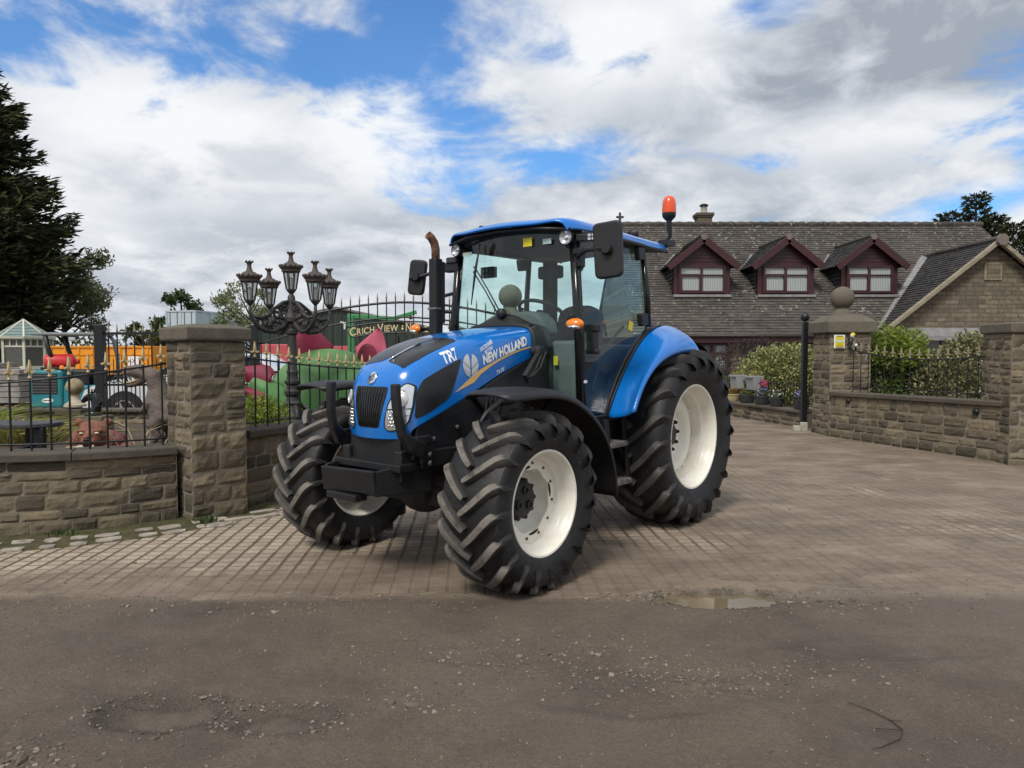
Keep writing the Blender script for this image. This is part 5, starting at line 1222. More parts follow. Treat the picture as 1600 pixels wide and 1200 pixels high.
g = MB(); g.tube([(.45, .1, .2), (.28, .05, .42), (.10, 0, .60), (-.05, 0, .70)], [.22, .2, .17, .14], 12); g.ball((-.08, 0, .48), (.13, .12, .12)); remeshed(g, 'body', M_GRN, g2, .02, 5)
e3 = Matrix.Translation((.22, -.10, .72)) @ Matrix.Rotation(R(-72), 4, 'Y') @ Matrix.Rotation(R(10), 4, 'Z')
ear(e3, .20, .50, .06).build('ear', M_CRIM, g2, smooth=True, sub=1, solid=.03)
e4 = Matrix.Translation((.16, -.16, .44)) @ Matrix.Rotation(R(-60), 4, 'Y'); ear(e4, .12, .30, .05).build('ear', M_CRIM, g2, smooth=True, sub=1, solid=.025)
MB().ball((-.13, -.14, .60), (.07, .06, .05)).build('nose', M_CRIM, g2, smooth=True)

# dinosaur statue
M_DINO = mat('brown_grey_resin', (.105, .082, .068), .75, var=.4, scale=9, bump=.6, bscale=45, dirt=(.24, .19, .16), dirt_amt=.6, dirt_scale=4)
dn = empty('dinosaur_statue', (-4.30, 8.5, .4), 'brown grey dinosaur statue with open jaws facing left beside the stone pillar', 'statue')
g = MB()
g.tube([(-.05, 0, .84), (-.14, 0, .865), (-.24, 0, .86), (-.31, 0, .835)], [.085, .085, .062, .035], 10)
g.tube([(-.05, 0, .79), (-.13, 0, .73), (-.22, 0, .70), (-.30, 0, .70)], [.06, .045, .036, .022], 10)
g.tube([(-.03, 0, .84), (.06, 0, .80), (.10, 0, .66), (.10, 0, .50), (.16, 0, .36), (.30, 0, .33), (.48, .02, .36), (.75, .05, .40), (1.05, .05, .42)], [.09, .105, .11, .16, .20, .20, .15, .08, .03], 12)
for s in (-1, 1):
    g.tube([(.22, s*.13, .34), (.10, s*.15, .22), (.16, s*.15, .10), (.08, s*.15, .02), (.0, s*.15, .015)], [.11, .085, .05, .04, .03], 8); g.tube([(.06, s*.13, .50), (-.02, s*.15, .40), (-.09, s*.14, .42)], [.05, .035, .02], 8)
    g.ball((-.06, s*.06, .905), .028)
db = remeshed(g, 'body', M_DINO, dn, .014, 2)
g = MB()
for s in (-1, 1):
    g.tube([(-.30, s*.016, .724), (-.20, s*.034, .735), (-.12, s*.045, .762)], .010, 6)
g.build('jaw_edge', mat('bone_yellow', (.48, .36, .17), .6, var=.2), dn, smooth=True)
g = MB()
for s in (-1, 1):
    for k in range(9): g.lathe([(.007, 0), (0, -.026)], 6, Matrix.Translation((-.285 + .022*k, s*(.022 + .003*k), .812 - .0*k)))
g.build('teeth', mat('ivory', (.6, .55, .42), .5), dn)
# tiger head
M_TIG = mat('terracotta_paint', (.20, .075, .045), .7, var=.35, scale=10, bump=.5, bscale=50, dirt=(.10, .04, .03), dirt_amt=.5, dirt_scale=9)
tg = empty('animal_head_statue', (-4.68, 8.0, .38), 'brown sabre toothed cat head statue on pale base behind the railing', 'statue', rz=R(12)); tg.scale = (1.25, 1.25, 1.12)
g = MB(); g.ball((0, 0, .16), (.135, .13, .15)); g.ball((0, -.12, .11), (.075, .07, .055)); g.ball((0, -.10, .16), (.04, .10, .045)); g.ball((0, -.115, .055), (.055, .055, .03))
for s in (-1, 1): g.ball((s*.115, .0, .29), (.04, .022, .045)); g.ball((s*.14, .02, .10), (.07, .09, .11)); g.ball((s*.065, -.10, .215), (.045, .03, .018))
remeshed(g, 'head', M_TIG, tg, .010, 2)
g = MB()
for s in (-1, 1): g.ball((s*.062, -.115, .195), (.02, .012, .012), 10, 6)
g.build('eye', mat('eye_white', (.75, .72, .6), .3), tg, smooth=True)
for s in (-1, 1): MB().lathe([(.012, .0), (.009, -.05), (.001, -.10)], 8, Matrix.Translation((s*.04, -.155, .085)), cap=True).build('fang', mat('ivory_fang', (.65, .6, .45), .4), tg, smooth=True)
MB().ball((0, -.185, .135), (.026, .012, .016), 10, 6).build('nose', M_BLK, tg, smooth=True)
g = MB(); 
for k in range(9): g.ball((rnd.uniform(-.2, .14), rnd.uniform(-.06, .12), rnd.uniform(.0, .03)), (.09, .08, .055), 10, 6)
remeshed(g, 'base', mat('pale_fur_base', (.42, .38, .30), .9, var=.3, scale=20, bump=.8, bscale=60), tg, .014, 1)
g = MB(); g.ball((0, 0, .10), (.085, .08, .085)); g.ball((.07, .02, .02), (.09, .08, .06)); g.ball((-.05, -.04, .15), (.05, .05, .045))
o = remeshed(g, 'animal_figure', mat('red_brown_resin', (.16, .045, .045), .6, var=.3, scale=9), None, .012, 2, (-4.44, 8.06, .40)); tag(o, 'small reddish brown animal ornament beside the cat head', 'ornament')
# ball finial on its pedestal
pdl = empty('ball_finial', (-6.10, 10.0, .4), 'mossy stone ball on a short pedestal behind the railing', 'stone ornament')
M_BALL = mat('mossy_stone', (.30, .24, .15), .9, var=.3, scale=8, bump=.3, bscale=40, dirt=(.16, .13, .05), dirt_amt=.8, dirt_scale=5)
MB().ball((0, 0, .61), .115, 24, 16).build('stone_ball', M_BALL, pdl, smooth=True)
MB().lathe([(.14, .33), (.14, .36), (.09, .39), (.06, .44), (.06, .49), (.08, .505)], 20, cap=True).build('neck', mat('pale_stone', (.45, .39, .29), .9, var=.2, bump=.3), pdl, smooth=True, angle=R(35))
g = MB()
for k in range(4): g.box((0, 0, .05 + .09*k - .06), (.34 + .02*(k % 2), .34 + .02*(k % 2), .085), tone=rnd.random())
g.build('pedestal', M_STONE, pdl, bevel=.01, tone=True)
# black horse head ornament
g = MB(); g.tube([(.02, 0, .0), (.05, 0, .10), (.03, 0, .19), (-.02, 0, .25), (-.09, 0, .21), (-.14, 0, .16)], [.08, .065, .055, .055, .042, .028], 10); g.ball((.01, .03, .31), (.014, .01, .035)); g.ball((.01, -.03, .31), (.014, .01, .035)); g.tube([(.06, 0, .05), (.11, 0, .16), (.07, 0, .27)], .025, 8); g.lathe([(.11, -.04), (.11, .0), (.07, .03)], 14, cap=True)
tag(remeshed(g, 'horse_ornament', M_BLKG, None, .010, 2, (-5.62, 9.6, .66)), 'glossy black horse head ornament on the bed wall beside the black gate post', 'ornament')
MB().box((0, 0, 0), (.4, .3, .30)).build('plinth', M_CAPS, bpy.data.objects['horse_ornament'], loc=(0, 0, -.17), bevel=.01, tone=True)
# black garden table
tb = empty('garden_table', (-5.22, 7.35, .38), 'black curved garden bench at the left edge behind the railing', 'bench')
MB().prism(rounded([(-.75, -.20), (.35, -.20), (.56, -.02), (.52, .20), (-.75, .25)], .12, 6), .34, .385).build('seat', mat('dark_grey_plank', (.045, .048, .055), .6, var=.3, scale=12), tb, bevel=.01)
for x, y in ((.42, -.08), (.2, .12), (-.55, -.08), (-.1, -.12)): MB().prism([(-.05, -.03), (.05, -.03), (.05, .03), (-.05, .03)], 0, .34, Matrix.Translation((x, y, 0))).build('leg', M_IRON, tb, bevel=.008)
MB().tube([(-.7, -.14, .05), (-.4, -.14, .18), (0, -.14, .06), (.4, -.1, .18)], .02, 6).build('scrollwork', M_IRON, tb, smooth=True)
# teal floor scrubber
M_TEAL = mat('teal_plastic', (.010, .17, .20), .35, var=.08, scale=4, dirt=(.05, .14, .15), dirt_amt=.3, dirt_scale=4)
sc_ = empty('floor_sweeper', (-10.0, 16.4, 0), 'teal ride on floor sweeper with grey overhead guard and red gas bottle', 'floor sweeper')
MB().box((-.36, 0, .67), (.76, 1.0, .86)).build('rear_body', M_TEAL, sc_, bevel=.07, bseg=4)
MB().box((.42, 0, .50), (.82, .95, .52)).build('front_body', M_TEAL, sc_, bevel=.06, bseg=4)
MB().box((0, 0, .20), (1.55, 1.0, .12)).build('skirt', M_BLK, sc_, bevel=.02)
lv = MB().box((-.36, -.503, .79), (.56, .012, .46)).build('grille', M_BLK, sc_, bevel=.01)
for k in range(7): MB().box((-.36, -.512, .60 + .062*k), (.54, .02, .022), rot=Matrix.Rotation(R(25), 3, 'X')).build('louvre', mat('louvre_grey', (.09, .09, .1), .5) if 'louvre_grey' not in bpy.data.materials else bpy.data.materials['louvre_grey'], lv)
lg = MB().prism([(.13*math.cos(2*PI*k/24), .05*math.sin(2*PI*k/24)) for k in range(24)], 0, .012, Matrix.Translation((-.30, -.505, .42)) @ Matrix(((1,0,0,0),(0,0,-1,0),(0,1,0,0),(0,0,0,1)))).build('logo_plate', M_WHITE, sc_)
def flat_text(parent, name, body, size, m, loc, rx=PI/2, rz=0., xs=1., bold=.0, align='CENTER'):
    cu = bpy.data.curves.new('t', 'FONT'); cu.body = body; cu.size = size; cu.offset = bold; cu.extrude = .001; cu.align_x = align; cu.align_y = 'CENTER'
    o = bpy.data.objects.new('t', cu); C.objects.link(o); dg = bpy.context.evaluated_depsgraph_get(); dg.update(); me = bpy.data.meshes.new_from_object(o.evaluated_get(dg)); bpy.data.objects.remove(o)
    n = bpy.data.objects.new(name, me); C.objects.link(n); me.materials.append(m); n.parent = parent; n.location = loc; n.rotation_euler = (rx, 0, rz); n.scale.x = xs; return n
flat_text(lg, 'logo_lettering', 'TENNANT', .05, M_BLK, (-.30, -.520, .42), bold=.001, xs=1.0)
MB().box((.32, -.1, .93), (.34, .5, .36)).build('seat', M_BLK, sc_, bevel=.05)
MB().box((.62, 0, .86), (.14, .5, .24)).build('control_panel', M_BLK, sc_, bevel=.04)
MB().tube([(.60 + .17*math.cos(2*PI*k/24), -.0 + .17*math.sin(2*PI*k/24), 1.12 + .06*math.cos(2*PI*k/24)) for k in range(25)], .014, 6, cap=False).tube([(.62, 0, .9), (.60, 0, 1.12)], .02, 6).build('steering_wheel', M_BLK, sc_, smooth=True)
M_GUARD = mat('grey_tube', (.16, .18, .19), .5, var=.15)
g = MB(); g.box((0, 0, 1.90), (1.42, .85, .07)); g.build('overhead_guard', M_GUARD, sc_, bevel=.03)
for y in (-.36, .36):
    MB().tube([(-.42, y, 1.90), (-.36, y, 1.6), (-.22, y, 1.2)], .05, 8).build('guard_post', M_BLK, sc_, smooth=True); MB().tube([(.62, y, 1.88), (.72, y, 1.75), (.80, y, 1.35), (.80, y, .7)], .045, 8).build('guard_post', M_GUARD, sc_, smooth=True)
MB().box((.1, -.2, 1.80), (.16, .14, .12)).build('guard_lamp', M_CHROME, sc_, bevel=.03)
M_REDG = mat('red_gas_paint', (.55, .025, .03), .4, var=.1)
MB().lathe([(0, -.02), (.12, -.01), (.165, .04), (.17, .10), (.17, .50), (.15, .56), (.06, .60), (.05, .66)], 24, Matrix.Translation((-.45, -.32, 1.28)) @ Matrix.Rotation(R(20), 4, 'Z') @ Matrix.Rotation(PI/2 , 4, 'Y') @ Matrix.Rotation(0, 4, 'X')).build('gas_bottle', M_REDG, sc_, smooth=True, angle=R(40))
MB().box((-.25, -.28, 1.13), (.5, .3, .06)).build('bottle_cradle', M_BLK, sc_, bevel=.01)
MB().lathe([(.05, 0), (.05, .05), (.03, .08), (0, .08)], 12, Matrix.Translation((-.02, -.42, 1.12))).build('warning_lamp', M_AMB, sc_, smooth=True)
for x in (-.55, .6): MB().lathe([(.06, -.05), (.15, -.05), (.17, 0), (.15, .05), (.06, .05)], 20, Matrix.Translation((x, -.44, .17)) @ Matrix.Rotation(PI/2, 4, 'X')).build('wheel', M_TYRE, sc_, smooth=True)
# orange skip trailer
M_ORG = mat('orange_paint', (.80, .30, .012), .5, var=.08, scale=3, dirt=(.35, .16, .03), dirt_amt=.4, dirt_scale=3)
og = empty('orange_trailer', (-12.4, 22.4, 0), 'orange steel sided trailer standing behind the teal sweeper', 'trailer')
MB().box((0, 0, 1.25), (3.1, 1.6, .86)).build('body', M_ORG, og, bevel=.02)
g = MB()
for k in range(8): g.box((-1.45 + .414*k, -.81, 1.25), (.05, .03, .84))
g.box((0, -.815, 1.66), (3.12, .05, .05)); g.box((0, -.815, 1.42), (3.1, .02, .03)); g.build('side_rib', M_ORG, og)
MB().box((1.05, -.84, 1.23), (.34, .01, .28)).build('notice', M_WHITE, og); flat_text(og, 'notice_mark', 'X', .2, M_REDG, (1.05, -.85, 1.23))
MB().box((0, 0, .72), (3.0, 1.2, .14)).build('chassis', M_BLK, og)
for x in (-.8, .2): MB().lathe([(.1, -.1), (.30, -.1), (.33, 0), (.30, .1), (.1, .1)], 24, Matrix.Translation((x, -.75, .33)) @ Matrix.Rotation(PI/2, 4, 'X')).build('wheel', M_TYRE, og, smooth=True)
# white hatchback
M_CARW = mat('white_car_paint', (.62, .64, .67), .25, var=.02, coat=.6)
cr = empty('parked_car', (-6.4, 15.0, 0), 'white parked hatchback behind the black inner gate', 'car')
BODY = [(-2.05,.32),(-2.10,.55),(-2.02,.74),(-1.75,.88),(-1.1,1.0),(-.62,1.05),(1.75,1.02),(2.0,.92),(2.08,.60),(2.0,.30)]
rws = [[Vector((x*(1 - .03*abs(k)), .88*k, z - (.03 if abs(k) == 1 else 0))) for x, z in BODY] for k in (-1, -.97, -.6, 0, .6, .97, 1)]
MB().grid(rws).add([(x, s*.88, z) for s in (-1,) for x, z in BODY], [tuple(range(len(BODY)))]).build('body', M_CARW, cr, smooth=True, angle=R(30), weld=True)
CAB_ = [(-.75,1.03),(-.15,1.40),(.35,1.47),(1.2,1.45),(1.75,1.10),(1.78,1.0)]
MB().grid([[Vector((x, .84*k*(1 - .25*(z - 1.0)), z - (.02 if abs(k) == 1 else 0))) for x, z in CAB_] for k in (-1, -.94, -.4, .4, .94, 1)]).build('roof', M_CARW, cr, smooth=True)
MB().add([(x, -.86 + .2*(z - 1.0), z) for x, z in ((-.58,1.05),(-.10,1.35),(.55,1.40),(.55,1.05))], [(0,1,2,3)]).add([(x, -.86 + .2*(z-1.0), z) for x, z in ((.62,1.05),(.62,1.40),(1.18,1.38),(1.55,1.08))], [(0,1,2,3)]).build('side_window', mat('car_glass', (.01, .012, .014), .05), cr)
for x in (-1.24, 1.30):
    for s in (-1, 1):
        w_ = MB().lathe([(.20, -.11), (.30, -.11), (.33, -.06), (.33, .06), (.30, .11), (.215, .11), (.20, .06)], 32, Matrix.Translation((x, s*.79, .33)) @ Matrix.Rotation(-s*PI/2, 4, 'X')).build('wheel', M_TYRE, cr, smooth=True, angle=R(40))
        g = MB(); M = Matrix.Translation((x, s*.79, .33)) @ Matrix.Rotation(-s*PI/2, 4, 'X'); g.lathe([(.215, .09), (.22, .112), (.20, .11), (.19, .07)], 32, M); g.lathe([(.05, .10), (.04, .115), (0, .115)], 14, M)
        for k in range(10): a = 2*PI*k/10 + (.12 if k % 2 else -.12); g.bar(M @ Vector((.03*math.cos(a), .03*math.sin(a), .10)), M @ Vector((.205*math.cos(a + (.08 if k % 2 else -.08)), .205*math.sin(a + (.08 if k % 2 else -.08)), .09)), .018, .02)
        g.build('alloy_rim', M_CHROME, w_, smooth=True, angle=R(30)); MB().lathe([(0, .02), (.2, .02)], 20, M).build('wheel_well', M_HOLE, w_)
        ar = [(x + .40*math.cos(t), s*.885, .33 + .40*math.sin(t)) for t in [PI*k/16 for k in range(17)]]
        MB().add([(x, s*.884, .33)] + ar, [(0, k+1, k+2) for k in range(16)]).build('wheel_arch', M_BLK, cr)
# pallets of slabs
M_SLAB = mat('grey_slab', (.24, .225, .21), .8, var=.3, scale=4, bump=.3)
for (x, y, h, lab) in ((-12.75, 18.2, 6, 'wrapped pallet of grey stone slabs left of the teal sweeper'), (-14.2, 19.4, 7, 'second taller slab pallet farther left behind the railing')):
    pr = empty('slab_pallet', (x, y, 0), lab, 'slab pallet'); g = MB()
    for k in range(h): g.box((rnd.uniform(-.02, .02), rnd.uniform(-.02, .02), .30 + .14*k), (1.15 + rnd.uniform(-.04, .04), 1.0, .125), rz=rnd.uniform(-.02, .02))
    g.build('slabs', M_SLAB, pr, bevel=.01); g = MB()
    for yy in (-.4, 0, .4): g.box((0, yy, .10), (1.2, .1, .1))
    for xx in (-.5, -.25, 0, .25, .5): g.box((xx, 0, .175), (.1, 1., .02))
    g.build('pallet', mat('pallet_wood', (.26, .19, .13), .9, var=.2) if 'pallet_wood' not in bpy.data.materials else bpy.data.materials['pallet_wood'], pr)
# red vehicle side, shed, hoist, container, summerhouses
M_REDP = mat('faded_red_paint', (.50, .075, .09), .55, var=.15, scale=2, dirt=(.3, .12, .12), dirt_amt=.4, dirt_scale=2)
rt = empty('red_trailer', (-5.1, 18.4, 0), 'faded red flat sided trailer behind the lantern post', 'trailer')
MB().box((-.65, 0, 1.25), (1.2, 1.2, .88)).build('box_body', M_REDP, rt, bevel=.02); MB().box((.55, 0, 1.58), (1.3, 1.2, .13)).build('side_board', M_REDP, rt, bevel=.01); MB().box((.55, 0, 1.46), (1.3, 1.1, .08)).build('grey_rail', M_GUARD, rt)
MB().box((0, 0, .72), (2.6, 1.1, .14)).build('chassis', M_BLK, rt)
for x in (-.7, .6): MB().lathe([(.1, -.1), (.30, -.1), (.33, 0), (.30, .1), (.1, .1)], 24, Matrix.Translation((x, -.55, .33)) @ Matrix.Rotation(PI/2, 4, 'X')).build('wheel', M_TYRE, rt, smooth=True)
M_SHED = mat('dark_green_cladding', (.022, .034, .026), .55, var=.15, scale=2); M_SHROOF = mat('grey_sheet_roof', (.14, .13, .12), .8, var=.2)
sh = empty('metal_shed', (-6.1, 27.5, 0), 'dark green corrugated shed behind the arched gate', 'shed')
g = MB(); n = 60; xs_ = [-3.0 + 6.0*k/n for k in range(n+1)]
pr = lambda x: 3.02 - .21*abs(x)
rws = [[(x, -2.5 + (.035 if k % 2 else 0), 0) for k, x in enumerate(xs_)], [(x, -2.5 + (.035 if k % 2 else 0), pr(x)) for k, x in enumerate(xs_)]]
g.grid(rws); g.box((-3.0, 0, 1.19), (.04, 4.9, 2.38)); g.box((3.0, 0, 1.19), (.04, 4.9, 2.38)); g.build('cladding', M_SHED, sh)
MB().add([(0, -2.6, 3.08), (0, 2.6, 3.08), (3.15, 2.6, 2.42), (3.15, -2.6, 2.42), (-3.15, 2.6, 2.42), (-3.15, -2.6, 2.42)], [(0,1,2,3), (0,5,4,1)]).build('roof', M_SHROOF, sh, solid=.07)
MB().box((1.6, -2.54, 1.05), (1.1, .06, 2.1)).build('shed_door', mat('shed_door_green', (.018, .026, .02), .5), sh)
M_HGR = mat('bright_green_steel', (.04, .22, .075), .45, var=.12)
ho = empty('steel_hoist', (-3.58, 16, 0), 'bright green steel hoist frame with angled boom behind the arched gate', 'hoist')
MB().box((0, 0, 1.15), (.13, .13, 2.3)).build('post', M_HGR, ho, bevel=.01); MB().bar((-.07, 0, 2.30), (.95, 0, 2.235), .10, .10).bar((.92, 0, 2.235), (1.46, 0, 2.385), .09, .085).build('boom', M_HGR, ho, bevel=.01)
MB().lathe([(.035, -.03), (.045, 0), (.035, .03)], 14, Matrix.Translation((1.33, 0, 2.26)) @ Matrix.Rotation(PI/2, 4, 'X'), cap=True).build('pulley', M_BLK, ho)
MB().box((0, .2, .05), (.9, 1.1, .10)).bar((0, .6, .1), (0, .05, 1.2), .08).build('base_frame', M_HGR, ho)
M_CONT = mat('pale_container_paint', (.52, .60, .66), .5, var=.06, dirt=(.4, .42, .42), dirt_amt=.3)
for z0, lab in ((2.12, 'pale blue shipping container stacked on top behind the pillar'), (-.48, 'pale blue shipping container underneath the upper one')):
    co = empty('shipping_container', (-25.4, 55.2, z0), lab, 'container', rz=R(-9)); g = MB(); nn = 46
    for s in (1, -1): g.grid([[(s*1.22 - s*(.04 if (k//2) % 2 else 0), 12.*k/nn, z) for k in range(nn+1)] for z in (.12, 2.5)])
    g.add([(-1.2, .02, .1), (1.2, .02, .1), (1.2, .02, 2.55), (-1.2, .02, 2.55)], [(0,1,2,3)]); g.box((0, 6, 2.57), (2.42, 12, .05)); g.build('shell', M_CONT, co); g = MB()
    for x in (-1.2, 0, 1.2): g.box((x, 0, 1.3), (.10, .06, 2.6))
    for z in (.06, 2.55): g.box((0, 0, z), (2.44, .06, .12))
    for s in (1, -1):
        for k in range(7): g.box((s*1.23, 2.*k, 1.3), (.05, .09, 2.5))
        g.box((s*1.23, 6, 2.55), (.06, 12, .12))
    g.build('corner_post', M_CONT, co); g = MB()
    for x in (-.9, -.3, .3, .9): g.tube([(x, -.02, .1), (x, -.02, 2.5)], .025, 6)
    g.build('lock_rod', M_GUARD, co)
M_SUMR = mat('green_grey_felt', (.17, .235, .225), .8, var=.15, scale=3); M_SUMW = mat('cream_joinery', (.60, .58, .48), .6, var=.1); M_DGL = mat('dark_window', (.10, .10, .09), .15)
for (x, y, rz, sc2, lab) in ((-29.2, 43, .2, 1.0, 'octagonal cream summerhouse with grey green roof right of its neighbour'), (-31.0, 42, .5, .95, 'octagonal cream summerhouse cut off by the left edge')):
    su = empty('summerhouse', (x, y, 0), lab, 'summerhouse', rz=rz); su.scale = (sc2,)*3; oc = lambda r, z: [(r*math.cos(PI/4*k + PI/8), r*math.sin(PI/4*k + PI/8), z) for k in range(8)]
    g = MB(); 
    for k in range(6): t0, t1 = k/6, (k+1)/6; g.grid([oc(1.62*(1-t0) + .02, 2.35 + 1.1*t0 + .02), oc(1.62*(1-t1) + .05, 2.35 + 1.1*t1)], closed=True)
    g.build('roof', M_SUMR, su); g = MB()
    for a in oc(1.64, 2.36): g.bar(a, (0, 0, 3.48), .09, .05)
    g.grid([oc(1.64, 2.30), oc(1.66, 2.42)], closed=True); g.build('roof_trim', M_SUMW, su)
    MB().grid([oc(1.40, .0), oc(1.40, 2.35)], closed=True).build('window_wall', M_DGL, su); g = MB(); A = oc(1.42, 0)
    for k in range(8):
        a, b = Vector(A[k]), Vector(A[(k+1) % 8]); g.bar(a, a + Vector((0, 0, 2.34)), .12)
        for z in (.35, 1.85, 2.28): g.bar(a + Vector((0, 0, z)), b + Vector((0, 0, z)), .05, .09)
        for t in (.33, .66): g.bar(a.lerp(b, t) + Vector((0, 0, 1.85)), a.lerp(b, t) + Vector((0, 0, 2.28)), .06)
        g.add([a, b, b + Vector((0, 0, .7)), a + Vector((0, 0, .7))], [(0,1,2,3)])
    g.build('joinery', M_SUMW, su)
# ------------------------------------------------------------------ house
def tiles_mat(name, c0, c1, lich, lichc=(.33, .32, .29), tw_=.30, th=.34):
    m = bpy.data.materials.new(name); m.use_nodes = True; nt = m.node_tree; N = nt.nodes; b = N['Principled BSDF']
    geo = N.new('ShaderNodeNewGeometry'); at = N.new('ShaderNodeAttribute'); at.attribute_name = 'tone'
    def nz(sc, d=8, r=.6):
        n = N.new('ShaderNodeTexNoise'); n.inputs['Scale'].default_value = sc; n.inputs['Detail'].default_value = d; n.inputs['Roughness'].default_value = r; _link(nt, geo.outputs['Position'], n.inputs['Vector']); return n.outputs['Fac']
    def mr(v, a, c, lo=0., hi=1.):
        n = N.new('ShaderNodeMapRange'); n.inputs['From Min'].default_value = a; n.inputs['From Max'].default_value = c; n.inputs['To Min'].default_value = lo; n.inputs['To Max'].default_value = hi; _link(nt, v, n.inputs['Value']); return n.outputs[0]
    def mix(f, a, c):
        n = N.new('ShaderNodeMix'); n.data_type = 'RGBA'
        for i, q in ((0, f), (6, a), (7, c)):
            if isinstance(q, tuple): n.inputs[i].default_value = (*q, 1)
            else: _link(nt, q, n.inputs[i])
        return n.outputs[2]
    c = mix(at.outputs['Fac'], c0, c1); c = mix(mr(nz(.5, 6, .6), .4, .7, 0, .5), c, tuple(v*1.5 for v in c1)); c = mix(mr(nz(1.6, 8, .7), .5, .7, 0, .5), c, tuple(v*.6 for v in c0))
    mm = N.new('ShaderNodeMath'); mm.operation = 'MULTIPLY'; _link(nt, mr(nz(6.5, 5, .65), .60, .64), mm.inputs[0]); _link(nt, mr(nz(.35, 4, .6), .36, .56), mm.inputs[1])
    m2 = N.new('ShaderNodeMath'); m2.operation = 'MULTIPLY'; m2.inputs[1].default_value = lich; _link(nt, mm.outputs[0], m2.inputs[0])
    c = mix(m2.outputs[0], c, lichc); _link(nt, c, b.inputs['Base Color']); b.inputs['Roughness'].default_value = .85; b.inputs['Specular IOR Level'].default_value = .25; return m
M_TILE = tiles_mat('grey_roof_tile', (.052, .046, .041), (.092, .081, .071), 1.); M_TILED = tiles_mat('dark_roof_tile', (.028, .026, .027), (.05, .046, .046), .25)
M_LEAD = mat('lead_flashing', (.24, .24, .24), .6, .2, var=.2, scale=5); M_MAR = mat('maroon_joinery', (.045, .011, .013), .45, var=.12, scale=6)
M_HWALL = bpy.data.materials.new('coursed_house_stone'); M_HWALL.use_nodes = True
nt = M_HWALL.node_tree; N = nt.nodes; b = N['Principled BSDF']; geo = N.new('ShaderNodeNewGeometry'); mp = N.new('ShaderNodeMapping'); mp.inputs['Rotation'].default_value = (PI/2, 0, 0); _link(nt, geo.outputs['Position'], mp.inputs['Vector'])
bt = N.new('ShaderNodeTexBrick'); bt.inputs['Scale'].default_value = 1.; bt.inputs['Brick Width'].default_value = .46; bt.inputs['Row Height'].default_value = .15; bt.inputs['Mortar Size'].default_value = .012; bt.inputs['Color1'].default_value = (.205, .172, .122, 1); bt.inputs['Color2'].default_value = (.118, .098, .072, 1); bt.inputs['Mortar'].default_value = (.11, .09, .065, 1); bt.squash = .7; bt.squash_frequency = 3
_link(nt, mp.outputs[0], bt.inputs['Vector']); nn = N.new('ShaderNodeTexNoise'); nn.inputs['Scale'].default_value = 7; nn.inputs['Detail'].default_value = 8; nn.inputs['Roughness'].default_value = .7; _link(nt, geo.outputs['Position'], nn.inputs['Vector'])
mx = N.new('ShaderNodeMix'); mx.data_type = 'RGBA'; mx.blend_type = 'MULTIPLY'; mx.inputs['Factor'].default_value = .75; rr = N.new('ShaderNodeMapRange'); rr.inputs['From Min'].default_value = .35; rr.inputs['From Max'].default_value = .65; rr.inputs['To Min'].default_value = .55; rr.inputs['To Max'].default_value = 1.3; _link(nt, nn.outputs['Fac'], rr.inputs['Value'])
_link(nt, bt.outputs['Color'], mx.inputs[6]); _link(nt, rr.outputs[0], mx.inputs[7]); _link(nt, mx.outputs[2], b.inputs['Base Color']); b.inputs['Roughness'].default_value = .92
bp = N.new('ShaderNodeBump'); bp.inputs['Strength'].default_value = .8; bp.inputs['Distance'].default_value = .03; ad = N.new('ShaderNodeMath'); ad.operation = 'SUBTRACT'; _link(nt, nn.outputs['Fac'], ad.inputs[0]); _link(nt, bt.outputs['Fac'], ad.inputs[1]); _link(nt, ad.outputs[0], bp.inputs['Height']); _link(nt, bp.outputs[0], b.inputs['Normal'])

HS = empty('stone_house', (12, 25, 0), 'stone dormer bungalow with grey tiled roof and maroon dormer windows', 'house'); HO = Vector((12, 25, 0))
class HB_(MB):
    def build(s, *a, **k): s.v = [tuple(Vector(p) - HO) for p in s.v]; return MB.build(s, *a, **k)
def tiled(g, A, B, Cc, D, course=.165, tile=.24, lift=.030, tone=None):
    """stepped tile courses over the quad A,B (eave) -> D,Cc (ridge); tile edges step up course by course"""
    A, B, Cc, D = map(Vector, (A, B, Cc, D)); nrm = (B - A).cross(D - A).normalized()
    if nrm.z < 0: nrm = -nrm
    L = ((D + Cc)/2 - (A + B)/2).length; n = max(1, round(L/course))
    for k in range(n):
        t0, t1 = k/n, (k+1)/n; a, b_ = A.lerp(D, t0), B.lerp(Cc, t0); d, c = A.lerp(D, t1), B.lerp(Cc, t1)
        m = max(1, int((b_ - a).length/tile)); off = .5*(k % 2)
        cuts = [0.] + [min(1., max(0., (i + off)/m)) for i in range(1, m)] + [1.]
        for u0, u1 in zip(cuts, cuts[1:]):
            if u1 - u0 < 1e-4: continue
            j = rnd.uniform(.7, 1.25); tn = rnd.random()
            p = [a.lerp(b_, u0), a.lerp(b_, u1), d.lerp(c, u1), d.lerp(c, u0)]
            vs = [p[0] + nrm*lift*j, p[1] + nrm*lift*j, p[2] + nrm*.006, p[3] + nrm*.006, p[0] - nrm*.01, p[1] - nrm*.01]
            g.add(vs, [(0,1,2,3), (4,5,1,0)], tn)
def barge(g, a, b_, w_, t): g.bar(a, b_, t, w_)
EY, EZ, RY, RZ = 24.85, 2.10, 31.0, 6.94
slope = (RZ - EZ)/(RY - EY); roofz = lambda y: EZ + slope*(y - EY)
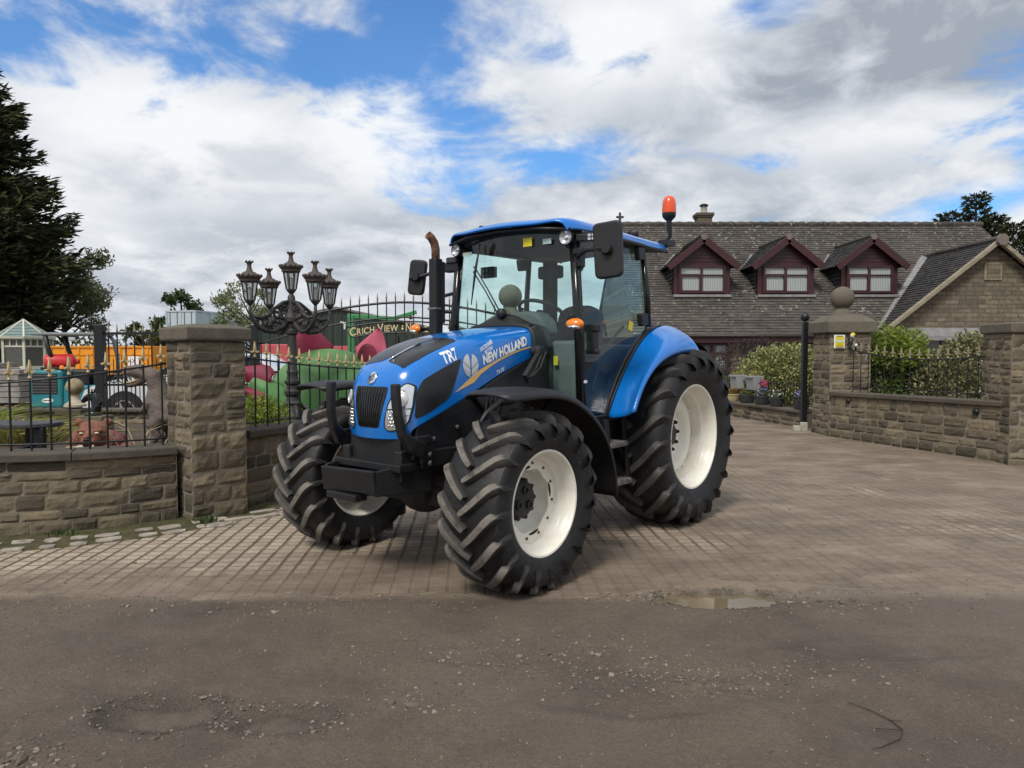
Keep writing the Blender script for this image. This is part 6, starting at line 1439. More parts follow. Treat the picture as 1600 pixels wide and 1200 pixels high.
# main roof
g = HB_(); tiled(g, (4.2, EY, EZ), (20.3, EY, EZ), (20.0, RY, RZ), (4.4, RY, RZ)); tiled(g, (20.3, 37.1, EZ), (4.2, 37.1, EZ), (4.4, RY, RZ), (20.0, RY, RZ), tile=2.)
rf = g.build('main_roof', M_TILE, HS, tone=True)
g = HB_(); x = 4.3
while x < 19.95: l = .44; g.tube([(x, RY, RZ + .02), (x + l*.5, RY, RZ + .035), (x + l, RY, RZ + .02)], [.11, .125, .11], 10, tone=rnd.random()); x += l
g.build('ridge_tiles', M_TILE, rf, tone=True, smooth=True)
g = HB_(); g.box((12.2, 25.35, 1.05), (15.6, .3, 2.1)); g.box((4.5, 31, 1.5), (.3, 11, 3.2)); g.box((19.85, 31, 1.5), (.3, 11, 3.2)); g.box((12.2, 36.8, 1.05), (15.4, .3, 2.1))
for x in (4.5, 19.85): g.prism([(25.2, 2.), (36.8, 2.), (31, 6.75)], x - .14, x + .14, Matrix(((0,0,1,0),(1,0,0,0),(0,1,0,0),(0,0,0,1))))
g.build('stone_wall', M_HWALL, HS)
g = HB_(); g.box((9.2, 24.86, 1.93), (10.2, .06, .20)); g.box((9.2, 25.05, 1.85), (10.2, .36, .03)); fas = g.build('fascia', M_MAR, HS)
g = HB_(); g.tube([(4.2, 24.78, 2.06), (14.3, 24.78, 2.06)], .06, 8); g.build('gutter', mat('brown_gutter', (.03, .018, .016), .5), fas, smooth=True)
# finial cross at the far gable, chimney
g = HB_(); g.box((4.62, RY, RZ + .16), (.10, .10, .34)); g.box((4.62, RY, RZ + .34), (.32, .09, .09)); g.box((4.62, RY, RZ + .45), (.09, .09, .18)); g.build('cross_finial', M_CAST, rf, bevel=.02)
g = HB_(); g.box((8.4, 31.8, 6.95), (.62, .6, 1.0), tone=.4); ch = g.build('chimney', M_STONE, rf, tone=True)
g = HB_(); g.box((8.4, 31.8, 7.50), (.78, .74, .14), tone=.3); g.box((8.4, 31.8, 7.40), (.70, .67, .08), tone=.3); g.build('chimney_cap', M_COPE, ch, bevel=.02, tone=True)
g = HB_(); g.lathe([(.17, 7.56), (.15, 7.62), (.13, 7.85), (.15, 7.88)], 14, Matrix.Translation((8.42, 31.8, 0))); g.build('chimney_pot', mat('pale_pot', (.38, .33, .27), .8), ch, smooth=True)
g = HB_(); g.lathe([(.19, 7.90), (.19, 7.95), (.1, 8.0), (0, 8.01)], 14, Matrix.Translation((8.42, 31.8, 0))); g.tube([(8.42, 31.8, 7.85), (8.42, 31.8, 7.95)], .14, 8); g.build('chimney_cowl', M_BLK, ch, smooth=True, angle=R(40))
# dormers
M_CURT = bpy.data.materials.new('net_curtain'); M_CURT.use_nodes = True; nt = M_CURT.node_tree; N = nt.nodes; b = N['Principled BSDF']; tc = N.new('ShaderNodeTexCoord'); wv = N.new('ShaderNodeTexWave'); wv.inputs['Scale'].default_value = 5; wv.inputs['Distortion'].default_value = 1.2; wv.inputs['Detail'].default_value = 2; _link(nt, tc.outputs['Object'], wv.inputs['Vector'])
cr_ = N.new('ShaderNodeMix'); cr_.data_type = 'RGBA'; _link(nt, wv.outputs['Fac'], cr_.inputs['Factor']); cr_.inputs[6].default_value = (.36, .36, .36, 1); cr_.inputs[7].default_value = (.72, .72, .70, 1); _link(nt, cr_.outputs[2], b.inputs['Base Color']); b.inputs['Roughness'].default_value = .9
M_WGL = glass_mat('window_glass', (.80, .83, .82), 1.3, 1.5); M_DARK = mat('shade_black', (.02, .02, .02), .9)
def dormer(cx_):
    fy = 26.75; root = HB_(); hw = 1.04; z0 = 3.60; z1 = 4.80; za = 5.62; oh = 1.30
    root.box((cx_, fy, (z0 + z1)/2), (2*hw, .10, z1 - z0)); root.prism([(-hw, z1), (hw, z1), (0, za)], -.05, .05, Matrix.Translation((cx_, fy, 0)) @ Matrix(((1,0,0,0),(0,0,-1,0),(0,1,0,0),(0,0,0,1))))
    d = root.build('dormer', M_MAR, HS)
    g = HB_()                                            # gable boards
    for k in range(6): zz_ = z1 + .03 + .13*k; w_ = hw*(1 - (zz_ - z1)/(za - z1)) - .06; g.box((cx_, fy - .06, zz_ + .06), (2*max(.05, w_), .02, .10))
    g.build('gable_boards', M_MAR, d)
    g = HB_(); zr = za + .12; by = 26.75 + (zr - roofz(26.75))/slope
    for s in (1, -1):
        ye = EY + (z1 - .10 - EZ)/slope
        tiled(g, (cx_ + s*oh*.98, fy - .32, z1 - .14), (cx_ + s*oh*.98, ye + .15, z1 - .14), (cx_, by, zr), (cx_, fy - .32, zr), course=.165, tile=.24)
    g.build('dormer_roof', M_TILED, d, tone=True)
    g = HB_(); 
    for s in (1, -1): g.bar((cx_ + s*oh, fy - .33, z1 - .20), (cx_ + s*.0, fy - .33, zr - .11), .05, .24, up=(0, 0, 1))
    g.build('bargeboard', M_MAR, d)
    g = HB_(); y = fy - .30
    while y < by: g.tube([(cx_, y, zr + .03), (cx_, min(by, y + .42), zr + .03)], .10, 8, tone=rnd.random()); y += .43
    g.build('dormer_ridge', M_TILE, d, tone=True)
    g = HB_(); g.prism([(.12*math.cos(2*PI*k/8), .12*math.sin(2*PI*k/8)) for k in range(8)], 0, .06, Matrix.Translation((cx_, fy - .31, zr - .02)) @ Matrix.Rotation(PI/2, 4, 'X')); g.build('ridge_end', mat('pinkish_mortar', (.17, .14, .125), .9) if 'pinkish_mortar' not in bpy.data.materials else bpy.data.materials['pinkish_mortar'], d)
    for s in (1, -1):                                    # cheeks hung with tiles
        g = HB_(); ytop = EY + (z1 - EZ)/slope
        for k in range(8):
            za_, zb_ = z0 + (z1 - z0)*k/8, z0 + (z1 - z0)*(k + 1)/8; y2 = EY + (zb_ - EZ)/slope + .1
            g.add([(cx_ + s*(hw + .04), fy, za_), (cx_ + s*(hw + .04), y2, za_), (cx_ + s*(hw + .005), y2, zb_), (cx_ + s*(hw + .005), fy, zb_)], [(0,1,2,3)], rnd.random())
        g.build('tile_hung_cheek', M_TILED, d, tone=True)
        g = HB_(); g.bar((cx_ + s*(oh - .02), ytop - .1, z1 - .12), (cx_ + s*.52, by - (by - ytop)*.36, za - .22), .14, .05); g.build('valley_flashing', M_LEAD, d)
    g = HB_(); g.box((cx_, fy - .12, z0 - .03), (2*hw + .05, .22, .10)); g.build('sill', M_LEAD, d, bevel=.02)
    wx = cx_ + .0; ww, wz0, wz1 = .82, 3.72, 4.66
    w_ = HB_(); 
    for x in (-ww, -.02, ww): w_.box((wx + x, fy - .085, (wz0 + wz1)/2), (.08, .09, wz1 - wz0 + .08))
    for z in (wz0, wz1): w_.box((wx, fy - .085, z), (2*ww, .088, .08))
    w_.box((wx, fy - .083, wz0 + .62), (2*ww, .08, .05))
    w_.box((wx - .42, fy - .095, wz0 + .62), (.78, .08, .085)); w_.box((wx - .42, fy - .095, wz0 + .04), (.74, .08, .05)); w_.box((wx - .76, fy - .095, wz0 + .31), (.05, .08, .56)); w_.box((wx - .07, fy - .095, wz0 + .31), (.05, .08, .56))
    fr = w_.build('window', M_MAR, d, bevel=.006)
    g = HB_(); g.add([(wx - ww, fy - .075, wz0), (wx + ww, fy - .075, wz0), (wx + ww, fy - .075, wz1), (wx - ww, fy - .075, wz1)], [(0,1,2,3)]); g.build('window_pane', M_WGL, d)
    g = HB_(); g.add([(wx - ww, fy - .055, wz0), (wx + ww*.93, fy - .055, wz0), (wx + ww, fy - .055, wz0 + .14), (wx + ww, fy - .055, wz1), (wx - ww, fy - .055, wz1)], [(0,1,2,3,4)]); g.build('curtain', M_CURT, d)
for px in (7.02, 10.13, 13.22): dormer(px)
# ground floor windows, porch shadow panels
def window(x, y, w_, z0, z1, mull=(0.,), tran=True, par=None, lit=False):
    g = HB_(); 
    for q in (-w_/2, w_/2, *mull): g.box((x + q, y, (z0+z1)/2), (.09, .10, z1 - z0 + .09))
    for z in (z0, z1): g.box((x, y, z), (w_, .098, .09))
    if tran: g.box((x, y, z0 + (z1-z0)*.66), (w_, .095, .07))
    o = g.build('window', M_MAR if not lit else M_LEAD, par or HS, bevel=.005)
    g = HB_(); g.add([(x - w_/2, y + .02, z0), (x + w_/2, y + .02, z0), (x + w_/2, y + .02, z1), (x - w_/2, y + .02, z1)], [(0,1,2,3)]); g.build('window_pane', M_WGL, o)
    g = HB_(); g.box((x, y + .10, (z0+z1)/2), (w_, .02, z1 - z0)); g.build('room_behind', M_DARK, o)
    g = HB_(); g.box((x + w_*.28, y + .07, (z0+z1)/2), (w_*.28, .02, z1 - z0 - .1)); g.build('curtain', M_CURT, o)
window(7.0, 25.13, 1.15, .82, 1.78); window(9.6, 25.13, 1.3, .7, 1.75); window(5.6, 25.13, .9, .7, 1.75)
g = HB_(); g.box((11.4, 25.14, 1.0), (2.2, .10, 1.75)); g.build('porch_shadow_panel', M_DARK, HS)  # near-black panel paints the porch's shade onto the wall
# wing gable
GY, GX, GZ = 24.55, 16.55, 5.30; hwid = 3.75; ez = 2.30; ws_ = (GZ - ez)/hwid
g = HB_(); g.prism([(GX - hwid + .25, -.1), (GX + hwid - .25, -.1), (GX + hwid - .25, ez + .15), (GX, GZ - .08), (GX - hwid + .25, ez + .15)], -GY - 3.0, -GY - .30, Matrix(((1,0,0,0),(0,0,-1,0),(0,1,0,0),(0,0,0,1)))); wg = g.build('gable_wall', M_HWALL, HS)
g = HB_(); yb = EY + (GZ - EZ)/slope
for s in (1, -1):
    yl = EY + (ez - EZ)/slope
    tiled(g, (GX + s*hwid, GY - .02, ez), (GX + s*hwid, max(yl, GY + .3), ez), (GX, yb, GZ), (GX, GY - .02, GZ), course=.165, tile=.24)
g.build('wing_roof', M_TILED, HS, tone=True)
g = HB_(); y = GY - .05
while y < yb: g.tube([(GX, y, GZ + .05), (GX, y + .43, GZ + .05)], .11, 8, tone=rnd.random()); y += .44
g.build('wing_ridge', M_TILE, HS, tone=True)
g = HB_()
for s in (1, -1): g.bar((GX + s*hwid, GY - .0, ez - .03), (GX, GY - .0, GZ - .03), .17, .14)
g.build('gable_coping', mat('pale_coping', (.26, .225, .165), .9, var=.2, scale=5), HS, bevel=.02)
g = HB_(); g.prism([(.2*math.cos(2*PI*k/8 + .39), .2*math.sin(2*PI*k/8 + .39)) for k in range(8)], 0, .1, Matrix.Translation((GX, GY - .1, GZ + .0)) @ Matrix.Rotation(PI/2, 4, 'X')); g.build('apex_stone', bpy.data.materials['pinkish_mortar'], HS)
g = HB_(); g.bar((GX - hwid - .10, EY + .02, ez - .12), (GX - .05 - .62*0, yb + .0, GZ + .05), .34, .06); g.build('valley_flashing', M_LEAD, HS)
g = HB_(); g.box((GX, GY + .28, 4.28), (.62, .05, .62)); dsn = g.build('date_stone', mat('date_stone_grey', (.24, .20, .14), .9, var=.2, scale=9), HS, bevel=.02)
g = HB_(); g.box((GX, GY + .27, 4.28), (.46, .05, .46)); g.build('date_stone_panel', M_HWALL, dsn)
window(14.55, GY + .26, 1.7, .75, 2.0, (-.25, .3), False, None, True)
g = HB_(); g.add([(13.35, GY - .15, 2.05), (16.1, GY - .15, 2.05), (16.1, GY + .32, 2.35), (13.35, GY + .32, 2.35), (13.35, GY - .15, 1.90), (16.1, GY - .15, 1.90)], [(0,1,2,3), (4,5,1,0)]); g.build('lead_canopy', M_LEAD, HS, solid=.05)

# ------------------------------------------------------------------ planting
M_BARK = mat('bark', (.06, .045, .034), .95, var=.35, scale=12, bump=.6, bscale=25)
def clump(name, loc, label, cat, blobs, n, L, W, m, stem=True, group=None, stem_h=.4, tonep=1.):
    """bush: leaf quads over several overlapping lobes, with stems inside"""
    root = empty(name, loc, label, cat, group); P = []; lo = Vector(loc)
    tot = sum(b_[3]*b_[4] + b_[4]*b_[5] + b_[3]*b_[5] for b_ in blobs); Vv = []; T = []
    for bx, by, bz, rx, ry, rz in blobs:
        k = int(n*(rx*ry + ry*rz + rx*rz)/tot); p = in_ball(k, (bx, by, bz), (rx, ry, rz), .55)
        p += nr.normal(size=p.shape)*.03; ax = (p - np.array((bx, by, bz))); ax /= np.linalg.norm(ax, axis=1, keepdims=True) + 1e-9
        Vv.append(leaves(p, L, W, ax, .7, .15)); T.append(np.clip(nr.uniform(0, 1, k)**tonep, 0, 1))
    Vv = np.concatenate(Vv); T = np.concatenate(T); Vv[..., 2] = np.maximum(Vv[..., 2], .01); quads_obj('foliage', Vv, T, m, root)
    if stem:
        g = MB()
        for k in range(7):
            b_ = rnd.choice(blobs); g.tube([(rnd.uniform(-.08, .08), rnd.uniform(-.08, .08), 0), (b_[0]*.5, b_[1]*.5, b_[2]*.5), (b_[0] + rnd.uniform(-.3, .3)*b_[3], b_[1], b_[2] + .5*b_[5])], [.03, .02, .008], 6)
        g.build('stems', M_BARK, root, smooth=True)
    return root
M_VAR = leaf_mat('variegated_leaf', (.055, .08, .022), (.46, .47, .19), .5); M_VAR2 = leaf_mat('cream_edged_leaf', (.055, .07, .030), (.42, .39, .20), .5)
M_LAUR = leaf_mat('laurel_leaf', (.042, .080, .020), (.18, .25, .055), .4); M_LIME = leaf_mat('lime_leaf', (.09, .14, .02), (.30, .36, .06), .5); M_ACER = leaf_mat('purple_leaf', (.030, .020, .024), (.085, .06, .06), .6)
M_GREEN = leaf_mat('garden_green_leaf', (.03, .055, .018), (.12, .16, .05), .5); M_YGR = leaf_mat('yellow_grass_blade', (.16, .17, .045), (.42, .36, .13), .6)
clump('clipped_bush', (6.55, 17.6, 0), 'big rounded variegated bush behind the flower pots', 'bush', [(0, 0, .85, 1.02, .8, .84), (-.5, -.1, .65, .62, .6, .58), (.55, 0, .95, .7, .7, .75), (0, -.3, 1.0, .8, .5, .62)], 15000, .075, .045, M_VAR, tonep=.95)
clump('acer_bush', (6.75, 21.0, 0), 'dark purple feathery acer bush against the house wall', 'bush', [(0, 0, 1.1, .8, .7, .75), (.5, 0, 1.5, .6, .5, .45), (-.5, .1, .8, .55, .5, .5), (.2, -.1, .6, .7, .5, .5)], 5000, .10, .025, M_ACER)
clump('laurel_bush', (7.1, 13.3, 0), 'glossy green laurel bush right beside the ball pillar behind the railing', 'bush', [(0, 0, .85, .62, .5, .85), (-.35, -.1, .9, .42, .4, .78), (.35, -.1, .8, .45, .4, .78), (-.1, 0, 1.45, .42, .35, .4)], 8500, .10, .042, M_LAUR, tonep=1.3)
clump('golden_bush', (6.95, 12.9, 0), 'yellow green spiky bush on top of the laurel by the pillar', 'bush', [(-.05, 0, 1.45, .5, .35, .22), (.1, 0, 1.62, .35, .3, .25), (-.25, 0, 1.75, .25, .25, .18)], 2200, .12, .028, M_LIME)
clump('variegated_shrub', (8.15, 12.6, 0), 'large cream edged shrub behind the railing by the right pillar', 'bush', [(0, 0, .9, .85, .7, .92), (-.6, 0, .75, .52, .5, .68), (.5, .1, 1.1, .62, .6, .78), (-.1, -.2, 1.35, .62, .5, .48), (.9, 0, .7, .5, .5, .7)], 16000, .07, .038, M_VAR2, tonep=1.3)
clump('low_shrub', (5.75, 20.2, 0), 'low green shrub below the house window', 'bush', [(0, 0, .45, .8, .5, .45), (.8, 0, .4, .5, .5, .4)], 2200, .08, .035, M_GREEN)
clump('lime_bush', (-3.06, 8.35, .4), 'bright lime green bush at the foot of the lantern post', 'bush', [(0, 0, .22, .36, .3, .34), (.28, .0, .2, .22, .25, .30), (-.22, -.05, .16, .2, .2, .24), (.12, .1, .36, .22, .2, .2)], 5200, .045, .018, M_LIME)
def grass_tuft(name, loc, label, n, h, sp, m):
    P = np.zeros((n, 3)); P[:, :2] = nr.normal(size=(n, 2))*sp*.35; d = np.zeros((n, 3)); d[:, :2] = P[:, :2]*2.2/sp*h*.5 + nr.normal(size=(n, 2))*.12; d[:, 2] = h*nr.uniform(.6, 1.2, n); sd = np.cross(d, nr.normal(size=(n, 3))); sd /= np.linalg.norm(sd, axis=1, keepdims=True); sd *= .007
    mid = P + d*.6; tip = P + d + np.stack([d[:, 0]*.6, d[:, 1]*.6, -abs(d[:, 2])*.25], 1)
    V = np.concatenate([np.stack([P - sd, P + sd, mid + sd, mid - sd], 1), np.stack([mid - sd, mid + sd, tip + sd*.15, tip - sd*.15], 1)]); root = empty(name, loc, label, 'ornamental grass'); t = nr.uniform(0, 1, n); quads_obj('blades', V, np.concatenate([t, t]), m, root); return root
grass_tuft('ornamental_grass', (-5.85, 8.6, .4), 'yellow striped ornamental grass clump behind the garden bench', 420, .34, .42, M_YGR)
grass_tuft('ornamental_grass', (-6.45, 8.7, .4), 'tall green grass tuft at the left edge behind the railing', 160, .55, .25, M_LIME)
M_STRAW = leaf_mat('dry_straw', (.35, .28, .17), (.5, .42, .28), .8)
grass_tuft('dry_weed', (-3.95, 7.6, .4), 'thin dry straw coloured weed stems in front of the dinosaur', 16, .42, .3, M_STRAW)
for x, y, n, lab in ((-3.62, 5.70, 26, 'small green weed at the foot of the left stone wall'), (-2.66, 6.16, 60, 'green leafy weed growing at the foot of the square pillar')):
    p = nr.normal(size=(n, 3))*np.array((.055, .03, .0)) + np.array((0, 0, .01)); d = p.copy()*2; d[:, 2] = 1.0
    o = quads_obj('weed', leaves(p, .07, .022, d, .5, .3), nr.uniform(0, 1, n), M_GREEN); o.location = (x, y, 0); tag(o, lab, 'weed')
# moss and flags along the foot of the left wall
M_FLAG = mat('verge_flagstone', (.35, .31, .26), .9, var=.25, scale=6, bump=.4, bscale=40, dirt=(.09, .075, .06), dirt_amt=.8, dirt_scale=8)
M_MOSS = mat('moss', (.062, .060, .020), .98, var=.5, scale=9, bump=1., bscale=45, dirt=(.085, .064, .048), dirt_amt=1., dirt_scale=5)
g = MB(); rows = []
for k in range(41):
    s = LP.L*k/40; p, d = LP.at(s); n_ = Vector((d.y, -d.x)); rows.append([(*(p + n_*(o_ + (.05*fbm(s*2, 3, 1) if o_ > .3 else 0))), z_) for o_, z_ in ((-.05, .035), (.10, .022), (.24, .016), (.36, .008), (.46, -.005))])
for q in (MP.at(.0), MP.at(.5), MP.at(1.2), MP.at(2.)):
    p, d = q; n_ = Vector((d.y, -d.x)); rows.append([(*(p + n_*o_), z_) for o_, z_ in ((-.05, .03), (.10, .02), (.2, .014), (.28, .006), (.34, -.005))])
g.grid(rows); tag(g.build('verge', M_MOSS, smooth=True, sub=2), kind='structure')
g = MB(); s = .6
while s < LP.L + .3:
    l = rnd.uniform(.10, .26); 
    for o_ in (.22, .37):
        if rnd.random() < .06: continue
        p, d = LP.at(min(s, LP.L)); p = p + d*max(0, s - LP.L); n_ = Vector((d.y, -d.x)); c_ = p + n_*(o_ + rnd.uniform(-.03, .03)); wd = rnd.uniform(.05, .085)
        pl = [(c_ + d*a*l*.5*rnd.uniform(.75, 1) + n_*b_*wd*rnd.uniform(.6, 1)) for a, b_ in ((-1, -.7), (-.3, -1), (.4, -.9), (1, -.6), (.9, .6), (.2, 1), (-.6, .8), (-1, .4))]
        g.prism([(q.x, q.y) for q in pl], .0, .024 if o_ < .3 else .015, tone=rnd.random())
    s += l + .03
for x, y, l in ((-2.42, 6.32, .2), (-2.22, 6.42, .18), (-2.30, 6.62, .22), (-2.12, 6.75, .2)): g.box((x, y, .008), (l*1.3, .07, .022), rz=R(40))
tag(g.build('verge_flags', M_FLAG, bevel=.004), 'row of broken pale flagstones in moss along the foot of the left wall', 'edging', kind='stuff')

# trees
def broad_tree(name, loc, h, r, label, n, m, L=.16, W=.09, group=None, trunk_h=.35, sparse=.5, cat='tree'):
    root = empty(name, loc, label, cat, group); g = MB(); tips = []
    g.tube([(0, 0, 0), (.05*r, 0, h*trunk_h*.5), (0, .04*r, h*trunk_h), (0, 0, h*.8)], [.05*h*.5, .04*h*.5, .03*h*.5, .01*h], 8)
    for k in range(26):
        a = rnd.uniform(0, 2*PI); z = h*rnd.uniform(trunk_h*.8, .95); rr = r*math.sqrt(max(.05, 1 - ((z/h - .58)/.44)**2))*rnd.uniform(.5, 1.); e = Vector((rr*math.cos(a), rr*math.sin(a), z + .12*h*rnd.random()))
        g.tube([(0, 0, z*.72), e*.55 + Vector((0, 0, z*.32)), e], [.012*h, .007*h, .002*h], 5); tips.append(e)
    g.build('trunk', M_BARK, root, smooth=True); V = []; T = []
    per = n//len(tips)
    for e in tips:
        cr_ = r*rnd.uniform(.2, .42); p = in_ball(per, tuple(e), (cr_, cr_, cr_*.75), .1); V.append(leaves(p, L, W, None, 1., .0)); T.append(np.clip(nr.uniform(0, 1, per)*.7 + rnd.uniform(-.1, .3), 0, 1))
    quads_obj('crown', np.concatenate(V), np.concatenate(T), m, root); return root
M_TREE = leaf_mat('tree_leaf', (.028, .048, .016), (.10, .13, .045), .55); M_TREE2 = leaf_mat('grey_green_leaf', (.11, .14, .06), (.32, .34, .18), .6, .4); M_CONF = leaf_mat('conifer_needles', (.016, .024, .010), (.085, .09, .030), .7, .1)
def conifer(name, loc, h, r, label, nb, per, m, L=.34, W=.05, group=None, droop=.18, top=.04, z0f=.04):
    root = empty(name, loc, label, 'tree', group); g = MB(); g.tube([(0, 0, 0), (0, 0, h*.5), (0, 0, h)], [.022*h, .014*h, .004*h], 8); V = []; T = []
    for k in range(nb):
        t = (k + rnd.random())/nb; z = h*(z0f + (.995 - z0f)*t); rr = r*((1 - t)**.8 + top)*min(1., .55 + 1.9*t)*rnd.uniform(.65, 1.12); a = k*2.39996 + rnd.uniform(-.3, .3); dr = Vector((math.cos(a), math.sin(a), 0))
        rise = rnd.uniform(.10, .34); pts = [Vector((0, 0, z)) + dr*rr*u + Vector((0, 0, rr*(rise*u*u*1.2 - droop*u))) for u in (0, .35, .7, 1.)]
        g.tube(pts, [.006*h*(1-t) + .01, .004*h*(1-t) + .006, .003*h*(1-t)+.004, .004], 4, cap=False)
        k2 = max(6, int(per*(.25 + rr/r))); u = nr.uniform(.12, 1.0, k2)**.75; side = nr.normal(size=k2)*(.16*rr*(1.1 - u*.75)); P = np.zeros((k2, 3)); up_ = rr*(rise*u*u*1.2 - droop*u)
        P[:, 0] = dr.x*rr*u - dr.y*side; P[:, 1] = dr.y*rr*u + dr.x*side; P[:, 2] = z + up_ - abs(side)*.25 + nr.normal(size=k2)*.03*rr
        ax = np.stack([dr.x - dr.y*side/rr*2.2, dr.y + dr.x*side/rr*2.2, np.full(k2, .22)], 1); V.append(leaves(P, L, W, ax, .38, 0.)); T.append(np.clip(nr.uniform(0, 1, k2)**2*(.35 + .65*u), 0, 1))
    g.build('trunk', M_BARK, root, smooth=True); quads_obj('crown', np.concatenate(V), np.concatenate(T), m, root); return root
conifer('conifer_tree', (-39.6, 50, 0), 26.0, 10.5, 'huge dark conifer at the left edge above the summerhouses', 620, 240, M_CONF, .72, .19, z0f=.06)
broad_tree('broadleaf_tree', (-37.4, 60, 0), 10.3, 3.6, 'grey green broadleaf tree just right of the huge dark conifer', 8500, M_TREE2, .38, .15)
broad_tree('broadleaf_tree', (-28.4, 62, 0), 6.5, 1.8, 'round green tree behind the pale container', 3600, M_TREE, .34, .2)
broad_tree('broadleaf_tree', (-18.9, 52, 0), 6.0, 2.6, 'soft olive tree right of the container behind the lantern post', 3600, M_TREE2, .3, .13)
broad_tree('sapling_tree', (-11.9, 23.5, 0), 2.5, .7, 'leafy young tree beside the square pillar behind the inner gate', 2200, M_TREE, .15, .08)
hz = [(-46, 95, 6.5, 5), (-54, 98, 5.8, 4.5), (-38, 92, 6.2, 4.6), (-61, 100, 7.5, 5.5), (-68, 96, 7, 5), (-31, 95, 5.6, 4.2), (-24, 96, 5.2, 4.4), (-76, 98, 8, 6)]
V = []; T = []
for x in np.arange(-110, 8, 3.2): k = 170; V.append(leaves(in_ball(k, (x + rnd.uniform(-1, 1), 98 + rnd.uniform(-3, 3), 1.8), (2.8, 2.2, rnd.uniform(1.8, 3.6)), .2), .7, .45)); T.append(nr.uniform(0, 1, k))
tag(quads_obj('treeline', np.concatenate(V), np.concatenate(T), M_TREE), 'far dark green tree line along the horizon behind the yard', 'tree line', kind='stuff')
for x, y, h, r_, lab in ((39.7, 62, 15.0, 2.6, 'tallest dark conifer top showing above the house ridge at the right'), (38.9, 64.5, 13.9, 2.4, 'short conifer top above the ridge, left of the tallest one'), (40.2, 58, 11.8, 3.2, 'dark conifer behind the wing gable at the right edge'), (40.6, 61, 12.9, 2.4, 'slim conifer leaning out beside the gable apex')):
    conifer('conifer_tree', (x, y, 0), h, r_*1.3, lab, 190, 80, M_CONF, .40, .12, droop=-.05, top=.22)
# gate leaf standing open, its post with ball
gt = empty('black_gate', (5.60, 13.75, 0), 'black steel gate standing open edge on beside the ball pillar', 'gate')
MB().box((0, 0, 1.04), (.10, .10, 2.06)).build('post', M_IRON, gt, bevel=.01); MB().ball((0, 0, 2.16), .085, 16, 12).build('ball_finial', M_IRON, gt, smooth=True); MB().bar((.02, .05, 1.0), (.02 + .62, .05 + 1.5, 1.0), .05, 1.75).build('gate_leaf', M_IRON, gt, bevel=.01)
tag(MB().box((5.40, 13.55, .05), (.12, .10, .10)).box((5.54, 13.58, .08), (.11, .10, .16)).build('gate_stop', mat('concrete_block', (.42, .40, .34), .9, var=.2), bevel=.008), 'pale concrete gate stop blocks at the foot of the black gate', 'gate stop')
# notice and ornament on the ball pillar
nt_ = MB().box((0, 0, 0), (.19, .012, .235)).build('yellow_notice', M_WHITE, loc=(5.745, 12.612, 1.675), bevel=.004); tag(nt_, 'yellow and white notice fixed to the ball pillar', 'sign')
for z, h, m in ((.060, .055, M_YEL), (-.055, .075, M_YEL), (.0, .03, mat('pale_green', (.45, .55, .3), .6))): MB().box((0, -.009, z), (.16, .006, h)).build('notice_band', m, nt_)
for z, w_ in ((.10, .13), (.095, .1), (-.04, .10), (-.07, .12), (-.10, .14), (.062, .05)): MB().box((0, -.0135, z), (w_, .002, .007)).build('notice_line', M_BLK if z != .062 else mat('grey_print', (.35, .4, .4), .6), nt_)
oc = empty('wall_ornament', (5.93, 12.60, 1.66), 'little black climbing figure with yellow helmet on the ball pillar', 'ornament')
g = MB(); g.ball((0, -.04, 0), (.055, .045, .075)); g.tube([(.0, -.05, -.04), (.06, -.06, -.09), (.09, -.03, -.14)], [.03, .025, .018], 8); g.tube([(-.02, -.05, -.04), (-.05, -.05, -.10), (.01, -.03, -.13)], [.03, .022, .016], 8); g.tube([(-.03, -.04, .05), (-.07, -.04, .09)], [.02, .014], 8); remeshed(g, 'body', M_BLK, oc, .008, 2)
MB().ball((.01, -.05, .12), (.036, .036, .042), 14, 10).build('head', mat('white_plastic', (.7, .68, .6), .4), oc, smooth=True); MB().ball((.02, -.05, .135), (.040, .040, .036), 14, 10).build('helmet', M_YEL, oc, smooth=True); MB().ball((.07, -.07, -.045), (.024, .02, .026), 10, 8).build('white_shoe', M_WHITE, oc, smooth=True)
# small round vents on the wall face
for s_ in (.42, RPa.L - .5):
    p, d = RPa.at(s_); n_ = Vector((d.y, -d.x)); q = p + n_*.02; c = MB().lathe([(.0, .03), (.03, .035), (.045, .02), (.05, 0)], 16, Matrix.Rotation(math.atan2(n_.y, n_.x), 4, 'Z') @ Matrix.Rotation(PI/2, 4, 'Y')).build('wall_vent', M_IRON, loc=(q.x, q.y, .66), smooth=True)
    tag(c, 'round dark wall vent set in the low wall ' + ('next to the ball pillar' if s_ < 1 else 'next to the right edge pillar'), 'wall light')
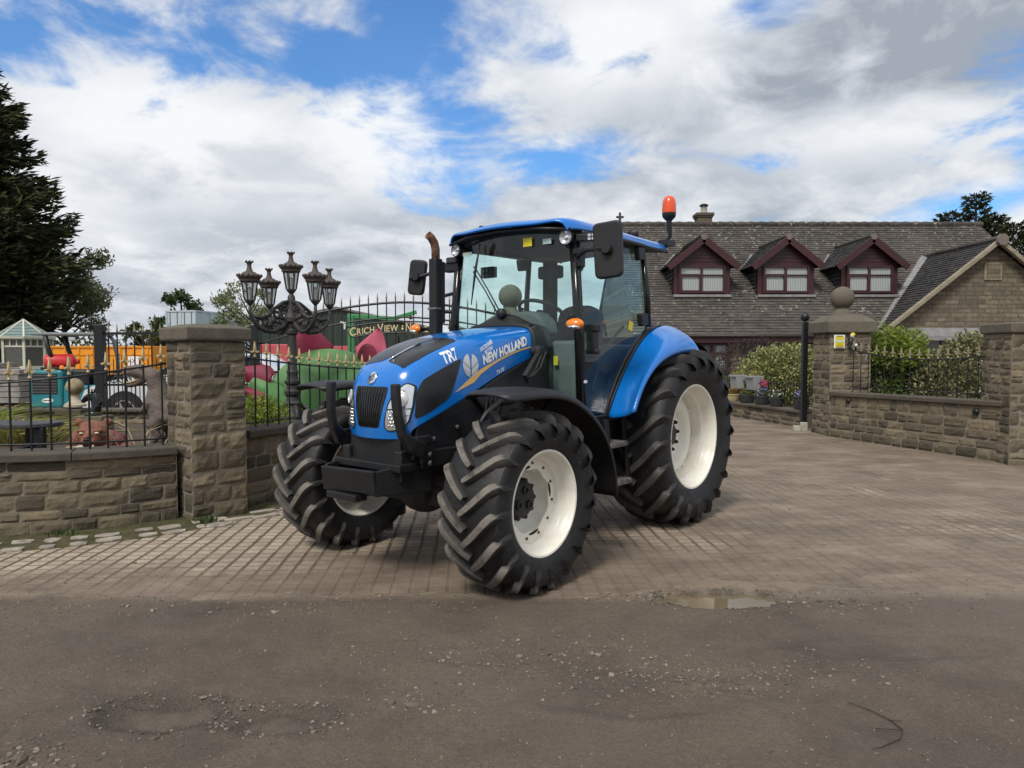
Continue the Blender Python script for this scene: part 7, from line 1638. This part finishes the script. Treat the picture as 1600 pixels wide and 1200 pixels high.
# pots on the garden wall
M_POTG = mat('grey_pot', (.035, .037, .042), .55, var=.2); M_POTC = mat('cream_pot', (.48, .38, .20), .5, var=.1); M_PLNT = mat('pale_grey_planter', (.24, .25, .25), .6, var=.08)
M_FLP = leaf_mat('pink_petal', (.45, .04, .12), (.62, .13, .25), .6); M_FLV = leaf_mat('violet_petal', (.10, .06, .35), (.55, .5, .75), .6); M_FLW = leaf_mat('white_petal', (.5, .5, .6), (.8, .8, .8), .6); M_FLO = leaf_mat('orange_petal', (.6, .15, .04), (.7, .3, .1), .6)
def pot(s, r, h, m, fl, lab, n=60, fh=.10):
    p, d = GPa.at(s); n_ = Vector((d.y, -d.x)); q = p + n_*.10; e = empty('flower_pot', (q.x, q.y, .347), lab, 'flower pot', 'flower pots along the garden wall')
    MB().lathe([(0, 0), (r*.78, 0), (r*.82, .01), (r*.97, h*.82), (r*1.05, h*.84), (r*1.06, h), (r*.96, h), (r*.93, h*.9), (0, h*.88)], 24).build('pot', m, e, smooth=True, angle=R(35))
    P = in_ball(170, (0, 0, h + .02), (r*1.0, r*1.0, fh), .1); P[:, 2] = np.maximum(P[:, 2], h*.9); quads_obj('leaves', leaves(P, .06, .022, None, 1., .8), nr.uniform(0, 1, 170), M_GREEN, e)
    if fl is not None: P = in_ball(n, (0, 0, h + fh*.75), (r*1.0, r*1.0, fh*.75), .5); P[:, 2] = np.maximum(P[:, 2], h); quads_obj('blooms', leaves(P, .05, .05, None, 1., .5), nr.uniform(0, 1, n), fl, e)
def gs(px, py):                     # arc length on the garden wall seen at that spot
    best = min((abs((GPa.at(k*.02)[0].x)/(GPa.at(k*.02)[0].y) - (px - 800)/F_PX), k*.02) for k in range(int(GPa.L/.02))); return best[1]
pot(gs(1246, 0), .155, .20, M_POTG, M_FLV, 'dark grey pot of violet and white pansies, nearest the black gate', 70, .12)
pot(gs(1208, 0), .155, .19, M_POTG, M_FLW, 'dark grey pot of small pale flowers in front of the pink geranium', 24, .11)
pot(gs(1185, 0), .155, .19, M_POTG, M_FLV, 'dark grey pot of mauve flowers left of the pink geranium', 50, .13)
pot(gs(1162, 0), .18, .18, M_POTG, None, 'wide dark grey pot of green leaves without flowers', 0, .09)
pot(gs(1138, 0), .17, .17, M_POTC, M_FLO, 'cream bowl pot with orange flowers next to the rear wheel', 34, .09)
ge = empty('geranium_plant', (5.55, 15.75, .30), 'bright pink geranium standing behind the pots', 'flower'); P = in_ball(70, (0, 0, .48), (.11, .10, .07), .3); quads_obj('blooms', leaves(P, .05, .045), nr.uniform(0, 1, 70), M_FLP, ge); P = in_ball(120, (0, 0, .28), (.16, .15, .2), .2); quads_obj('leaves', leaves(P, .08, .05), nr.uniform(0, 1, 120), M_GREEN, ge)
for px, lab in ((1139, 'pale grey trough planter hooked on the railing next to the rear wheel'), (1165, 'pale grey trough planter hooked on the railing, right of its twin')):
    s_ = gs(px, 0); p, d = GPa.at(s_); n_ = Vector((d.y, -d.x)); q = p + n_*.22; e = empty('railing_planter', (q.x, q.y, .86), lab, 'planter', 'railing planters', rz=math.atan2(d.y, d.x))
    MB().prism([(-.09, -.22), (.09, -.22), (.12, .05), (.15, .05), (.15, .10), (-.15, .10), (-.15, .05), (-.12, .05)], -.16, .16, Matrix(((0,0,1,0),(1,0,0,0),(0,1,0,0),(0,0,0,1)))).build('trough', M_PLNT, e, bevel=.01)
    MB().box((.165, -.0, -.10), (.01, .06, .2)).build('saddle_slot', M_HOLE, e)
    P = in_ball(110, (0, 0, .14), (.12, .16, .08), .1); quads_obj('leaves', leaves(P, .06, .02, None, 1., .6), nr.uniform(0, 1, 110), M_YGR, e)
